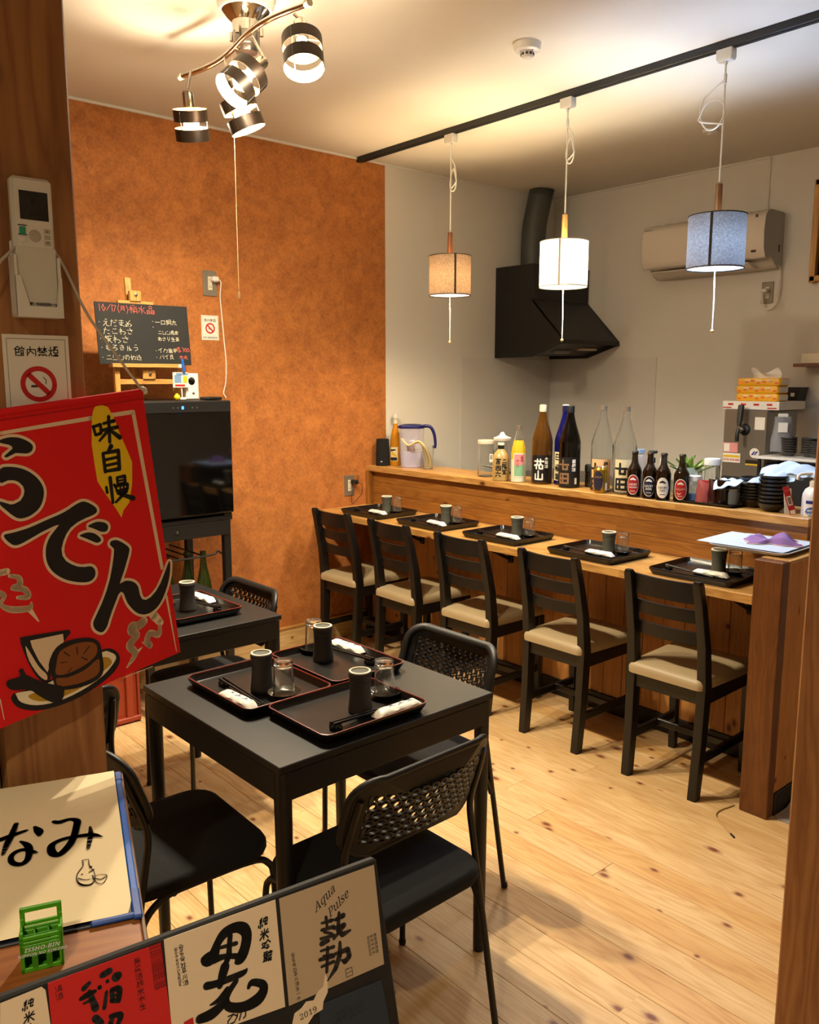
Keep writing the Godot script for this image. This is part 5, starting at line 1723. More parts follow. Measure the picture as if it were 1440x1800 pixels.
	part("lid", glathe(P([22, 58, 26, 60, 26, 68, 0, 70]), 24), M.steel_plate, t)
	# two stacks of black ribbed bowls, each bowl a thing
	var bowl0: Node3D = null
	for st in 2:
		for k in 8:
			var at := Vector3([-1.698, -1.590][st], SH + 0.0004 + k * [0.0128, 0.0160][st], [-3.37, -3.315][st])
			var lab: String = ["black bowl in the left stack below the blue cloth, %s from the bottom", "black bowl in the right, nearer stack below the blue cloth, %s from the bottom"][st] % ["first", "second", "third", "fourth", "fifth", "sixth", "seventh", "eighth"][k]
			if bowl0 == null:
				bowl0 = solo("bowl", glathe(P([0, 0, 30, 0, 31, 3, 40, 8, 52, 22, 56, 32, 56.5, 33.5, 54.5, 33.5, 50, 23, 38, 10, 0, 7]), 36), M.bowl_black, lab, "bowl", at, 0.0, "black bowls stacked on the shelf")
			else:
				copy(bowl0, lab, at)
	# blue white kitchen cloths draped over the bowls
	cloth_over()
	# red package leaning on a white stand
	t = thing("acrylic_stand", "small folded white stand at the near end of the shelf", "stand", Vector3(-1.512, SH, -3.295), 0.9)
	b = G()
	b.x = Transform3D(Basis(Vector3.RIGHT, -0.22), Vector3.ZERO)
	b.box(Vector3(0, 0.05, 0), Vector3(0.03, 0.10, 0.003))
	b.x = Transform3D(Basis(Vector3.RIGHT, 0.25), Vector3(0, 0, -0.045))
	b.box(Vector3(0, 0.05, 0), Vector3(0.03, 0.10, 0.003))
	part("panel", b, M.white_plastic, t)
	t = thing("red_card", "narrow red and white card leaning at the shelf's near end", "card", Vector3(-1.478, SH + 0.002, -3.265), 0.69)
	b = G()
	b.x = Transform3D(Basis(Vector3.BACK, 0.30) * Basis(Vector3.RIGHT, -0.1), Vector3(0, 0, 0))
	b.box(Vector3(0, 0.058, 0), Vector3(0.024, 0.112, 0.003), 0.0005)
	part("card", b, M.label_red, t)
	var rb := G()
	rb.x = b.x
	for q in [[0.0, 0.058, 0.016, 0.036], [0.0, 0.012, 0.018, 0.016]]:
		rb.box(Vector3(q[0], q[1], 0.0018), Vector3(q[2], q[3], 0.0006))
	for k in 2:
		rb.x = b.x * Transform3D(Basis(), Vector3(-0.005 + k * 0.01, 0.098, 0.0019))
		rb.lathe(P([4.2, 0, 4.2, 0.4, 2.6, 0.4, 2.6, 0]), 14)
	part("white_panel", rb, M.label_white, t)
	rb = G()
	rb.x = b.x
	rb.box(Vector3(0, 0.058, 0.0023), Vector3(0.011, 0.028, 0.0005))
	part("grey_panel", rb, M.steel_plate, t)

func gpatch(r: float, x0: float, x1: float, y0: float, y1: float) -> Geo:
	var g := G()
	g.curv = r
	g.crease = 0.6
	for k in 8:
		var a := lerpf(x0, x1, k / 8.0)
		var b := lerpf(x0, x1, (k + 1) / 8.0)
		g.quad(Vector3(a, y0, 0), Vector3(b, y0, 0), Vector3(b, y1, 0), Vector3(a, y1, 0))
	return g

func sack(called: String, label: String, at: Vector3, turn: float, s: Vector3, m: Material, m2: Material) -> void:
	var t := thing(called, label, "bag", at, turn)
	var rings := []
	for j in 9:
		var f := j / 8.0
		var r := []
		for i in 16:
			var a := TAU * i / 16
			var w := (1.0 - 0.25 * f) * (1.0 + 0.08 * sin(a * 3.0 + f * 9.0))
			var d := (1.0 - 0.9 * f * f) * (1.0 + 0.15 * sin(a * 4.0 - f * 6.0))
			r.append(Vector3(cos(a) * s.x * 0.5 * w, f * s.y * (1.0 - 0.06 * sin(a * 2.0)), sin(a) * s.z * 0.5 * d))
		rings.append(r)
	var g := G()
	g.loft(rings, true, true)
	part("pouch", g, m, t)
	var tp := G()
	tp.box(Vector3(0, s.y * 1.0, 0), Vector3(s.x * 0.72, s.y * 0.12, 0.003), 0.001)
	part("sealed_top", tp, m2, t)

func cloth_over() -> void:
	# two crumpled dish cloths lying on the stacks, sagging between them
	for k in 2:
		var g := G()
		g.crease = 0.2
		var nx := 36
		var nz := 14
		var pts := []
		for j in nz + 1:
			var r := []
			for i in nx + 1:
				var u := float(i) / nx
				var w := float(j) / nz - 0.5
				var p: Vector3
				if k == 0:
					var x := lerpf(-1.835, -1.50, u)
					var y := SH + 0.108 + 0.034 * smoothstep(0.35, 0.85, u) - 0.004 * smoothstep(0.0, 0.3, 0.3 - u)
					var bulge := 0.035 * exp(-pow((u - 0.72) / 0.2, 2.0)) * (1.0 - absf(w) * 1.4)
					y += bulge + 0.005 * sin(u * 21.0 + w * 9.0) + 0.004 * sin(u * 37.0 - w * 14.0)
					y -= 0.034 * pow(absf(w) * 2.0, 3.0) * (0.55 + 0.45 * sin(u * 9.0 + 1.0))
					p = Vector3(x + 0.006 * sin(w * 12.0), y, -3.345 + w * (0.10 + 0.03 * sin(u * 5.0)))
				else:
					var x := lerpf(-1.66, -1.43, u)
					var y := SH + 0.150 + 0.030 * sin(u * PI) * (1.0 - absf(w)) + 0.012 * u
					y += 0.005 * sin(u * 17.0 + w * 8.0) - 0.03 * pow(absf(w) * 2.0, 3.0)
					p = Vector3(x, y + 0.012, -3.37 + w * 0.075 + 0.02 * u)
				r.append(p)
			pts.append(r)
		for j in nz:
			for i in nx:
				g.quad(pts[j][i], pts[j + 1][i], pts[j + 1][i + 1], pts[j][i + 1])
				var d := Vector3(0, -0.0018, 0)
				g.quad(pts[j][i] + d, pts[j][i + 1] + d, pts[j + 1][i + 1] + d, pts[j + 1][i] + d)
		solo("dish_cloth", g, M.cloth_blue, ["pale blue checked dish cloth draped across both bowl stacks", "folded pale blue dish cloth lying on top of the other cloth"][k], "cloth", Vector3.ZERO, 0.0, "")

func kitchen_wall() -> void:
	# range hood: box against the left wall, sloping canopy towards the room
	var t := thing("range_hood", "large matte black range hood with sloping canopy in the kitchen corner", "range hood", Vector3(WALL_X + 0.004, 0, -4.348))
	var prof := PackedVector2Array([Vector2(0, 1.716), Vector2(0, 2.314), Vector2(0.325, 2.314), Vector2(0.325, 2.09), Vector2(0.597, 1.822), Vector2(0.600, 1.795), Vector2(0.570, 1.790), Vector2(0.335, 1.716)])
	var g := G()
	# shell: two side walls, roof and slope, leaving the underside hollow
	for zz in [0.0, -0.580]:
		g = G()
		g.prism(prof, zz - 0.012, zz)
		part("side_panel", g, M.hood_black, t)
	g = G()
	g.box(Vector3(0.325, 2.202, -0.296), Vector3(0.006, 0.228, 0.588), 0.0015)
	g.box(Vector3(0.163, 2.312, -0.296), Vector3(0.325, 0.006, 0.59), 0.001)
	part("box_cover", g, M.hood_black, t)
	g = G()
	g.prism(PackedVector2Array([Vector2(0.325, 2.09), Vector2(0.597, 1.822), Vector2(0.600, 1.795), Vector2(0.594, 1.797), Vector2(0.590, 1.818), Vector2(0.325, 2.078)]), -0.592, 0.0)
	part("canopy", g, M.hood_black, t)
	g = G()
	g.box(Vector3(0.326, 2.087, -0.296), Vector3(0.010, 0.004, 0.586))
	part("seam", g, M.rubber, t)
	g = G()
	g.prism(PackedVector2Array([Vector2(0.04, 1.735), Vector2(0.335, 1.735), Vector2(0.560, 1.815), Vector2(0.555, 1.822), Vector2(0.33, 1.745), Vector2(0.04, 1.745)]), -0.58, -0.012)
	part("underside", g, M.bronze, t)
	part("grease_filter", gbox(Vector3(0.30, 1.752, -0.22), Vector3(0.22, 0.02, 0.16), 0.003), M.steel_plate, t)
	part("hood_light", gbox(Vector3(0.42, 1.772, -0.44), Vector3(0.10, 0.016, 0.16), 0.003), M.cream_plastic, t)
	for k in 4:
		part("switch", gbox(Vector3(0.565, 1.846, -0.44 - k * 0.022), Vector3(0.006, 0.006, 0.012)), M.steel, t)
	# flexible duct
	var rings := []
	var path := smooth_path([Vector3(-3.99, 2.30, -4.60), Vector3(-3.99, 2.45, -4.60), Vector3(-3.985, 2.60, -4.605), Vector3(-3.965, 2.74, -4.62), Vector3(-3.95, 2.842, -4.635)], 24)
	for k in path.size():
		var r := []
		var rad := 0.082 + (0.0022 if k % 2 == 0 else -0.0012)
		var tl := 0.0 if k < 40 else 0.15 * (k - 40) / 55.0
		for j in 28:
			var a := TAU * j / 28
			r.append(path[k] + Vector3(cos(a) * rad, -cos(a) * rad * tl, sin(a) * rad))
		rings.append(r)
	g = G()
	g.loft(rings)
	g.crease = 0.3
	solo("exhaust_duct", g, M.duct_grey, "grey flexible exhaust duct rising from the range hood to the ceiling", "duct")
	# air conditioner on the back wall
	t = thing("air_conditioner", "white split air conditioner mounted on the kitchen wall behind a pendant", "air conditioner", Vector3(-2.805, 2.20, WALL_Z))
	var pr := PackedVector2Array([Vector2(0, 0.03), Vector2(0, 0.305), Vector2(0.02, 0.312), Vector2(0.16, 0.312), Vector2(0.20, 0.30), Vector2(0.222, 0.27), Vector2(0.232, 0.19), Vector2(0.226, 0.10), Vector2(0.206, 0.055), Vector2(0.19, 0.045), Vector2(0.13, 0.062), Vector2(0.09, 0.02), Vector2(0.05, 0.0), Vector2(0.02, 0.0)])
	g = G()
	g.x = Transform3D(Basis(Vector3(0, 0, 1), Vector3(0, 1, 0), Vector3(-1, 0, 0)), Vector3(0, 0, 0))
	g.crease = 0.7
	g.prism(pr, -0.395, 0.395)
	part("casing", g, M.ac_white, t)
	g = G()
	g.x = Transform3D(Basis(Vector3(0, 0, 1), Vector3(0, 1, 0), Vector3(-1, 0, 0)), Vector3(0, 0, 0))
	g.prism(PackedVector2Array([Vector2(0.205, 0.052), Vector2(0.13, 0.066), Vector2(0.128, 0.060), Vector2(0.16, 0.050)]), -0.30, 0.36)
	part("outlet_slot", g, M.rubber, t)
	g = G()
	g.x = Transform3D(Basis(Vector3(0, 0, 1), Vector3(0, 1, 0), Vector3(-1, 0, 0)), Vector3(0, 0, 0))
	g.prism(PackedVector2Array([Vector2(0.09, 0.012), Vector2(0.20, 0.030), Vector2(0.205, 0.024), Vector2(0.15, 0.004), Vector2(0.09, 0.004)]), -0.30, 0.34)
	part("louver", g, M.ac_white, t)
	for sd in [-1.0, 1.0]:
		g = G()
		g.x = Transform3D(Basis(Vector3(0, 0, 1), Vector3(0, 1, 0), Vector3(-1, 0, 0)), Vector3(sd * 0.3965, 0, 0))
		g.prism(pr, -0.0015, 0.0015)
		part("side_cover", g, M.ac_grey, t)
	g = G()
	for k in 9:
		g.box(Vector3(-0.34 + k * 0.085, 0.3125, 0.10), Vector3(0.06, 0.004, 0.12))
	part("intake_grille", g, M.ac_grey, t)
	g = G()
	g.x = Transform3D(Basis(), Vector3(-0.357, 0.282, 0.219)) * Transform3D(Basis(Vector3.RIGHT, -0.35), Vector3.ZERO)
	g.text("Panasonic", Vector2.ZERO, 0.008, sans)
	part("logo", g, M.ink, t)
	part("badge", gbox(Vector3(0.345, 0.275, 0.2235), Vector3(0.014, 0.016, 0.002)), M.clay_foot, t)
	part("display_window", gbox(Vector3(0.335, 0.085, 0.222), Vector3(0.03, 0.012, 0.004), 0.002), M.bronze, t)
	part("side_vent", gbox(Vector3(0.399, 0.11, 0.05), Vector3(0.003, 0.04, 0.014), 0.001), M.clay_foot, t)
	# conduit, outlet, plug and cable of the air conditioner
	solo("cable_duct", gbox(Vector3(0, 0, 0), Vector3(0.013, 0.315, 0.010), 0.003), M.trim_white, "thin white cable duct running down the kitchen wall to the air conditioner", "cable duct", Vector3(-2.513, 2.668, WALL_Z + 0.005))
	wall_outlet("metal outlet plate on the kitchen wall under the air conditioner", Vector3(-2.482, 2.071, WALL_Z), 0.0, 0.072, 0.124)
	t = thing("power_cable", "white power cable looping from the outlet up to the air conditioner", "cable", Vector3(-2.482, 2.07, WALL_Z))
	part("plug", gbox(Vector3(0.0, 0.012, 0.030), Vector3(0.03, 0.022, 0.045), 0.005), M.white_plastic, t)
	part("cord", gtube(smooth_path([Vector3(-0.006, 0.012, 0.046), Vector3(-0.012, -0.03, 0.04), Vector3(-0.004, -0.082, 0.03), Vector3(0.03, -0.095, 0.025), Vector3(0.066, -0.06, 0.022), Vector3(0.078, 0.0, 0.02), Vector3(0.080, 0.09, 0.02), Vector3(0.076, 0.135, 0.03), Vector3(0.068, 0.15, 0.05)], 5), 0.0045, 8), M.cord_white, t)

func wall_outlet(label: String, at: Vector3, turn: float, w: float, h: float) -> Node3D:
	var t := thing("wall_outlet", label, "outlet", at, turn)
	part("plate", gbox(Vector3(0, 0, 0.003), Vector3(w, h, 0.006), 0.002), M.outlet_grey, t)
	part("socket_insert", gbox(Vector3(0, 0, 0.0065), Vector3(0.024, 0.068, 0.004), 0.001), M.cream_plastic, t)
	var g := G()
	for k in [-1.0, 1.0]:
		g.box(Vector3(-0.004, k * 0.018, 0.0088), Vector3(0.002, 0.009, 0.0006))
		g.box(Vector3(0.004, k * 0.018, 0.0088), Vector3(0.002, 0.009, 0.0006))
	part("slots", g, M.ink, t)
	g = G()
	for k in [-1.0, 1.0]:
		g.x = Transform3D(Basis(Vector3.RIGHT, PI / 2), Vector3(0, k * h * 0.40, 0.0058))
		g.lathe(P([0, 1.2, 2, 1, 2.4, 0]), 10)
	part("screw", g, M.steel, t)
	return t

func kitchen_things() -> void:
	# back worktop against the kitchen wall, almost wholly hidden behind the bar
	var t := thing("kitchen_worktop", "steel kitchen worktop along the back wall, mostly hidden by the bar", "worktop", Vector3(-2.5, 0, -4.64))
	part("worktop", gbox(Vector3(0, 0.90, 0), Vector3(3.1, 0.04, 0.60), 0.004), M.steel_plate, t)
	part("cabinet", gbox(Vector3(0, 0.44, -0.02), Vector3(3.06, 0.88, 0.54), 0.003), M.white_panel, t)
	# beer server
	var z := -4.36
	t = thing("beer_server", "stainless steel draft beer server with black tap handle", "beer server", Vector3(-2.265, 0.92, z - 0.17))
	part("cabinet", gbox(Vector3(0, 0.245, 0), Vector3(0.244, 0.49, 0.34), 0.006), M.server_steel, t)
	part("front_plate", gbox(Vector3(0, 0.30, 0.172), Vector3(0.238, 0.37, 0.004), 0.001), M.server_front, t)
	part("side_panel", gbox(Vector3(0.1235, 0.25, 0.0), Vector3(0.003, 0.46, 0.32), 0.001), M.steel_plate, t)
	var g := G()
	g.x = Transform3D(Basis(Vector3.RIGHT, PI / 2), Vector3(0.0, 0.385, 0.174))
	g.lathe(P([0, 12, 22, 10, 30, 4, 32, 0]), 28)
	part("tap_flange", g, M.black_plastic, t)
	part("tap_body", gtube([Vector3(0, 0.385, 0.175), Vector3(-0.006, 0.385, 0.232)], 0.012, 14), M.chrome, t)
	part("tap_spout", gtube(smooth_path([Vector3(-0.006, 0.392, 0.226), Vector3(-0.008, 0.36, 0.236), Vector3(-0.008, 0.325, 0.236)], 4), 0.010, 12), M.black_plastic, t)
	g = G()
	g.x = Transform3D(Basis(Vector3.RIGHT, -0.12), Vector3(-0.006, 0.405, 0.226))
	g.loft([ring(0.016, 0.016, 0.005, 0.0), ring(0.028, 0.022, 0.007, 0.03), ring(0.030, 0.024, 0.008, 0.105), ring(0.026, 0.02, 0.007, 0.112)], true, true)
	part("tap_handle", g, M.black_plastic, t)
	part("drip_grille", gbox(Vector3(0.0, 0.10, 0.19), Vector3(0.20, 0.06, 0.05), 0.004), M.rubber, t)
	part("notice", gbox(Vector3(0.082, 0.42, 0.1745), Vector3(0.055, 0.066, 0.001)), M.label_white, t)
	part("price_card", gbox(Vector3(-0.076, 0.285, 0.1745), Vector3(0.085, 0.052, 0.001)), M.label_pink, t)
	part("phone_picture", gbox(Vector3(-0.096, 0.285, 0.1755), Vector3(0.032, 0.042, 0.001)), M.label_white, t)
	part("phone_card", gbox(Vector3(-0.066, 0.230, 0.175), Vector3(0.10, 0.050, 0.001)), M.label_white, t)
	part("yellow_stripe", gbox(Vector3(-0.066, 0.238, 0.1757), Vector3(0.092, 0.012, 0.001)), M.juice_yellow, t)
	g = G()
	g.text("0120-838-000", Vector2(-0.066, 0.219), 0.011, sans, 0.1765)
	part("phone_number", g, M.ink_red, t)
	g = G()
	g.x = Transform3D(Basis(Vector3.RIGHT, PI / 2), Vector3(0.062, 0.262, 0.174))
	g.lathe(P([0, 2, 26, 1.6, 27, 0]), 28)
	part("emblem_disc", g, M.label_white, t)
	g = G()
	g.face(PackedVector2Array([Vector2(0.044, 0.252), Vector2(0.056, 0.252), Vector2(0.068, 0.272), Vector2(0.060, 0.272)]), 0.1765)
	g.face(PackedVector2Array([Vector2(0.060, 0.252), Vector2(0.066, 0.252), Vector2(0.084, 0.272), Vector2(0.072, 0.272)]), 0.1765)
	part("emblem", g, M.ink_blue, t)
	part("name_plate", gbox(Vector3(0.055, 0.215, 0.1745), Vector3(0.08, 0.018, 0.001)), M.bronze, t)
	part("yellow_label", gbox(Vector3(0.055, 0.200, 0.175), Vector3(0.08, 0.008, 0.001)), M.juice_yellow, t)
	# flat white carton on top
	t = thing("flat_carton", "flat white carton with red print on top of the beer server", "box", Vector3(-2.245, 1.4105, z - 0.15))
	part("carton", gbox(Vector3(0, 0.0225, 0), Vector3(0.315, 0.044, 0.30), 0.002), M.paper, t)
	g = G()
	for k in 4:
		g.box(Vector3(-0.11 + k * 0.072, 0.028, 0.1505), Vector3(0.030, 0.010, 0.001))
	g.box(Vector3(-0.13, 0.010, 0.1505), Vector3(0.05, 0.006, 0.001))
	g.box(Vector3(0.12, 0.010, 0.1505), Vector3(0.05, 0.006, 0.001))
	part("print", g, M.ink_red, t)
	# three packs of paper tissues
	var p0: Node3D = null
	for k in 3:
		var at := Vector3(-2.224 + [0.0, -0.002, 0.004][k], 1.4555 + k * 0.0405, z - 0.08)
		var lab: String = "yellow and orange tissue pack, %s" % ["bottom of the stack on the beer server", "middle of the stack on the beer server", "top of the stack, with a tissue sticking out"][k]
		if p0 == null:
			p0 = thing("tissue_pack", lab, "tissue pack", at, 0.03, "tissue packs stacked on the beer server")
			var b := G()
			b.loft([ring(0.222, 0.11, 0.012, 0.0), ring(0.236, 0.118, 0.014, 0.006), ring(0.236, 0.118, 0.014, 0.034), ring(0.222, 0.11, 0.012, 0.0400)], true, true)
			part("pack", b, M.tissue_yellow, p0)
			b = G()
			for i in 7:
				b.box(Vector3(-0.096 + i * 0.032, 0.014 + 0.006 * (i % 3), 0.0595), Vector3(0.018, 0.010, 0.0012))
			part("print", b, M.tissue_orange, p0)
			b = G()
			for i in 3:
				b.box(Vector3(-0.06 + i * 0.06, 0.028, 0.0597), Vector3(0.028, 0.006, 0.001))
			part("white_print", b, M.label_white, p0)
			part("end_flap", gbox(Vector3(0.1185, 0.020, 0), Vector3(0.001, 0.028, 0.096)), M.paper, p0)
		else:
			p0 = copy(p0, lab, at, 0.02 * k)
	var tis := G()
	tis.crease = 0.2
	var rows := []
	for j in 7:
		var f := j / 6.0
		var r := []
		for i in 13:
			var u := i / 12.0
			r.append(Vector3(lerpf(-0.06, 0.09, u) + 0.008 * sin(f * 5.0), 0.039 + f * (0.042 + 0.016 * sin(u * 7.0 + 1.0)), 0.012 * sin(u * 8.0 + f * 4.0) * f + 0.01 * f))
		rows.append(r)
	tis.loft(rows, false)
	part("tissue", tis, M.paper, p0)
	# black basket beside it
	t = thing("plastic_basket", "small black perforated basket hung on the kitchen wall beside the tissue packs", "basket", Vector3(-2.262, 1.405, WALL_Z + 0.072))
	g = G()
	g.loft([ring(0.10, 0.10, 0.01, 0.0), ring(0.125, 0.125, 0.012, 0.115), ring(0.131, 0.131, 0.012, 0.115), ring(0.131, 0.131, 0.012, 0.121)], true)
	part("body", g, M.black_plastic, t)
	g = G()
	for i in 5:
		for j in 5:
			g.box(Vector3(-0.045 + i * 0.010, 0.035 + j * 0.013, 0.0545 + 0.0013 * j), Vector3(0.005, 0.008, 0.001))
	part("holes", g, M.clay_foot, t)
	part("tag", gbox(Vector3(0.03, 0.080, 0.0625), Vector3(0.022, 0.02, 0.001)), M.label_white, t)
	part("wall_hook", gbox(Vector3(0, 0.10, -0.068), Vector3(0.05, 0.02, 0.008), 0.002), M.black_steel, t)
	# grey bag hung on the server's side
	var gb := G()
	var rs := []
	for j in 8:
		var f := j / 7.0
		var r := []
		for i in 14:
			var a := TAU * i / 14
			r.append(Vector3(cos(a) * (0.040 + 0.016 * f) * (1.0 + 0.06 * sin(a * 3.0 + j)), -f * 0.18, sin(a) * (0.012 + 0.018 * f) * (1.0 + 0.2 * sin(a * 4.0 + f * 8.0))))
		rs.append(r)
	gb.loft(rs, true, true)
	t = thing("hanging_bag", "grey translucent bag hanging on the right side of the beer server", "bag", Vector3(-2.062, 1.38, z + 0.0), 0.5)
	part("pouch", gb, M.bag_grey, t)
	part("hook", gbox(Vector3(0.0, 0.006, 0.0), Vector3(0.05, 0.02, 0.02), 0.004), M.white_plastic, t)
	part("label", gbox(Vector3(0.0, -0.055, 0.024), Vector3(0.045, 0.05, 0.001)), M.paper, t)
	# crockery stacks on a raised shelf at the right
	t = thing("steel_rack", "low dark rack carrying crockery stacks beside the beer server", "rack", Vector3(-1.98, 0.92, -4.40))
	part("rack_shelf", gbox(Vector3(0.04, 0.251, 0), Vector3(0.40, 0.014, 0.30), 0.002), M.white_plastic, t)
	for q in [[-0.15, -0.13], [-0.15, 0.13], [0.23, -0.13], [0.23, 0.13]]:
		part("post", gbox(Vector3(q[0], 0.122, q[1]), Vector3(0.014, 0.244, 0.014)), M.black_steel, t)
	part("oven", gbox(Vector3(0.03, 0.11, -0.01), Vector3(0.33, 0.21, 0.26), 0.004), M.black_plastic, t)
	var d0: Node3D = null
	for st in 3:
		for k in 7:
			var at := Vector3([-2.03, -1.94, -1.87][st] + 0.012 * (st % 2), 1.1785 + k * [0.0125, 0.0125, 0.0105][st], [-4.37, -4.39, -4.36][st])
			var lab: String = "grey dish in the %s stack on the rack, %s from below" % [["left", "middle", "right"][st], ["lowest", "second", "third", "fourth", "fifth", "sixth", "topmost"][k]]
			if d0 == null:
				d0 = solo("small_dish", glathe(P([0, 0, 24, 0, 26, 3, 40, 14, 43, 22, 41.5, 22, 37, 13, 0, 4]), 28), M.dish_grey, lab, "dish", at, 0.0, "grey dishes stacked on the rack")
			else:
				copy(d0, lab, at)

func left_wall_things() -> void:
	var a := PI / 2
	var o := wall_outlet("grey outlet plate on the orange wall above the chalkboard", Vector3(WALL_X, 2.061, -2.200), a, 0.078, 0.128)
	var t := thing("charging_cable", "white plug and cable hanging down the orange wall to the cooler", "cable", Vector3(WALL_X, 2.075, -2.205))
	part("plug", gbox(Vector3(0.026, 0.006, -0.012), Vector3(0.036, 0.026, 0.034), 0.005), M.white_plastic, t)
	part("cord", gtube(smooth_path([Vector3(0.034, 0.004, -0.028), Vector3(0.030, -0.01, -0.045), Vector3(0.012, -0.08, -0.048), Vector3(0.010, -0.18, -0.055), Vector3(0.012, -0.30, -0.062), Vector3(0.012, -0.42, -0.070), Vector3(0.012, -0.52, -0.064), Vector3(0.02, -0.575, -0.045), Vector3(0.16, -0.596, 0.02)], 6), 0.0032, 8), M.cord_white, t)
	# small no smoking notice
	t = thing("no_smoking_sign", "small white no smoking sticker on the orange wall beside the cable", "sign", Vector3(WALL_X, 1.836, -2.194), a)
	no_smoking(t, 0.098, 0.126, 0.002)
	# low outlet with black charger by the counter
	wall_outlet("grey outlet plate on the orange wall at the counter's end", Vector3(WALL_X, 0.936, -3.088), a, 0.072, 0.124)
	t = thing("charger", "black charger and thin cable in the outlet beside the counter", "charger", Vector3(WALL_X, 0.955, -3.10))
	part("charger_body", gbox(Vector3(0.03, 0.003, -0.008), Vector3(0.045, 0.026, 0.03), 0.004), M.black_plastic, t)
	part("cord", gtube(smooth_path([Vector3(0.045, 0.0, -0.022), Vector3(0.04, -0.02, -0.055), Vector3(0.03, -0.07, -0.062), Vector3(0.02, -0.11, -0.03), Vector3(0.015, -0.13, 0.0), Vector3(0.016, -0.08, 0.004), Vector3(0.016, -0.02, -0.03), Vector3(0.014, 0.04, -0.05)], 5), 0.0018, 6), M.ink_brown, t)

func no_smoking(t: Node3D, w: float, h: float, th: float) -> void:
	part("sheet", gbox(Vector3(0, 0, th / 2), Vector3(w, h, th), 0.0004), M.paper, t)
	var e := th + 0.0004
	var s := w / 0.1
	var g := G()
	g.kanji("館内禁煙", Vector2(-0.033 * s, h * 0.5 - 0.018 * s), 0.0148 * s, 0.00085 * s, false, e)
	g.text("NO SMOKING", Vector2(0, -h * 0.5 + 0.013 * s), 0.0088 * s, sans, e, 0.0, 1.05)
	part("lettering", g, M.ink, t)
	g = G()
	var c := Vector2(0, -0.003 * s)
	var r := 0.0235 * s
	for k in 40:
		var a := TAU * k / 40
		var b := TAU * (k + 1) / 40
		var d := Vector3(c.x, c.y, e)
		g.quad(d + Vector3(cos(a), sin(a), 0) * r * 1.18, d + Vector3(cos(b), sin(b), 0) * r * 1.18, d + Vector3(cos(b), sin(b), 0) * r * 0.86, d + Vector3(cos(a), sin(a), 0) * r * 0.86)
	g.quad(Vector3(c.x - r * 0.76, c.y + r * 0.52, e), Vector3(c.x + r * 0.52, c.y - r * 0.76, e), Vector3(c.x + r * 0.76, c.y - r * 0.52, e), Vector3(c.x - r * 0.52, c.y + r * 0.76, e))
	part("prohibition_ring", g, M.sign_red, t)
	g = G()
	g.face(PackedVector2Array([Vector2(c.x - r * 0.5, c.y - r * 0.22), Vector2(c.x - r * 0.06, c.y - r * 0.22), Vector2(c.x - r * 0.06, c.y - r * 0.06), Vector2(c.x - r * 0.5, c.y - r * 0.06)]), e - 0.0002)
	g.stroke([Vector3(c.x + r * 0.45, c.y, 0.0006 * s), Vector3(c.x + r * 0.5, c.y + r * 0.25, 0.0006 * s), Vector3(c.x + r * 0.3, c.y + r * 0.45, 0.0006 * s)], e - 0.0002)
	part("cigarette", g, M.ink_soft, t)
	g = G()
	var f := w * 0.44
	var q := h * 0.455
	for k in [[-f, -q, f, -q], [f, -q, f, q], [f, q, -f, q], [-f, q, -f, -q]]:
		g.stroke([Vector3(k[0], k[1], 0.0003 * s), Vector3(k[2], k[3], 0.0003 * s)], e - 0.0001)
	part("border_line", g, M.clay_foot, t)

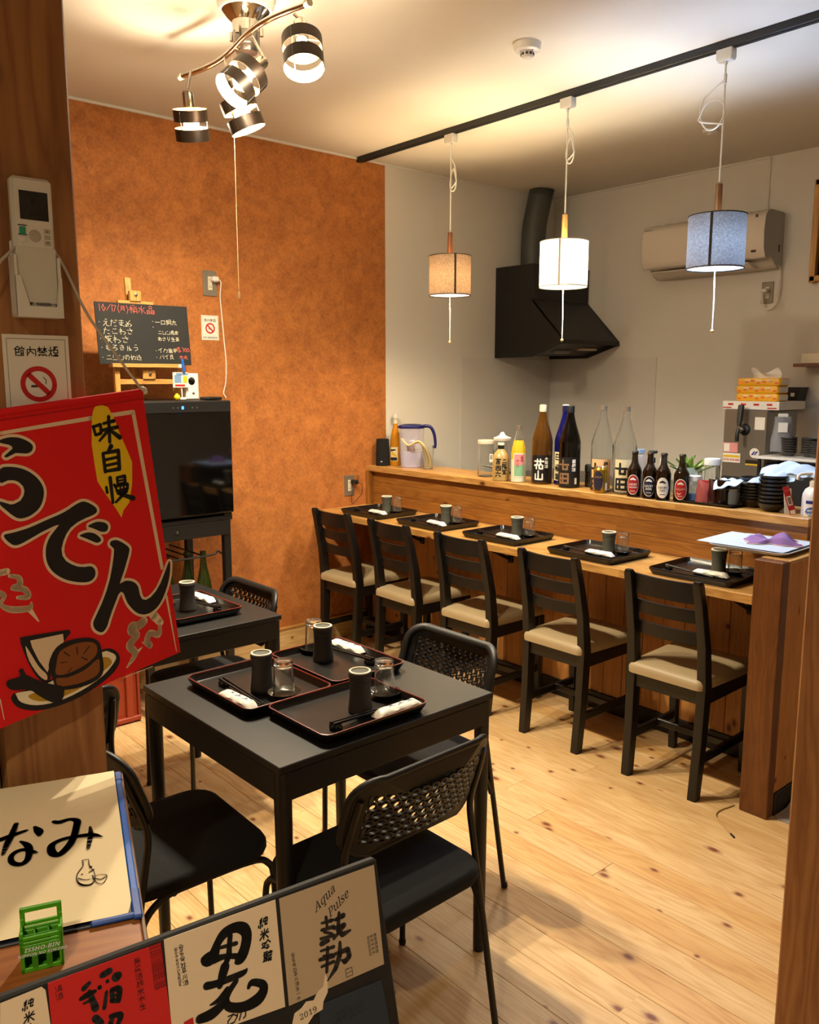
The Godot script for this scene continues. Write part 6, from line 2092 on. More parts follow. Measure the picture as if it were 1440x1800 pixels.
func fridge_corner() -> void:
	# cooler standing on a black stand
	var t := thing("beverage_cooler", "black glass-door beverage cooler on a stand against the orange wall", "refrigerator", Vector3(-3.84, 0.94, -1.79))
	part("cabinet", gbox(Vector3(-0.02, 0.267, 0), Vector3(0.42, 0.532, 0.46), 0.006), M.black_plastic, t)
	part("door_frame", gbox(Vector3(0.216, 0.267, 0), Vector3(0.048, 0.532, 0.462), 0.004), M.black_steel, t)
	part("door_glass", gbox(Vector3(0.2415, 0.243, 0), Vector3(0.004, 0.47, 0.452), 0.001), M.door_glass, t)
	part("control_strip", gbox(Vector3(0.2415, 0.505, 0), Vector3(0.004, 0.048, 0.455), 0.001), M.black_plastic, t)
	var g := G()
	g.box(Vector3(0.2442, 0.503, 0.016), Vector3(0.001, 0.014, 0.010))
	part("display_light", g, M.led_blue, t)
	g = G()
	for k in [-0.055, -0.032, 0.040, 0.062]:
		g.box(Vector3(0.2440, 0.503, k), Vector3(0.0006, 0.006, 0.007))
	part("touch_key", g, M.clay_foot, t)
	part("hinge", gbox(Vector3(0.20, -0.008, -0.205), Vector3(0.06, 0.016, 0.04), 0.003), M.black_steel, t)
	for q in [[0.15, 0.19], [0.15, -0.19], [-0.17, 0.19], [-0.17, -0.19]]:
		part("foot", G_at(Vector3(q[0], -0.013, q[1]), P([0, 0, 14, 0, 15, 14, 0, 14]), 14), M.rubber, t)
	# stand
	t = thing("black_stand", "black open metal stand carrying the beverage cooler", "stand", Vector3(-3.84, 0, -1.79))
	part("top_board", gbox(Vector3(0, 0.915, 0), Vector3(0.45, 0.022, 0.46), 0.003), M.black_plastic, t)
	part("drawer_front", gbox(Vector3(0.215, 0.868, 0), Vector3(0.016, 0.070, 0.44), 0.003), M.black_plastic, t)
	g = G()
	g.x = Transform3D(Basis(Vector3.FORWARD, PI / 2), Vector3(0.223, 0.872, 0.06))
	g.lathe(P([0, 10, 5, 9, 7, 5, 4, 0]), 14)
	part("knob", g, M.steel, t)
	for q in [[0.20, 0.21], [0.20, -0.205], [-0.20, 0.21], [-0.20, -0.205]]:
		part("leg", gbox(Vector3(q[0], 0.452, q[1]), Vector3(0.035, 0.904, 0.035), 0.003), M.black_plastic, t)
	part("rack_rail", gtube(smooth_path([Vector3(0.19, 0.735, 0.15), Vector3(0.19, 0.735, -0.12), Vector3(0.19, 0.75, -0.16), Vector3(0.19, 0.735, -0.185)], 4), 0.005, 8), M.black_steel, t)
	for k in 4:
		part("glass_rail", gtube([Vector3(0.18, 0.74, 0.10 - k * 0.06), Vector3(-0.16, 0.74, 0.10 - k * 0.06)], 0.004, 6), M.black_steel, t)
	part("low_shelf", gbox(Vector3(0, 0.40, 0), Vector3(0.40, 0.018, 0.42), 0.002), M.black_plastic, t)
	for k in 3:
		var bt := bottle("green_bottle", ["dark bottle on the stand's lower shelf, partly behind the banner", "tall green bottle on the stand's lower shelf, left of the two green ones", "tall green bottle on the stand's lower shelf, nearest the stand's leg"][k], "bottle", Vector3([-3.72, -3.74, -3.70][k], 0.4095, [-1.72, -1.835, -1.90][k]), [0, 2, 34, 0, 37, 4, 37, 165, 34, 190, 26, 225, 18, 262, 14, 300, 13, 325, 14, 326, 14, 335, 12, 336], M.green_glass, 0.0, "bottles on the stand's lower shelf")
		part("cap", glathe(P([14.2, 318, 15, 320, 15, 340, 0, 341]), 16), M.bronze if k == 0 else M.green_cap, bt)
	# small easel with a chalkboard on top of the cooler
	t = thing("table_easel", "small light wood easel on the cooler holding the chalkboard", "easel", Vector3(-3.80, 1.474, -1.70))
	g = G()
	for z in [0.14, -0.145]:
		part("leg", wbox(Vector3(0.0, 0.098, z), Vector3(0.022, 0.196, 0.024), 0.002, 1), M.light_wood, t)
	part("ledge", wbox(Vector3(0.012, 0.158, -0.002), Vector3(0.05, 0.018, 0.345), 0.002, 2), M.light_wood, t)
	part("lower_bar", wbox(Vector3(-0.002, 0.085, -0.002), Vector3(0.016, 0.024, 0.30), 0.002, 2), M.light_wood, t)
	part("slide", wbox(Vector3(0.008, 0.12, -0.01), Vector3(0.012, 0.05, 0.062), 0.004, 1), M.light_wood, t)
	var mast := wbox(Vector3(0, 0.0, 0), Vector3(0.016, 0.56, 0.030), 0.003, 1)
	var mm := part("mast", mast, M.light_wood, t)
	mm.position = Vector3(-0.06, 0.28, 0.03)
	mm.rotation.z = 0.12
	part("top_clamp", wbox(Vector3(-0.045, 0.472, 0.018), Vector3(0.024, 0.050, 0.056), 0.004, 1), M.light_wood, t)
	part("top_bar", wbox(Vector3(-0.05, 0.44, 0.015), Vector3(0.02, 0.022, 0.17), 0.003, 2), M.light_wood, t)
	for q in [Vector3(-0.031, 0.478, 0.018), Vector3(0.016, 0.122, -0.012)]:
		g = G()
		g.x = Transform3D(Basis(Vector3.FORWARD, PI / 2), q)
		g.lathe(P([0, 8, 6, 6, 7, 2, 5, 0]), 14)
		part("wing_nut", g, M.steel, t)
	var rear := gtube([Vector3(-0.03, 0.0, 0), Vector3(0, 0.42, 0)], 0.009, 8)
	var rl := part("rear_leg", rear, M.light_wood, t)
	rl.position = Vector3(-0.13, 0.0, 0.0)
	# board leaning back a little; its local x runs to the right in the picture
	t = thing("chalkboard", "black chalkboard menu with handwritten dishes on the small easel", "chalkboard", Vector3(-3.786, 1.637, -1.70), PI / 2)
	t.rotation = Vector3(-0.10, PI / 2, 0.0)
	t.rotation_order = EULER_ORDER_YXZ
	part("board", gbox(Vector3(0, 0.137, 0), Vector3(0.442, 0.274, 0.006), 0.001), M.chalk_black, t)
	g = G()
	var e := 0.0036
	var lines := [["えだまめ", -0.190, 0.198, 0.030], ["たこわさ", -0.190, 0.163, 0.031], ["板わさ", -0.190, 0.128, 0.035], ["もろきゅう", -0.190, 0.088, 0.028], ["ニシンの切込", -0.188, 0.043, 0.024], ["一口明太", 0.055, 0.208, 0.024], ["ニシン昆布", 0.066, 0.158, 0.018], ["あさり生姜", 0.062, 0.128, 0.019], ["イカ塩辛", 0.060, 0.076, 0.021], ["パイ貝", 0.064, 0.046, 0.021]]
	for q in lines:
		g.kanji(q[0], Vector2(q[1], q[2]), q[3], 0.00085, false, e)
	for q in [Vector2(-0.207, 0.186), Vector2(-0.207, 0.150), Vector2(-0.207, 0.113), Vector2(-0.205, 0.073), Vector2(-0.205, 0.03), Vector2(0.043, 0.198), Vector2(0.043, 0.172), Vector2(0.048, 0.064), Vector2(0.048, 0.034)]:
		g.stroke([Vector3(q.x, q.y, 0.0014), Vector3(q.x + 0.001, q.y, 0.0014)], e)
	part("chalk_writing", g, M.chalk_white, t)
	g = G()
	var num := [[-0.208, "3019"], [-0.186, "4005364940"], [-0.158, "9009"], [-0.140, "3039"], [-0.124, "009070"]]
	for q in [["3039", -0.206], ["400415384994764340", -0.190], ["9008", -0.168], ["3039", -0.149], ["11818139", -0.142]]:
		var p := []
		for k in range(0, q[0].length(), 2):
			p.append(Vector3(q[1] + q[0][k].to_float() * 0.0022, 0.265 - q[0][k + 1].to_float() * 0.0034, 0.0008))
		g.stroke(p, e)
	g.stroke([Vector3(-0.110, 0.266, 0.0008), Vector3(-0.117, 0.248, 0.0008), Vector3(-0.111, 0.230, 0.0008)], e)
	g.kanji("月", Vector2(-0.105, 0.260), 0.022, 0.0008, false, e)
	g.stroke([Vector3(-0.076, 0.264, 0.0008), Vector3(-0.069, 0.246, 0.0008), Vector3(-0.075, 0.228, 0.0008)], e)
	g.kanji("梅水晶", Vector2(-0.062, 0.266), 0.036, 0.00095, false, e)
	g.kanji("各", Vector2(0.150, 0.083), 0.024, 0.0008, false, e)
	for q in [["0050536493836849", 0.178], ["40040749987340", 0.191], ["40040749987340", 0.204]]:
		var p := []
		for k in range(0, q[0].length() - 1, 2):
			p.append(Vector3(q[1] + q[0][k].to_float() * 0.0012, 0.080 - q[0][k + 1].to_float() * 0.0020, 0.0008))
		g.stroke(p, e)
	g.kanji("本水", Vector2(0.162, 0.046), 0.020, 0.0008, false, e)
	part("red_chalk_writing", g, M.chalk_red, t)
	# camera, card stand, lemon, charger puck on the cooler
	t = thing("security_camera", "small white camera with round black lens standing on the cooler", "camera", Vector3(-3.77, 1.4745, -1.905), 0.0)
	g = G()
	g.box(Vector3(0, 0.062, 0), Vector3(0.045, 0.124, 0.066), 0.006)
	part("body", g, M.white_plastic, t)
	g = G()
	g.x = Transform3D(Basis(Vector3.FORWARD, PI / 2), Vector3(0.022, 0.088, 0.006))
	g.lathe(P([0, 9, 9, 8, 17, 3, 18, 0]), 28)
	part("lens", g, M.black_glass, t)
	part("mark", gbox(Vector3(0.0232, 0.03, -0.002), Vector3(0.001, 0.010, 0.012), 0.0), M.clay_foot, t)
	t = thing("card_clip", "blue clip stand holding a small printed card in front of the chalkboard", "card stand", Vector3(-3.74, 1.4745, -1.845))
	part("base", gbox(Vector3(0, 0.006, 0), Vector3(0.03, 0.012, 0.03), 0.003), M.white_plastic, t)
	part("stem", gtube([Vector3(0, 0.01, 0), Vector3(0, 0.10, 0.003)], 0.003, 6), M.white_plastic, t)
	part("card", gbox(Vector3(0.006, 0.093, 0.008), Vector3(0.002, 0.070, 0.078), 0.0005), M.label_white, t)
	g = G()
	g.box(Vector3(0.0075, 0.098, 0.022), Vector3(0.0006, 0.036, 0.034))
	g.box(Vector3(0.0075, 0.120, 0.0), Vector3(0.0006, 0.010, 0.060))
	part("card_picture", g, M.label_blue, t)
	part("card_print", gbox(Vector3(0.0075, 0.068, 0.012), Vector3(0.0006, 0.009, 0.05)), M.ink_red, t)
	part("card_flash", gbox(Vector3(0.0078, 0.096, -0.014), Vector3(0.0006, 0.03, 0.02)), M.juice_yellow, t)
	var cl := part("clip", gbox(Vector3.ZERO, Vector3(0.012, 0.062, 0.012), 0.004), M.clip_blue, t)
	cl.position = Vector3(0.012, 0.158, -0.005)
	cl.rotation.x = 0.12
	part("clip_jaw", gbox(Vector3(0.010, 0.156, 0.010), Vector3(0.010, 0.018, 0.014), 0.003), M.white_plastic, t)
	solo("lemon", glathe(P([0, 0, 6, 1, 12, 6, 15, 14, 12, 23, 6, 29, 3, 32, 0, 33]), 20), M.lemon, "small yellow lemon-shaped ornament lying on the cooler", "ornament", Vector3(-3.66, 1.4745, -1.78))
	solo("charger_puck", gbox(Vector3(0, 0.007, 0), Vector3(0.09, 0.014, 0.075), 0.004), M.black_plastic, "flat black box on the cooler's right corner by the cable", "device", Vector3(-3.70, 1.4745, -1.972))
	# orange beer crate on the floor
	t = thing("beer_crate", "reddish orange plastic beer crate on the floor behind the pillar", "crate", Vector3(-3.85, 0, -1.335))
	g = G()
	var w := 0.40
	var h := 0.36
	var fx := 0.185
	part("bottom_panel", gbox(Vector3(0, 0.012, 0), Vector3(0.37, 0.02, w), 0.003), M.crate_orange, t)
	part("front_panel", gbox(Vector3(fx - 0.014, h / 2, 0), Vector3(0.010, h - 0.02, w - 0.02), 0.002), M.crate_orange, t)
	part("back_panel", gbox(Vector3(-fx + 0.014, h / 2, 0), Vector3(0.010, h - 0.02, w - 0.02), 0.002), M.crate_orange, t)
	for sd in [-1.0, 1.0]:
		part("side_panel", gbox(Vector3(0, h / 2, sd * (w / 2 - 0.012)), Vector3(0.35, h - 0.02, 0.010), 0.002), M.crate_orange, t)
		part("rib", gbox(Vector3(fx - 0.004, h / 2, sd * (w / 2 - 0.048)), Vector3(0.022, h - 0.01, 0.035), 0.004), M.crate_orange, t)
		part("corner_flange", gbox(Vector3(fx - 0.004, h / 2, sd * (w / 2 - 0.006)), Vector3(0.020, h - 0.01, 0.012), 0.003), M.crate_orange, t)
	for q in [[0.02, 0.022], [0.275, 0.018], [h - 0.01, 0.02]]:
		part("rib", gbox(Vector3(fx - 0.003, q[0], 0), Vector3(0.026, q[1], w), 0.004), M.crate_orange, t)
	g = G()
	g.x = Transform3D(Basis(Vector3.UP, PI / 2), Vector3(fx - 0.0085, 0.16, -0.06))
	var disc := PackedVector2Array()
	for k in 24:
		disc.append(Vector2(cos(TAU * k / 24), sin(TAU * k / 24)) * 0.032)
	g.face(disc, 0.0)
	part("emblem_disc", g, M.label_white, t)
	g = G()
	g.x = Transform3D(Basis(Vector3.UP, PI / 2), Vector3(fx - 0.0080, 0.16, -0.06))
	g.stroke([Vector3(-0.018, 0.014, 0.0025), Vector3(-0.010, 0.018, 0.0025), Vector3(-0.006, 0.006, 0.0025), Vector3(-0.018, -0.006, 0.0025), Vector3(-0.021, -0.016, 0.0025)])
	g.stroke([Vector3(0.0, 0.017, 0.0025), Vector3(0.012, 0.017, 0.0025), Vector3(0.014, 0.006, 0.0025), Vector3(0.002, 0.0, 0.0025), Vector3(0.018, -0.017, 0.0025)])
	g.stroke([Vector3(0.0, 0.017, 0.0025), Vector3(-0.002, -0.018, 0.0025)])
	part("emblem", g, M.crate_dark, t)

func pillar_things() -> void:
	var px := -1.35
	# remote control in its holder; local x runs right in the picture
	var t := thing("remote_control", "white air conditioner remote control with dark screen in a wall holder", "remote control", Vector3(px, 1.66, -0.4335), PI / 2)
	var g := G()
	g.x = Transform3D(Basis(Vector3.RIGHT, PI / 2), Vector3(0, 0, 0))
	var body := G()
	body.box(Vector3(0, 0.105, 0.014), Vector3(0.058, 0.186, 0.018), 0.005)
	part("body", body, M.remote_white, t)
	part("face_panel", gbox(Vector3(0, 0.145, 0.0232), Vector3(0.050, 0.098, 0.002), 0.0008), M.white_plastic, t)
	part("screen", gbox(Vector3(0.001, 0.158, 0.0244), Vector3(0.040, 0.040, 0.001), 0.0003), M.lcd, t)
	g = G()
	g.kanji("日", Vector2(-0.003, 0.168), 0.006, 0.0003, false, 0.0251)
	g.stroke([Vector3(-0.006, 0.146, 0.0003), Vector3(0.006, 0.146, 0.0003)], 0.0251)
	part("screen_symbols", g, M.ink, t)
	part("green_button", gbox(Vector3(-0.017, 0.122, 0.0246), Vector3(0.009, 0.011, 0.0022), 0.001), M.button_green, t)
	part("button", gbox(Vector3(-0.017, 0.110, 0.0246), Vector3(0.009, 0.009, 0.002), 0.001), M.white_plastic, t)
	g = G()
	g.x = Transform3D(Basis(Vector3.RIGHT, PI / 2), Vector3(0.0, 0.116, 0.0242))
	g.lathe(P([0, 1.4, 5, 1.6, 8.0, 1.0, 8.6, 0]), 28)
	part("dial", g, M.clear_key, t)
	for k in 3:
		part("button", gbox(Vector3(0.0175, 0.124 - k * 0.0085, 0.0244), Vector3(0.009, 0.0065, 0.0016), 0.0008), M.clear_key, t)
	g = G()
	for q in [[-0.017, 0.1295], [-0.017, 0.1165]]:
		g.stroke([Vector3(q[0] - 0.006, q[1], 0.0007), Vector3(q[0] + 0.006, q[1], 0.0007)], 0.0247)
	g.face(PackedVector2Array([Vector2(0.0162, 0.1225), Vector2(0.0188, 0.1225), Vector2(0.0175, 0.1252)]), 0.0254)
	g.face(PackedVector2Array([Vector2(0.0162, 0.109), Vector2(0.0188, 0.109), Vector2(0.0175, 0.1062)]), 0.0254)
	part("key_print", g, M.ink_soft, t)
	# flap and holder
	part("flap", gbox(Vector3(0, 0.060, 0.0236), Vector3(0.056, 0.080, 0.003), 0.001), M.remote_white, t)
	part("holder_back", gbox(Vector3(0, 0.055, 0.003), Vector3(0.060, 0.110, 0.006), 0.002), M.white_plastic, t)
	for sd in [-1.0, 1.0]:
		part("holder_side", gbox(Vector3(sd * 0.0305, 0.045, 0.015), Vector3(0.004, 0.086, 0.030), 0.0015), M.white_plastic, t)
	g = G()
	g.prism(PackedVector2Array([Vector2(-0.0325, 0.0), Vector2(0.0325, 0.0), Vector2(0.0325, 0.058), Vector2(0.029, 0.058), Vector2(0.024, 0.016), Vector2(-0.015, 0.016), Vector2(-0.026, 0.058), Vector2(-0.0325, 0.058)]), 0.0265, 0.031)
	part("holder_front", g, M.white_plastic, t)
	part("holder_bottom", gbox(Vector3(0, 0.003, 0.015), Vector3(0.065, 0.006, 0.03), 0.002), M.white_plastic, t)
	g = G()
	g.text("DAIKIN", Vector2(0.006, 0.0195), 0.0042, sans, 0.0253)
	g.face(PackedVector2Array([Vector2(-0.0125, 0.0175), Vector2(-0.0085, 0.0215), Vector2(-0.0135, 0.0215)]), 0.0253)
	part("logo", g, M.ink_soft, t)
	# notice
	t = thing("no_smoking_sign", "white no smoking notice sheet on the cedar pillar under the remote", "sign", Vector3(px, 1.566, -0.4325), PI / 2)
	no_smoking(t, 0.096, 0.140, 0.0012)
	# red banner hung from a thin rod by a cord
	var bx := Basis(Vector3(-0.166, 0.1132, -0.9796).normalized(), Vector3(0.0189, 0.9936, 0.1116).normalized(), Vector3(0.98595, 0, -0.16706).normalized())
	t = thing("fabric_banner", "red fabric banner with large black brush lettering and a drawn food bowl", "banner", Vector3(-1.34, 1.5535, -0.5912))
	t.basis = bx
	var bw := 0.46
	var bh := 0.4595
	g = G()
	g.crease = 0.3
	# cloth, thin, closed round the rod on top
	g.box(Vector3(-bw / 2, -bh / 2, -0.0008), Vector3(bw, bh, 0.0014))
	part("cloth", g, M.banner_red, t)
	part("rod_sleeve", gtube([Vector3(0.0, -0.004, -0.003), Vector3(-bw, -0.004, -0.003)], 0.0058, 12), M.banner_red, t)
	part("hem", gbox(Vector3(-bw / 2, -0.014, 0.0002), Vector3(bw, 0.002, 0.0012), 0.0004), M.banner_dark, t)
	part("rod", gtube([Vector3(0.005, -0.004, -0.003), Vector3(-bw - 0.01, -0.004, -0.003)], 0.0032, 10), M.white_plastic, t)
	part("rod_tip", gtube([Vector3(0.0, -0.003, -0.003), Vector3(0.008, -0.003, -0.003)], 0.0055, 10), M.white_plastic, t)
	g = G()
	for st in TRACED.b_frame.split(";"):
		g = G()
		g.strokes(st, 0.0003)
		part("frame_line", g, M.banner_cream, t)
	g = G()
	g.strokes(TRACED.b_steam, 0.0003, 1.25, true)
	part("steam_print", g, M.banner_cream, t)
	var outlines := ["b_o1", "b_o2", "b_de1", "b_de2", "b_de3", "b_n"]
	for k in 6:
		g = G()
		for p in Geometry2D.offset_polygon(rounded(outlines[k]), 0.0044, Geometry2D.JOIN_ROUND):
			g.face(p, 0.0005 + 0.00004 * k)
		part("letter_outline", g, M.banner_cream, t)
	g = G()
	g.face(traced("b_leaf"), 0.00042)
	part("yellow_field", g, M.banner_yellow, t)
	g = G()
	for k in ["b_o1", "b_o2", "b_de1", "b_de2", "b_de3", "b_n"]:
		g.face(rounded(k), 0.0008)
	g.strokes(TRACED.b_aji, 0.0008)
	part("black_lettering", g, M.banner_black, t)
	var draw := [["b_plate", "banner_black", 0.0004], ["b_plate2", "banner_white", 0.0006], ["b_soup", "banner_ochre", 0.0007], ["b_kon", "banner_black", 0.0009], ["b_kon2", "banner_cream", 0.0011], ["b_kon3", "banner_cream", 0.0011], ["b_dai", "banner_black", 0.0013], ["b_dai2", "banner_brown", 0.0015], ["b_dai3", "banner_brown", 0.0015], ["b_kom", "banner_black", 0.0017]]
	for q in draw:
		g = G()
		g.face(rounded(q[0]) if q[0] != "b_kon2" else traced(q[0]), q[2])
		part("drawing", g, M[q[1]], t)
	g = G()
	g.strokes(TRACED.b_daim, 0.0017)
	part("drawing", g, M.banner_black, t)
	# the cord: from the rod's right end over a hook behind the remote and down to the left end
	var a := Vector3(-1.341, 1.552, -0.592)
	var hook := Vector3(-1.338, 1.775, -0.437)
	var left := Vector3(-1.262, 1.50, -0.146)
	t = thing("banner_cord", "thin white cord holding up the red banner, running behind the remote", "cord", a)
	part("cord", gtube(smooth_path([Vector3(0, 0, 0), (hook - a) * 0.5 + Vector3(0, -0.004, 0), hook - a, (hook - a) * 0.5 + (left - a) * 0.5 + Vector3(0, -0.004, 0), left - a], 8), 0.0022, 6), M.cord_grey, t)
	part("knot", G_at(Vector3(0, 0.002, 0), P([0, -5, 4, -3, 4.5, 3, 0, 6]), 10), M.cord_grey, t)

func stand_things() -> void:
	# low wooden table beside the pillar; its top is turned a little
	var pb := Basis(Vector3(0.3269, 0, -0.945).normalized(), Vector3.UP, Vector3(0.945, 0, 0.3269).normalized())
	var org := Vector3(-1.2708, 0.95, -0.4875)   # upper right corner of the paper
	var t := thing("display_table", "small brown wooden display table at the lower left, beside the pillar", "table", Vector3(org.x, 0, org.z))
	t.basis = pb
	# local x right, local z towards the viewer; the right edge runs just beyond the paper
	var top := wbox(Vector3(-0.316, 0.938, 0.25), Vector3(0.64, 0.020, 0.50), 0.002, 0)
	part("top", top, M.table_brown, t)
	part("edge_band", wbox(Vector3(0.0065, 0.937, 0.25), Vector3(0.005, 0.022, 0.502), 0.001, 2), M.stained, t)
	part("side_panel", wbox(Vector3(-0.012, 0.464, 0.25), Vector3(0.018, 0.928, 0.47), 0.001, 1), M.table_brown, t)
	part("side_panel", wbox(Vector3(-0.60, 0.464, 0.25), Vector3(0.018, 0.928, 0.47), 0.001, 1), M.table_brown, t)
	part("shelf_board", wbox(Vector3(-0.306, 0.45, 0.25), Vector3(0.57, 0.018, 0.47), 0.001, 0), M.table_brown, t)
	# clipboard with a sheet of paper lying on it
	var fl := Basis(pb.x, -pb.z, Vector3.UP)   # flat things: local y away from the viewer, local z up
	t = thing("clipboard", "blue-edged clipboard lying on the brown display table under a paper sign", "clipboard", org)
	t.basis = fl
	part("board", gbox(Vector3(-0.251, -0.198, -0.0006), Vector3(0.51, 0.400, 0.003), 0.001), M.clip_dark, t)
	part("edge", gbox(Vector3(0.001, -0.19, 0.0014), Vector3(0.009, 0.33, 0.005), 0.0015), M.clip_blue, t)
	for q in [[-0.012, 0.03], [-0.363, 0.06]]:
		part("corner_guard", gbox(Vector3(0.0012, q[0] - 0.01, 0.0018), Vector3(0.011, q[1], 0.0065), 0.002), M.clip_blue_dark, t)
	part("corner_guard", gbox(Vector3(-0.022, -0.396, 0.0016), Vector3(0.057, 0.008, 0.006), 0.002), M.clip_blue_dark, t)
	t = thing("paper_sign", "wrinkled cream paper sign with brushed characters and a sake flask drawing", "sign", org + Vector3(0, 0.0022, 0))
	t.basis = fl
	var g := G()
	g.crease = 0.2
	var nz := FastNoiseLite.new()
	nz.seed = 4
	nz.frequency = 9.0
	var nx := 40
	var ny := 32
	var pts := []
	for j in ny + 1:
		var r := []
		for i in nx + 1:
			var x := lerpf(-0.49, -0.004, float(i) / nx)
			var y := lerpf(-0.392, 0.0, float(j) / ny)
			var z := 0.0016 + 0.0010 * nz.get_noise_2d(x, y * 1.4) + 0.0007 * absf(nz.get_noise_2d(x * 3.0 + 9.0, y * 2.0))
			# rounded and slightly curling corners on the right
			if x > -0.02 and y < -0.372:
				x -= 0.006 * ((x + 0.02) / 0.02) * ((-0.372 - y) / 0.02)
			r.append(Vector3(x, y, z))
		pts.append(r)
	for j in ny:
		for i in nx:
			g.quad(pts[j][i], pts[j][i + 1], pts[j + 1][i + 1], pts[j + 1][i])
	part("sheet", g, M.sign_paper, t)
	g = G()
	for k in ["p_mi", "p_na"]:
		g.strokes(TRACED[k], 0.0032, 1.35, true)
	part("brush_lettering", g, M.ink_brush, t)
	g = G()
	g.strokes(TRACED.p_flask, 0.0032, 1.2, true)
	part("flask_drawing", g, M.ink_brush, t)
	# green toy bottle crate
	t = thing("toy_crate", "tiny bright green toy bottle crate standing on the display table", "toy crate", Vector3(-0.8905, 0.9482, -0.2505))
	t.basis = pb
	var w := 0.0420
	var d := 0.030
	var hgt := 0.054
	var gm: Material = M.toy_green
	g = G()
	for sd in [-1.0, 1.0]:
		for se in [-1.0, 1.0]:
			g.box(Vector3(sd * (w / 2 - 0.002), hgt / 2 - 0.004, se * (d / 2 - 0.002)), Vector3(0.004, hgt - 0.008, 0.004), 0.0005)
	part("corner_post", g, gm, t)
	for q in [[0.0025, 0.005], [0.0335, 0.003], [0.0385, 0.004]]:
		g = G()
		for se in [-1.0, 1.0]:
			g.box(Vector3(0, q[0], se * (d / 2 - 0.0012)), Vector3(w, q[1], 0.0024), 0.0004)
			g.box(Vector3(se * (w / 2 - 0.0012), q[0], 0), Vector3(0.0024, q[1], d), 0.0004)
		part("rail", g, gm, t)
	g = G()
	g.box(Vector3(0, 0.0245, d / 2 - 0.0012), Vector3(w, 0.013, 0.0024), 0.0004)
	g.box(Vector3(0, 0.0245, -d / 2 + 0.0012), Vector3(w, 0.013, 0.0024), 0.0004)
	for sd in [-1.0, 1.0]:
		g.box(Vector3(sd * (w / 2 - 0.0012), 0.02, 0), Vector3(0.0024, 0.036, d), 0.0004)
	part("lettered_band", g, gm, t)
	g = G()
	for k in [-1.0, 1.0]:
		g.box(Vector3(k * w / 6, 0.018, 0), Vector3(0.0016, 0.032, d - 0.002), 0.0003)
	g.box(Vector3(0, 0.018, 0), Vector3(w - 0.002, 0.032, 0.0016), 0.0003)
	for k in [-1.0, 1.0]:
		g.box(Vector3(k * w / 6, 0.009, d / 2 - 0.001), Vector3(0.006, 0.018, 0.002), 0.0004)
	g.box(Vector3(0, 0.0012, 0), Vector3(w - 0.001, 0.0024, d - 0.001), 0.0)
	part("dividers", g, M.toy_green_dark, t)
	g = G()
	# handle frame along the back
	var hz := -d / 2 + 0.0018
	for sd in [-1.0, 1.0]:
		g.box(Vector3(sd * (w / 2 - 0.0025), 0.048, hz), Vector3(0.005, 0.02, 0.0036), 0.0008)
	g.box(Vector3(0, 0.0555, hz), Vector3(w, 0.006, 0.0036), 0.001)
	part("handle", g, gm, t)
	g = G()
	g.text("ISSHO-BIN", Vector2(0.001, 0.0262), 0.0048, sans, d / 2 + 0.0003, 0.0, 1.05, 0.25)
	g.text("NIPPON NO KOKORO", Vector2(0.001, 0.0203), 0.0026, sans, d / 2 + 0.0003, 0.0, 1.0, 0.25)
	part("lettering", g, M.ink_white, t)
	# black board with bottle labels, leaning back
	var lb := Basis(Vector3(0.1146, 0, -0.9934).normalized(), Vector3(-0.2571, 0.9659, -0.0297).normalized(), Vector3(0.9596, 0.2588, 0.1107).normalized())
	t = thing("label_board", "black leaning display board covered with pasted sake bottle labels", "display board", Vector3(-0.674, 1.0577, -0.4146))
	t.basis = lb
	part("panel", gbox(Vector3(-0.105, -0.512, -0.0062), Vector3(0.442, 1.032, 0.012), 0.002), M.board_black, t)
	g = G()
	for sd in [-1.0, 1.0]:
		g.tube([Vector3(-0.105 + sd * 0.19, -0.02, -0.016), Vector3(-0.105 + sd * 0.19, -0.97, -0.20)], 0.011, 8)
	part("prop_leg", g, M.black_steel, t)
	var sheets := [["l_ta", "label_sheet_cream"], ["l_ko", "label_sheet_tan"], ["l_in", "label_sheet_red"], ["l_ju", "label_sheet_cream"], ["l_bl", "label_sheet_blue"]]
	var sheet_names := ["cream_label", "tan_label", "red_label", "cream_label", "dark_blue_label"]
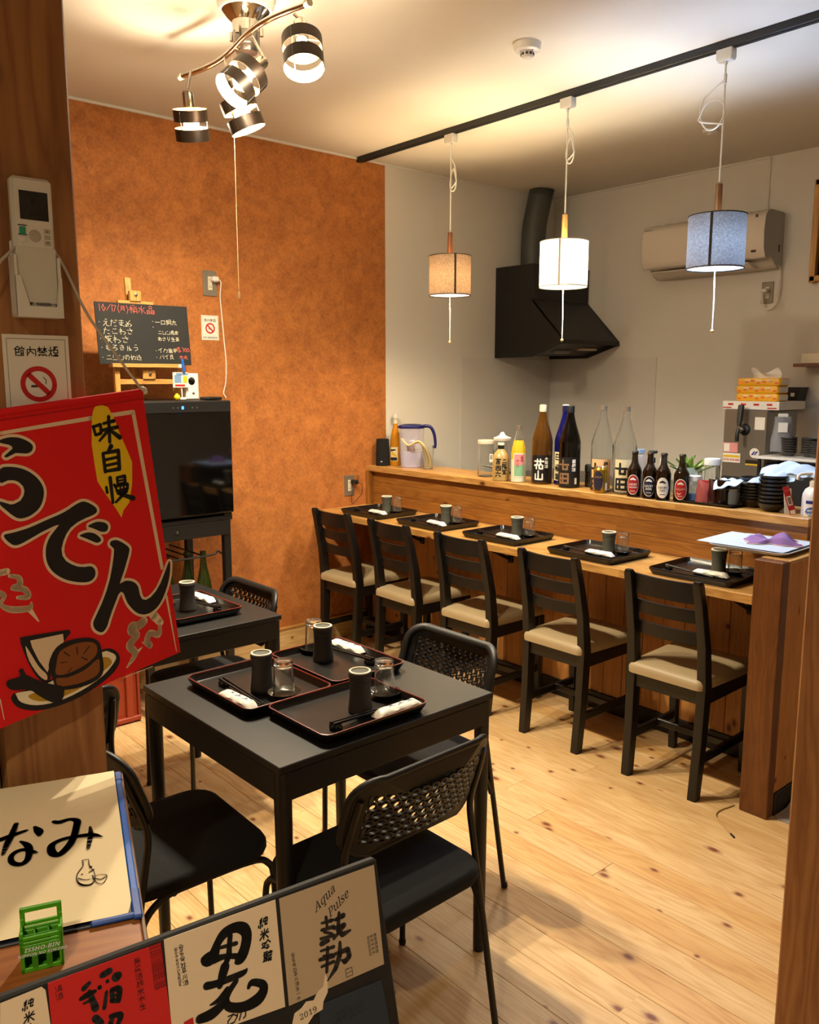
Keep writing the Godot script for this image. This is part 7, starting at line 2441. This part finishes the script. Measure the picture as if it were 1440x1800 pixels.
	for k in 5:
		var q: Array = sheets[k]
		g = G()
		g.prism(traced(q[0]), 0.0, 0.0009)
		var o := part(sheet_names[k], g, M[q[1]], t)
		var p := G()
		var e := 0.0012
		match k:
			0:
				p.strokes(TRACED.l_den, e, 1.2, true)
				var sp := traced("l_spots")
				p.kanji("純米吟醸", sp[0] + Vector2(-0.005, 0.004), 0.0092, 0.0008, true, e, 0.25)
				p.kanji("合名会社早川酒", sp[4] + Vector2(-0.0015, 0.002), 0.0046, 0.0003, true, e)
				p.kanji("田日本合社川口生原白名", sp[5] + Vector2(-0.002, 0.0), 0.0027, 0.00018, true, e)
				p.kanji("びか", sp[6] + Vector2(-0.009, 0.006), 0.010, 0.0007, false, e, 0.15)
				part("brush_lettering", p, M.ink, o)
				p = G()
				p.face(PackedVector2Array([sp[7] + Vector2(-0.005, -0.006), sp[7] + Vector2(0.004, -0.005), sp[7] + Vector2(0.004, 0.004), sp[7] + Vector2(-0.005, 0.003)]), e)
				part("red_seal", p, M.ink_red, o)
			1:
				p.strokes(TRACED.l_dou, e)
				var sp := traced("l_spots")
				p.text("Aqua", sp[12] + Vector2(-0.004, 0.001), 0.0085, serif, e, 0.5, 1.0, 0.5)
				p.text("Pulse", sp[13] + Vector2(0.004, 0.002), 0.0085, serif, e, 0.5, 1.0, 0.5)
				part("brush_lettering", p, M.ink_tan, o)
				p = G()
				for i in 5:
					p.kanji("日本酒", sp[8] + Vector2(-0.006, 0.010 - i * 0.0042), 0.0034, 0.00022, false, e)
				p.kanji("合名会社早川酒生一本", Vector2(0.0043, -0.055), 0.0040, 0.00025, true, e)
				p.kanji("白", sp[9] + Vector2(-0.004, 0.005), 0.009, 0.0004, false, e)
				part("small_print", p, M.ink_tan_soft, o)
			2:
				p.strokes(TRACED.l_ine, e, 1.15, true)
				part("brush_lettering", p, M.ink, o)
				p = G()
				var sp := traced("l_spots2")
				p.kanji("清酒", sp[0] + Vector2(-0.002, 0.002), 0.0055, 0.0003, true, e)
				p.kanji("無原酒純米本生", sp[5] + Vector2(-0.002, 0.003), 0.0056, 0.00035, true, e)
				for i in 5:
					p.kanji("日本合社川口生原白名田米山花清", sp[7] + Vector2(0.0005 + i * 0.0024, 0.004), 0.0023, 0.00013, true, e)
				part("small_print", p, M.ink_red_dark, o)
			3:
				var sp := traced("l_spots2")
				p.kanji("純米本", sp[2] + Vector2(-0.004, 0.004), 0.0082, 0.0006, true, e, 0.2)
				part("brush_lettering", p, M.ink, o)
			4:
				for i in 2:
					p.kanji("カイシンニ", Vector2(0.042, -0.128 - i * 0.006), 0.006, 0.0003, false, e, 0.3)
				part("small_print", p, M.ink, o)
	g = G()
	var cloud := PackedVector2Array()
	for q in [[-0.004, -0.121], [0.000, -0.112], [0.008, -0.110], [0.014, -0.106], [0.022, -0.108], [0.028, -0.101], [0.034, -0.099], [0.038, -0.088], [0.040, -0.094], [0.038, -0.106], [0.032, -0.113], [0.030, -0.120], [0.020, -0.121], [0.012, -0.127], [0.002, -0.127]]:
		cloud.append(Vector2(q[0], q[1]))
	g.prism(cloud, 0.0, 0.001)
	var o2 := part("wavy_tag", g, M.label_sheet_cream, t)
	g = G()
	g.text("2019", Vector2(0.014, -0.117), 0.0058, serif, 0.0013, 0.06, 1.1)
	part("year", g, M.ink, o2)

func small_things() -> void:
	# white tray and lilac cloth on the counter's end post
	var t := thing("white_tray", "pale blue-white plastic tray with a lining sheet on the counter end post", "tray", Vector3(-1.495, 0.946, -3.075), 0.03)
	var g := G()
	g.loft([ring(0.25, 0.27, 0.03, 0.0), ring(0.275, 0.295, 0.035, 0.004), ring(0.305, 0.325, 0.04, 0.016), ring(0.298, 0.318, 0.037, 0.0165), ring(0.272, 0.292, 0.032, 0.010), ring(0.02, 0.02, 0.005, 0.009)], true, true)
	part("tray_body", g, M.tray_white, t)
	part("lining_sheet", gbox(Vector3(-0.03, 0.0178, 0.006), Vector3(0.33, 0.0012, 0.28), 0.0003), M.tray_sheet, t)
	# crumpled lilac cloth
	g = G()
	g.crease = 0.2
	var n := 40
	var m := 26
	var pts := []
	for j in m + 1:
		var r := []
		for i in n + 1:
			var u := float(i) / n * 2.0 - 1.0
			var w := float(j) / m * 2.0 - 1.0
			var edge := 1.0 - maxf(pow(absf(u), 3.0), pow(absf(w), 3.0))
			var fold := 0.026 * exp(-pow((u - 0.35) / 0.36, 2.0)) + 0.013 * exp(-pow((u + 0.5) / 0.24, 2.0)) + 0.006 * sin(u * 5.0 + w * 2.5) + 0.0035 * sin(u * 8.0 - w * 5.0)
			var y := maxf(0.0008, (0.006 + maxf(fold, 0.0)) * clampf(edge * 1.9, 0.0, 1.0) + 0.0015 * (1.0 - edge) * (1.0 + sin(u * 12.0 + w * 9.0)))
			var pinch := 1.0 - 0.38 * exp(-pow((u + 0.1) / 0.25, 2.0))
			r.append(Vector3(u * 0.092 + 0.006 * sin(w * 4.0), y, w * 0.060 * pinch + 0.014 * u))
		pts.append(r)
	for j in m:
		for i in n:
			g.quad(pts[j][i], pts[j + 1][i], pts[j + 1][i + 1], pts[j][i + 1])
	t = thing("cleaning_cloth", "crumpled lilac cleaning cloth with pale edge on the white tray", "cloth", Vector3(-1.468, 0.9652, -3.085), 0.6)
	part("cloth", g, M.lilac, t)
	var path := []
	for i in n + 1:
		path.append(pts[m][i])
	for j in range(m - 1, -1, -1):
		path.append(pts[j][n])
	for i in range(n - 1, -1, -1):
		path.append(pts[0][i])
	for j in range(1, m):
		path.append(pts[j][0])
	part("hem", gtube(path, 0.0014, 6), M.hem_cream, t)
	# white pump bottle
	t = bottle("sanitizer_bottle", "large white pump bottle with blue and white label behind the lilac cloth", "dispenser", Vector3(-1.435, 0.946, -3.335), [0, 0, 40, 0, 43, 5, 43, 165, 41, 185, 33, 203, 18, 214, 15, 218], M.white_bottle, 0.42)
	var p := patch(t, "label_blob", 0.0432, 0.062, 0.100, 0.138, M.ink_blue_bright, 0.0, true)
	p.kanji("カイシンニ", Vector2(-0.022, 0.128), 0.009, 0.0013, false, 0.0002)
	p.kanji("シンニカイ", Vector2(-0.024, 0.115), 0.009, 0.0015, false, 0.0002)
	part("label_print", p, M.ink_white, t)
	part("label_field", gpatch(0.0436, -0.030, 0.004, 0.150, 0.162), M.ink_blue, t)
	p = G()
	p.curv = 0.0436
	p.kanji("生本日田合", Vector2(-0.026, 0.094), 0.010, 0.0011)
	part("red_print", p, M.ink_coral, t)
	p = G()
	p.curv = 0.0436
	for k in 3:
		p.stroke([Vector3(-0.025, 0.050 - k * 0.006, 0.0009), Vector3(0.0, 0.050 - k * 0.006, 0.0009)])
	p.stroke([Vector3(-0.010, 0.070, 0.004), Vector3(-0.002, 0.066, 0.003), Vector3(0.006, 0.072, 0.003)])
	part("blue_print", p, M.ink_lavender, t)
	part("collar", glathe(P([15, 214, 19, 215, 20, 232, 16, 238, 8, 240, 8, 256, 0, 256]), 24), M.white_plastic, t)
	g = G()
	g.tube(smooth_path([Vector3(0.012, 0.262, 0.0), Vector3(-0.02, 0.264, 0.01), Vector3(-0.055, 0.260, 0.022), Vector3(-0.062, 0.240, 0.024)], 5), 0.0075, 10, 0.005)
	g.box(Vector3(0.004, 0.262, 0), Vector3(0.036, 0.016, 0.030), 0.005)
	part("pump_head", g, M.white_plastic, t)
	# cable end on the floor by the post
	t = thing("floor_cable", "thin pale cable with a plug tip lying on the floor by the post", "cable", Vector3(-1.42, 0.0035, -2.83))
	part("cord", gtube(smooth_path([Vector3(-0.02, 0.0, -0.03), Vector3(-0.035, 0.0, 0.05), Vector3(-0.02, 0.0, 0.10), Vector3(0.03, 0.0, 0.14), Vector3(0.075, 0.0, 0.17)], 6), 0.0032, 8), M.cord_tan, t)
	part("tip", gtube([Vector3(0.075, 0.0, 0.17), Vector3(0.095, 0.0, 0.183)], 0.0035, 8), M.rubber, t)
	# grey sheet on the floor beyond the post
	g = G()
	g.crease = 0.2
	pts = []
	for j in 15:
		var r := []
		for i in 15:
			var x := i / 14.0 * 0.6
			var z := -j / 14.0 * 0.7
			var up := 0.003 + 0.10 * smoothstep(0.12, 0.0, x) * smoothstep(-0.04, -0.4, z) + 0.004 * sin(x * 30.0 + z * 22.0) * smoothstep(0.0, -0.06, z)
			r.append(Vector3(x, maxf(up, 0.002), z))
		pts.append(r)
	for j in 14:
		for i in 14:
			g.quad(pts[j][i], pts[j][i + 1], pts[j + 1][i + 1], pts[j + 1][i])
	solo("floor_sheet", g, M.sheet_grey, "greyish plastic sheet spread on the floor beyond the counter post", "sheet", Vector3(-1.30, 0.0, -2.88), 0.0)
	# smoke detectors
	t = thing("smoke_detector", "round white smoke detector on the ceiling in front of the track", "smoke detector", Vector3(-2.335, CEIL, -2.635))
	part("base", glathe(P([0, -30, 40, -30, 49, -24, 52, -12, 54, 0, 0, 0]), 36), M.white_plastic, t)
	part("chamber", glathe(P([0, -50, 18, -50, 24, -44, 25, -30, 0, -30]), 30), M.white_plastic, t)
	for k in 10:
		var a := TAU * k / 10
		var s := G()
		s.x = Transform3D(Basis(Vector3.UP, a), Vector3.ZERO)
		s.box(Vector3(0, -0.038, 0.0248), Vector3(0.009, 0.009, 0.002))
		part("vent", s, M.ink_soft, t)
	part("indicator", gbox(Vector3(0.034, -0.0305, 0.01), Vector3(0.006, 0.003, 0.006), 0.001), M.ink_red, t)
	t = thing("ceiling_sensor", "small round white sensor on the ceiling above the kitchen", "detector", Vector3(-2.47, CEIL, -4.21))
	part("base", glathe(P([0, -16, 26, -16, 36, -12, 40, 0, 0, 0]), 32), M.white_plastic, t)
	part("cap", glathe(P([0, -24, 14, -23, 16, -16, 0, -16]), 24), M.white_plastic, t)

func more_materials() -> void:
	mat("ink_brown", Color(0.12, 0.06, 0.04), 0.6)
	glass_mat("water_milky", Color(0.80, 0.79, 0.88), 0.55, 0.15)
	mat("label_navy_cap", Color(0.02, 0.03, 0.22), 0.35)
	mat("label_bronze", Color(0.50, 0.38, 0.27), 0.5)
	mat("cap_pale_blue", Color(0.66, 0.75, 0.85), 0.4)
	mat("beer_dark", Color(0.075, 0.030, 0.012), 0.2)
	mat("leaf_green", Color(0.33, 0.52, 0.14), 0.5)
	mat("leaf_pale", Color(0.60, 0.72, 0.35), 0.5)
	glass_mat("bag_film", Color(0.83, 0.88, 0.84), 0.40, 0.12)
	mat("bag_pink", Color(0.60, 0.28, 0.25), 0.28)
	mat("bag_brown", Color(0.20, 0.06, 0.05), 0.25)
	mat("jar_dark", Color(0.10, 0.05, 0.03), 0.12)
	mat("grey_glass", Color(0.36, 0.37, 0.38), 0.2)
	mat("bowl_black", Color(0.055, 0.047, 0.040), 0.35)
	tex_mat("cloth_blue", noise_tex(128, 61, 0.5, Color(0.60, 0.70, 0.82), Color(0.78, 0.84, 0.90)), Vector3(10, 10, 1), Color(1, 1, 1), 0.9)
	mat("green_wall", Color(0.46, 0.48, 0.36), 0.8)
	glow_mat("entrance_glow", NEUTRAL, 2.0)
	var dg := mat("door_glass", Color(0.02, 0.018, 0.018), 0.05)
	dg.metallic_specular = 0.9
	mat("hood_black", Color(0.035, 0.033, 0.032), 0.45)
	mat("duct_grey", Color(0.25, 0.26, 0.235), 0.55)
	mat("ac_white", Color(0.80, 0.765, 0.71), 0.4)
	mat("ac_grey", Color(0.62, 0.62, 0.60), 0.5)
	mat("outlet_grey", Color(0.50, 0.47, 0.42), 0.4, 0.4)
	mat("server_steel", Color(0.52, 0.49, 0.45), 0.4, 0.5)
	mat("server_front", Color(0.50, 0.46, 0.40), 0.3, 0.55)
	mat("tissue_yellow", Color(0.88, 0.64, 0.05), 0.45)
	mat("tissue_orange", Color(0.85, 0.38, 0.06), 0.5)
	mat("bag_grey", Color(0.46, 0.46, 0.46), 0.35)
	mat("dish_grey", Color(0.26, 0.245, 0.22), 0.45)
	mat("sign_red", Color(0.72, 0.03, 0.05), 0.6)
	glow_mat("led_blue", Color(0.15, 0.35, 1.0), 6.0)
	mat("green_cap", Color(0.13, 0.24, 0.07), 0.5)
	mat("chalk_black", Color(0.075, 0.078, 0.076), 0.85)
	mat("chalk_white", Color(0.78, 0.75, 0.64), 0.95)
	mat("chalk_red", Color(0.80, 0.36, 0.30), 0.95)
	mat("clip_blue", Color(0.10, 0.36, 0.72), 0.4)
	mat("clip_blue_dark", Color(0.07, 0.28, 0.60), 0.4)
	mat("clip_dark", Color(0.05, 0.07, 0.12), 0.5)
	mat("lemon", Color(0.88, 0.74, 0.06), 0.4)
	mat("crate_orange", Color(0.60, 0.22, 0.10), 0.5)
	mat("crate_dark", Color(0.36, 0.12, 0.07), 0.5)
	mat("remote_white", Color(0.79, 0.78, 0.74), 0.4)
	mat("lcd", Color(0.10, 0.105, 0.095), 0.25)
	mat("button_green", Color(0.13, 0.55, 0.45), 0.4)
	mat("clear_key", Color(0.66, 0.64, 0.60), 0.2)
	tex_mat("banner_red", weave_tex(128, 71, Color(0.78, 0.010, 0.022), Color(0.84, 0.02, 0.035)), Vector3(30, 30, 1), Color(1, 1, 1), 0.9)
	mat("banner_dark", Color(0.66, 0.01, 0.02), 0.9)
	mat("banner_cream", Color(0.84, 0.73, 0.60), 0.9)
	mat("banner_white", Color(0.90, 0.84, 0.72), 0.9)
	mat("banner_yellow", Color(0.88, 0.73, 0.07), 0.9)
	mat("banner_ochre", Color(0.68, 0.52, 0.10), 0.9)
	mat("banner_brown", Color(0.50, 0.27, 0.08), 0.9)
	mat("banner_black", Color(0.075, 0.05, 0.05), 0.9)
	mat("cord_grey", Color(0.72, 0.69, 0.64), 0.7)
	var wood2 := wood_tex(192, 512, 77, Color(0.62, 0.38, 0.17), Color(0.50, 0.28, 0.11), Color(0.3, 0.15, 0.07), 10.0, 4.0, 0, 0.3)
	tex_mat("table_brown", wood2, Vector3(2.0, 0.33333, 1), Color(1, 1, 1), 0.5)
	tex_mat("sign_paper", noise_tex(128, 81, 0.02, Color(0.88, 0.80, 0.64), Color(0.91, 0.84, 0.69)), Vector3(4, 4, 1), Color(1, 1, 1), 0.85)
	mat("ink_brush", Color(0.27, 0.22, 0.17), 0.85)
	mat("toy_green", Color(0.30, 0.62, 0.05), 0.4)
	mat("toy_green_dark", Color(0.22, 0.50, 0.04), 0.45)
	mat("board_black", Color(0.035, 0.029, 0.026), 0.7)
	mat("label_sheet_cream", Color(0.83, 0.74, 0.62), 0.8)
	mat("label_sheet_tan", Color(0.66, 0.57, 0.46), 0.6)
	mat("label_sheet_red", Color(0.72, 0.06, 0.04), 0.7)
	mat("label_sheet_blue", Color(0.10, 0.15, 0.20), 0.7)
	mat("ink_tan", Color(0.12, 0.09, 0.07), 0.8)
	mat("ink_tan_soft", Color(0.34, 0.28, 0.21), 0.8)
	mat("ink_red_dark", Color(0.32, 0.02, 0.02), 0.8)
	mat("tray_white", Color(0.78, 0.80, 0.84), 0.35)
	mat("tray_sheet", Color(0.74, 0.80, 0.89), 0.5)
	mat("lilac", Color(0.50, 0.38, 0.60), 0.95)
	mat("hem_cream", Color(0.84, 0.70, 0.58), 0.9)
	mat("white_bottle", Color(0.85, 0.85, 0.86), 0.35)
	mat("ink_blue_bright", Color(0.06, 0.32, 0.66), 0.6)
	mat("ink_coral", Color(0.80, 0.36, 0.32), 0.6)
	mat("ink_lavender", Color(0.50, 0.50, 0.66), 0.6)
	mat("cord_tan", Color(0.72, 0.60, 0.40), 0.5)
	mat("sheet_grey", Color(0.62, 0.58, 0.56), 0.6)
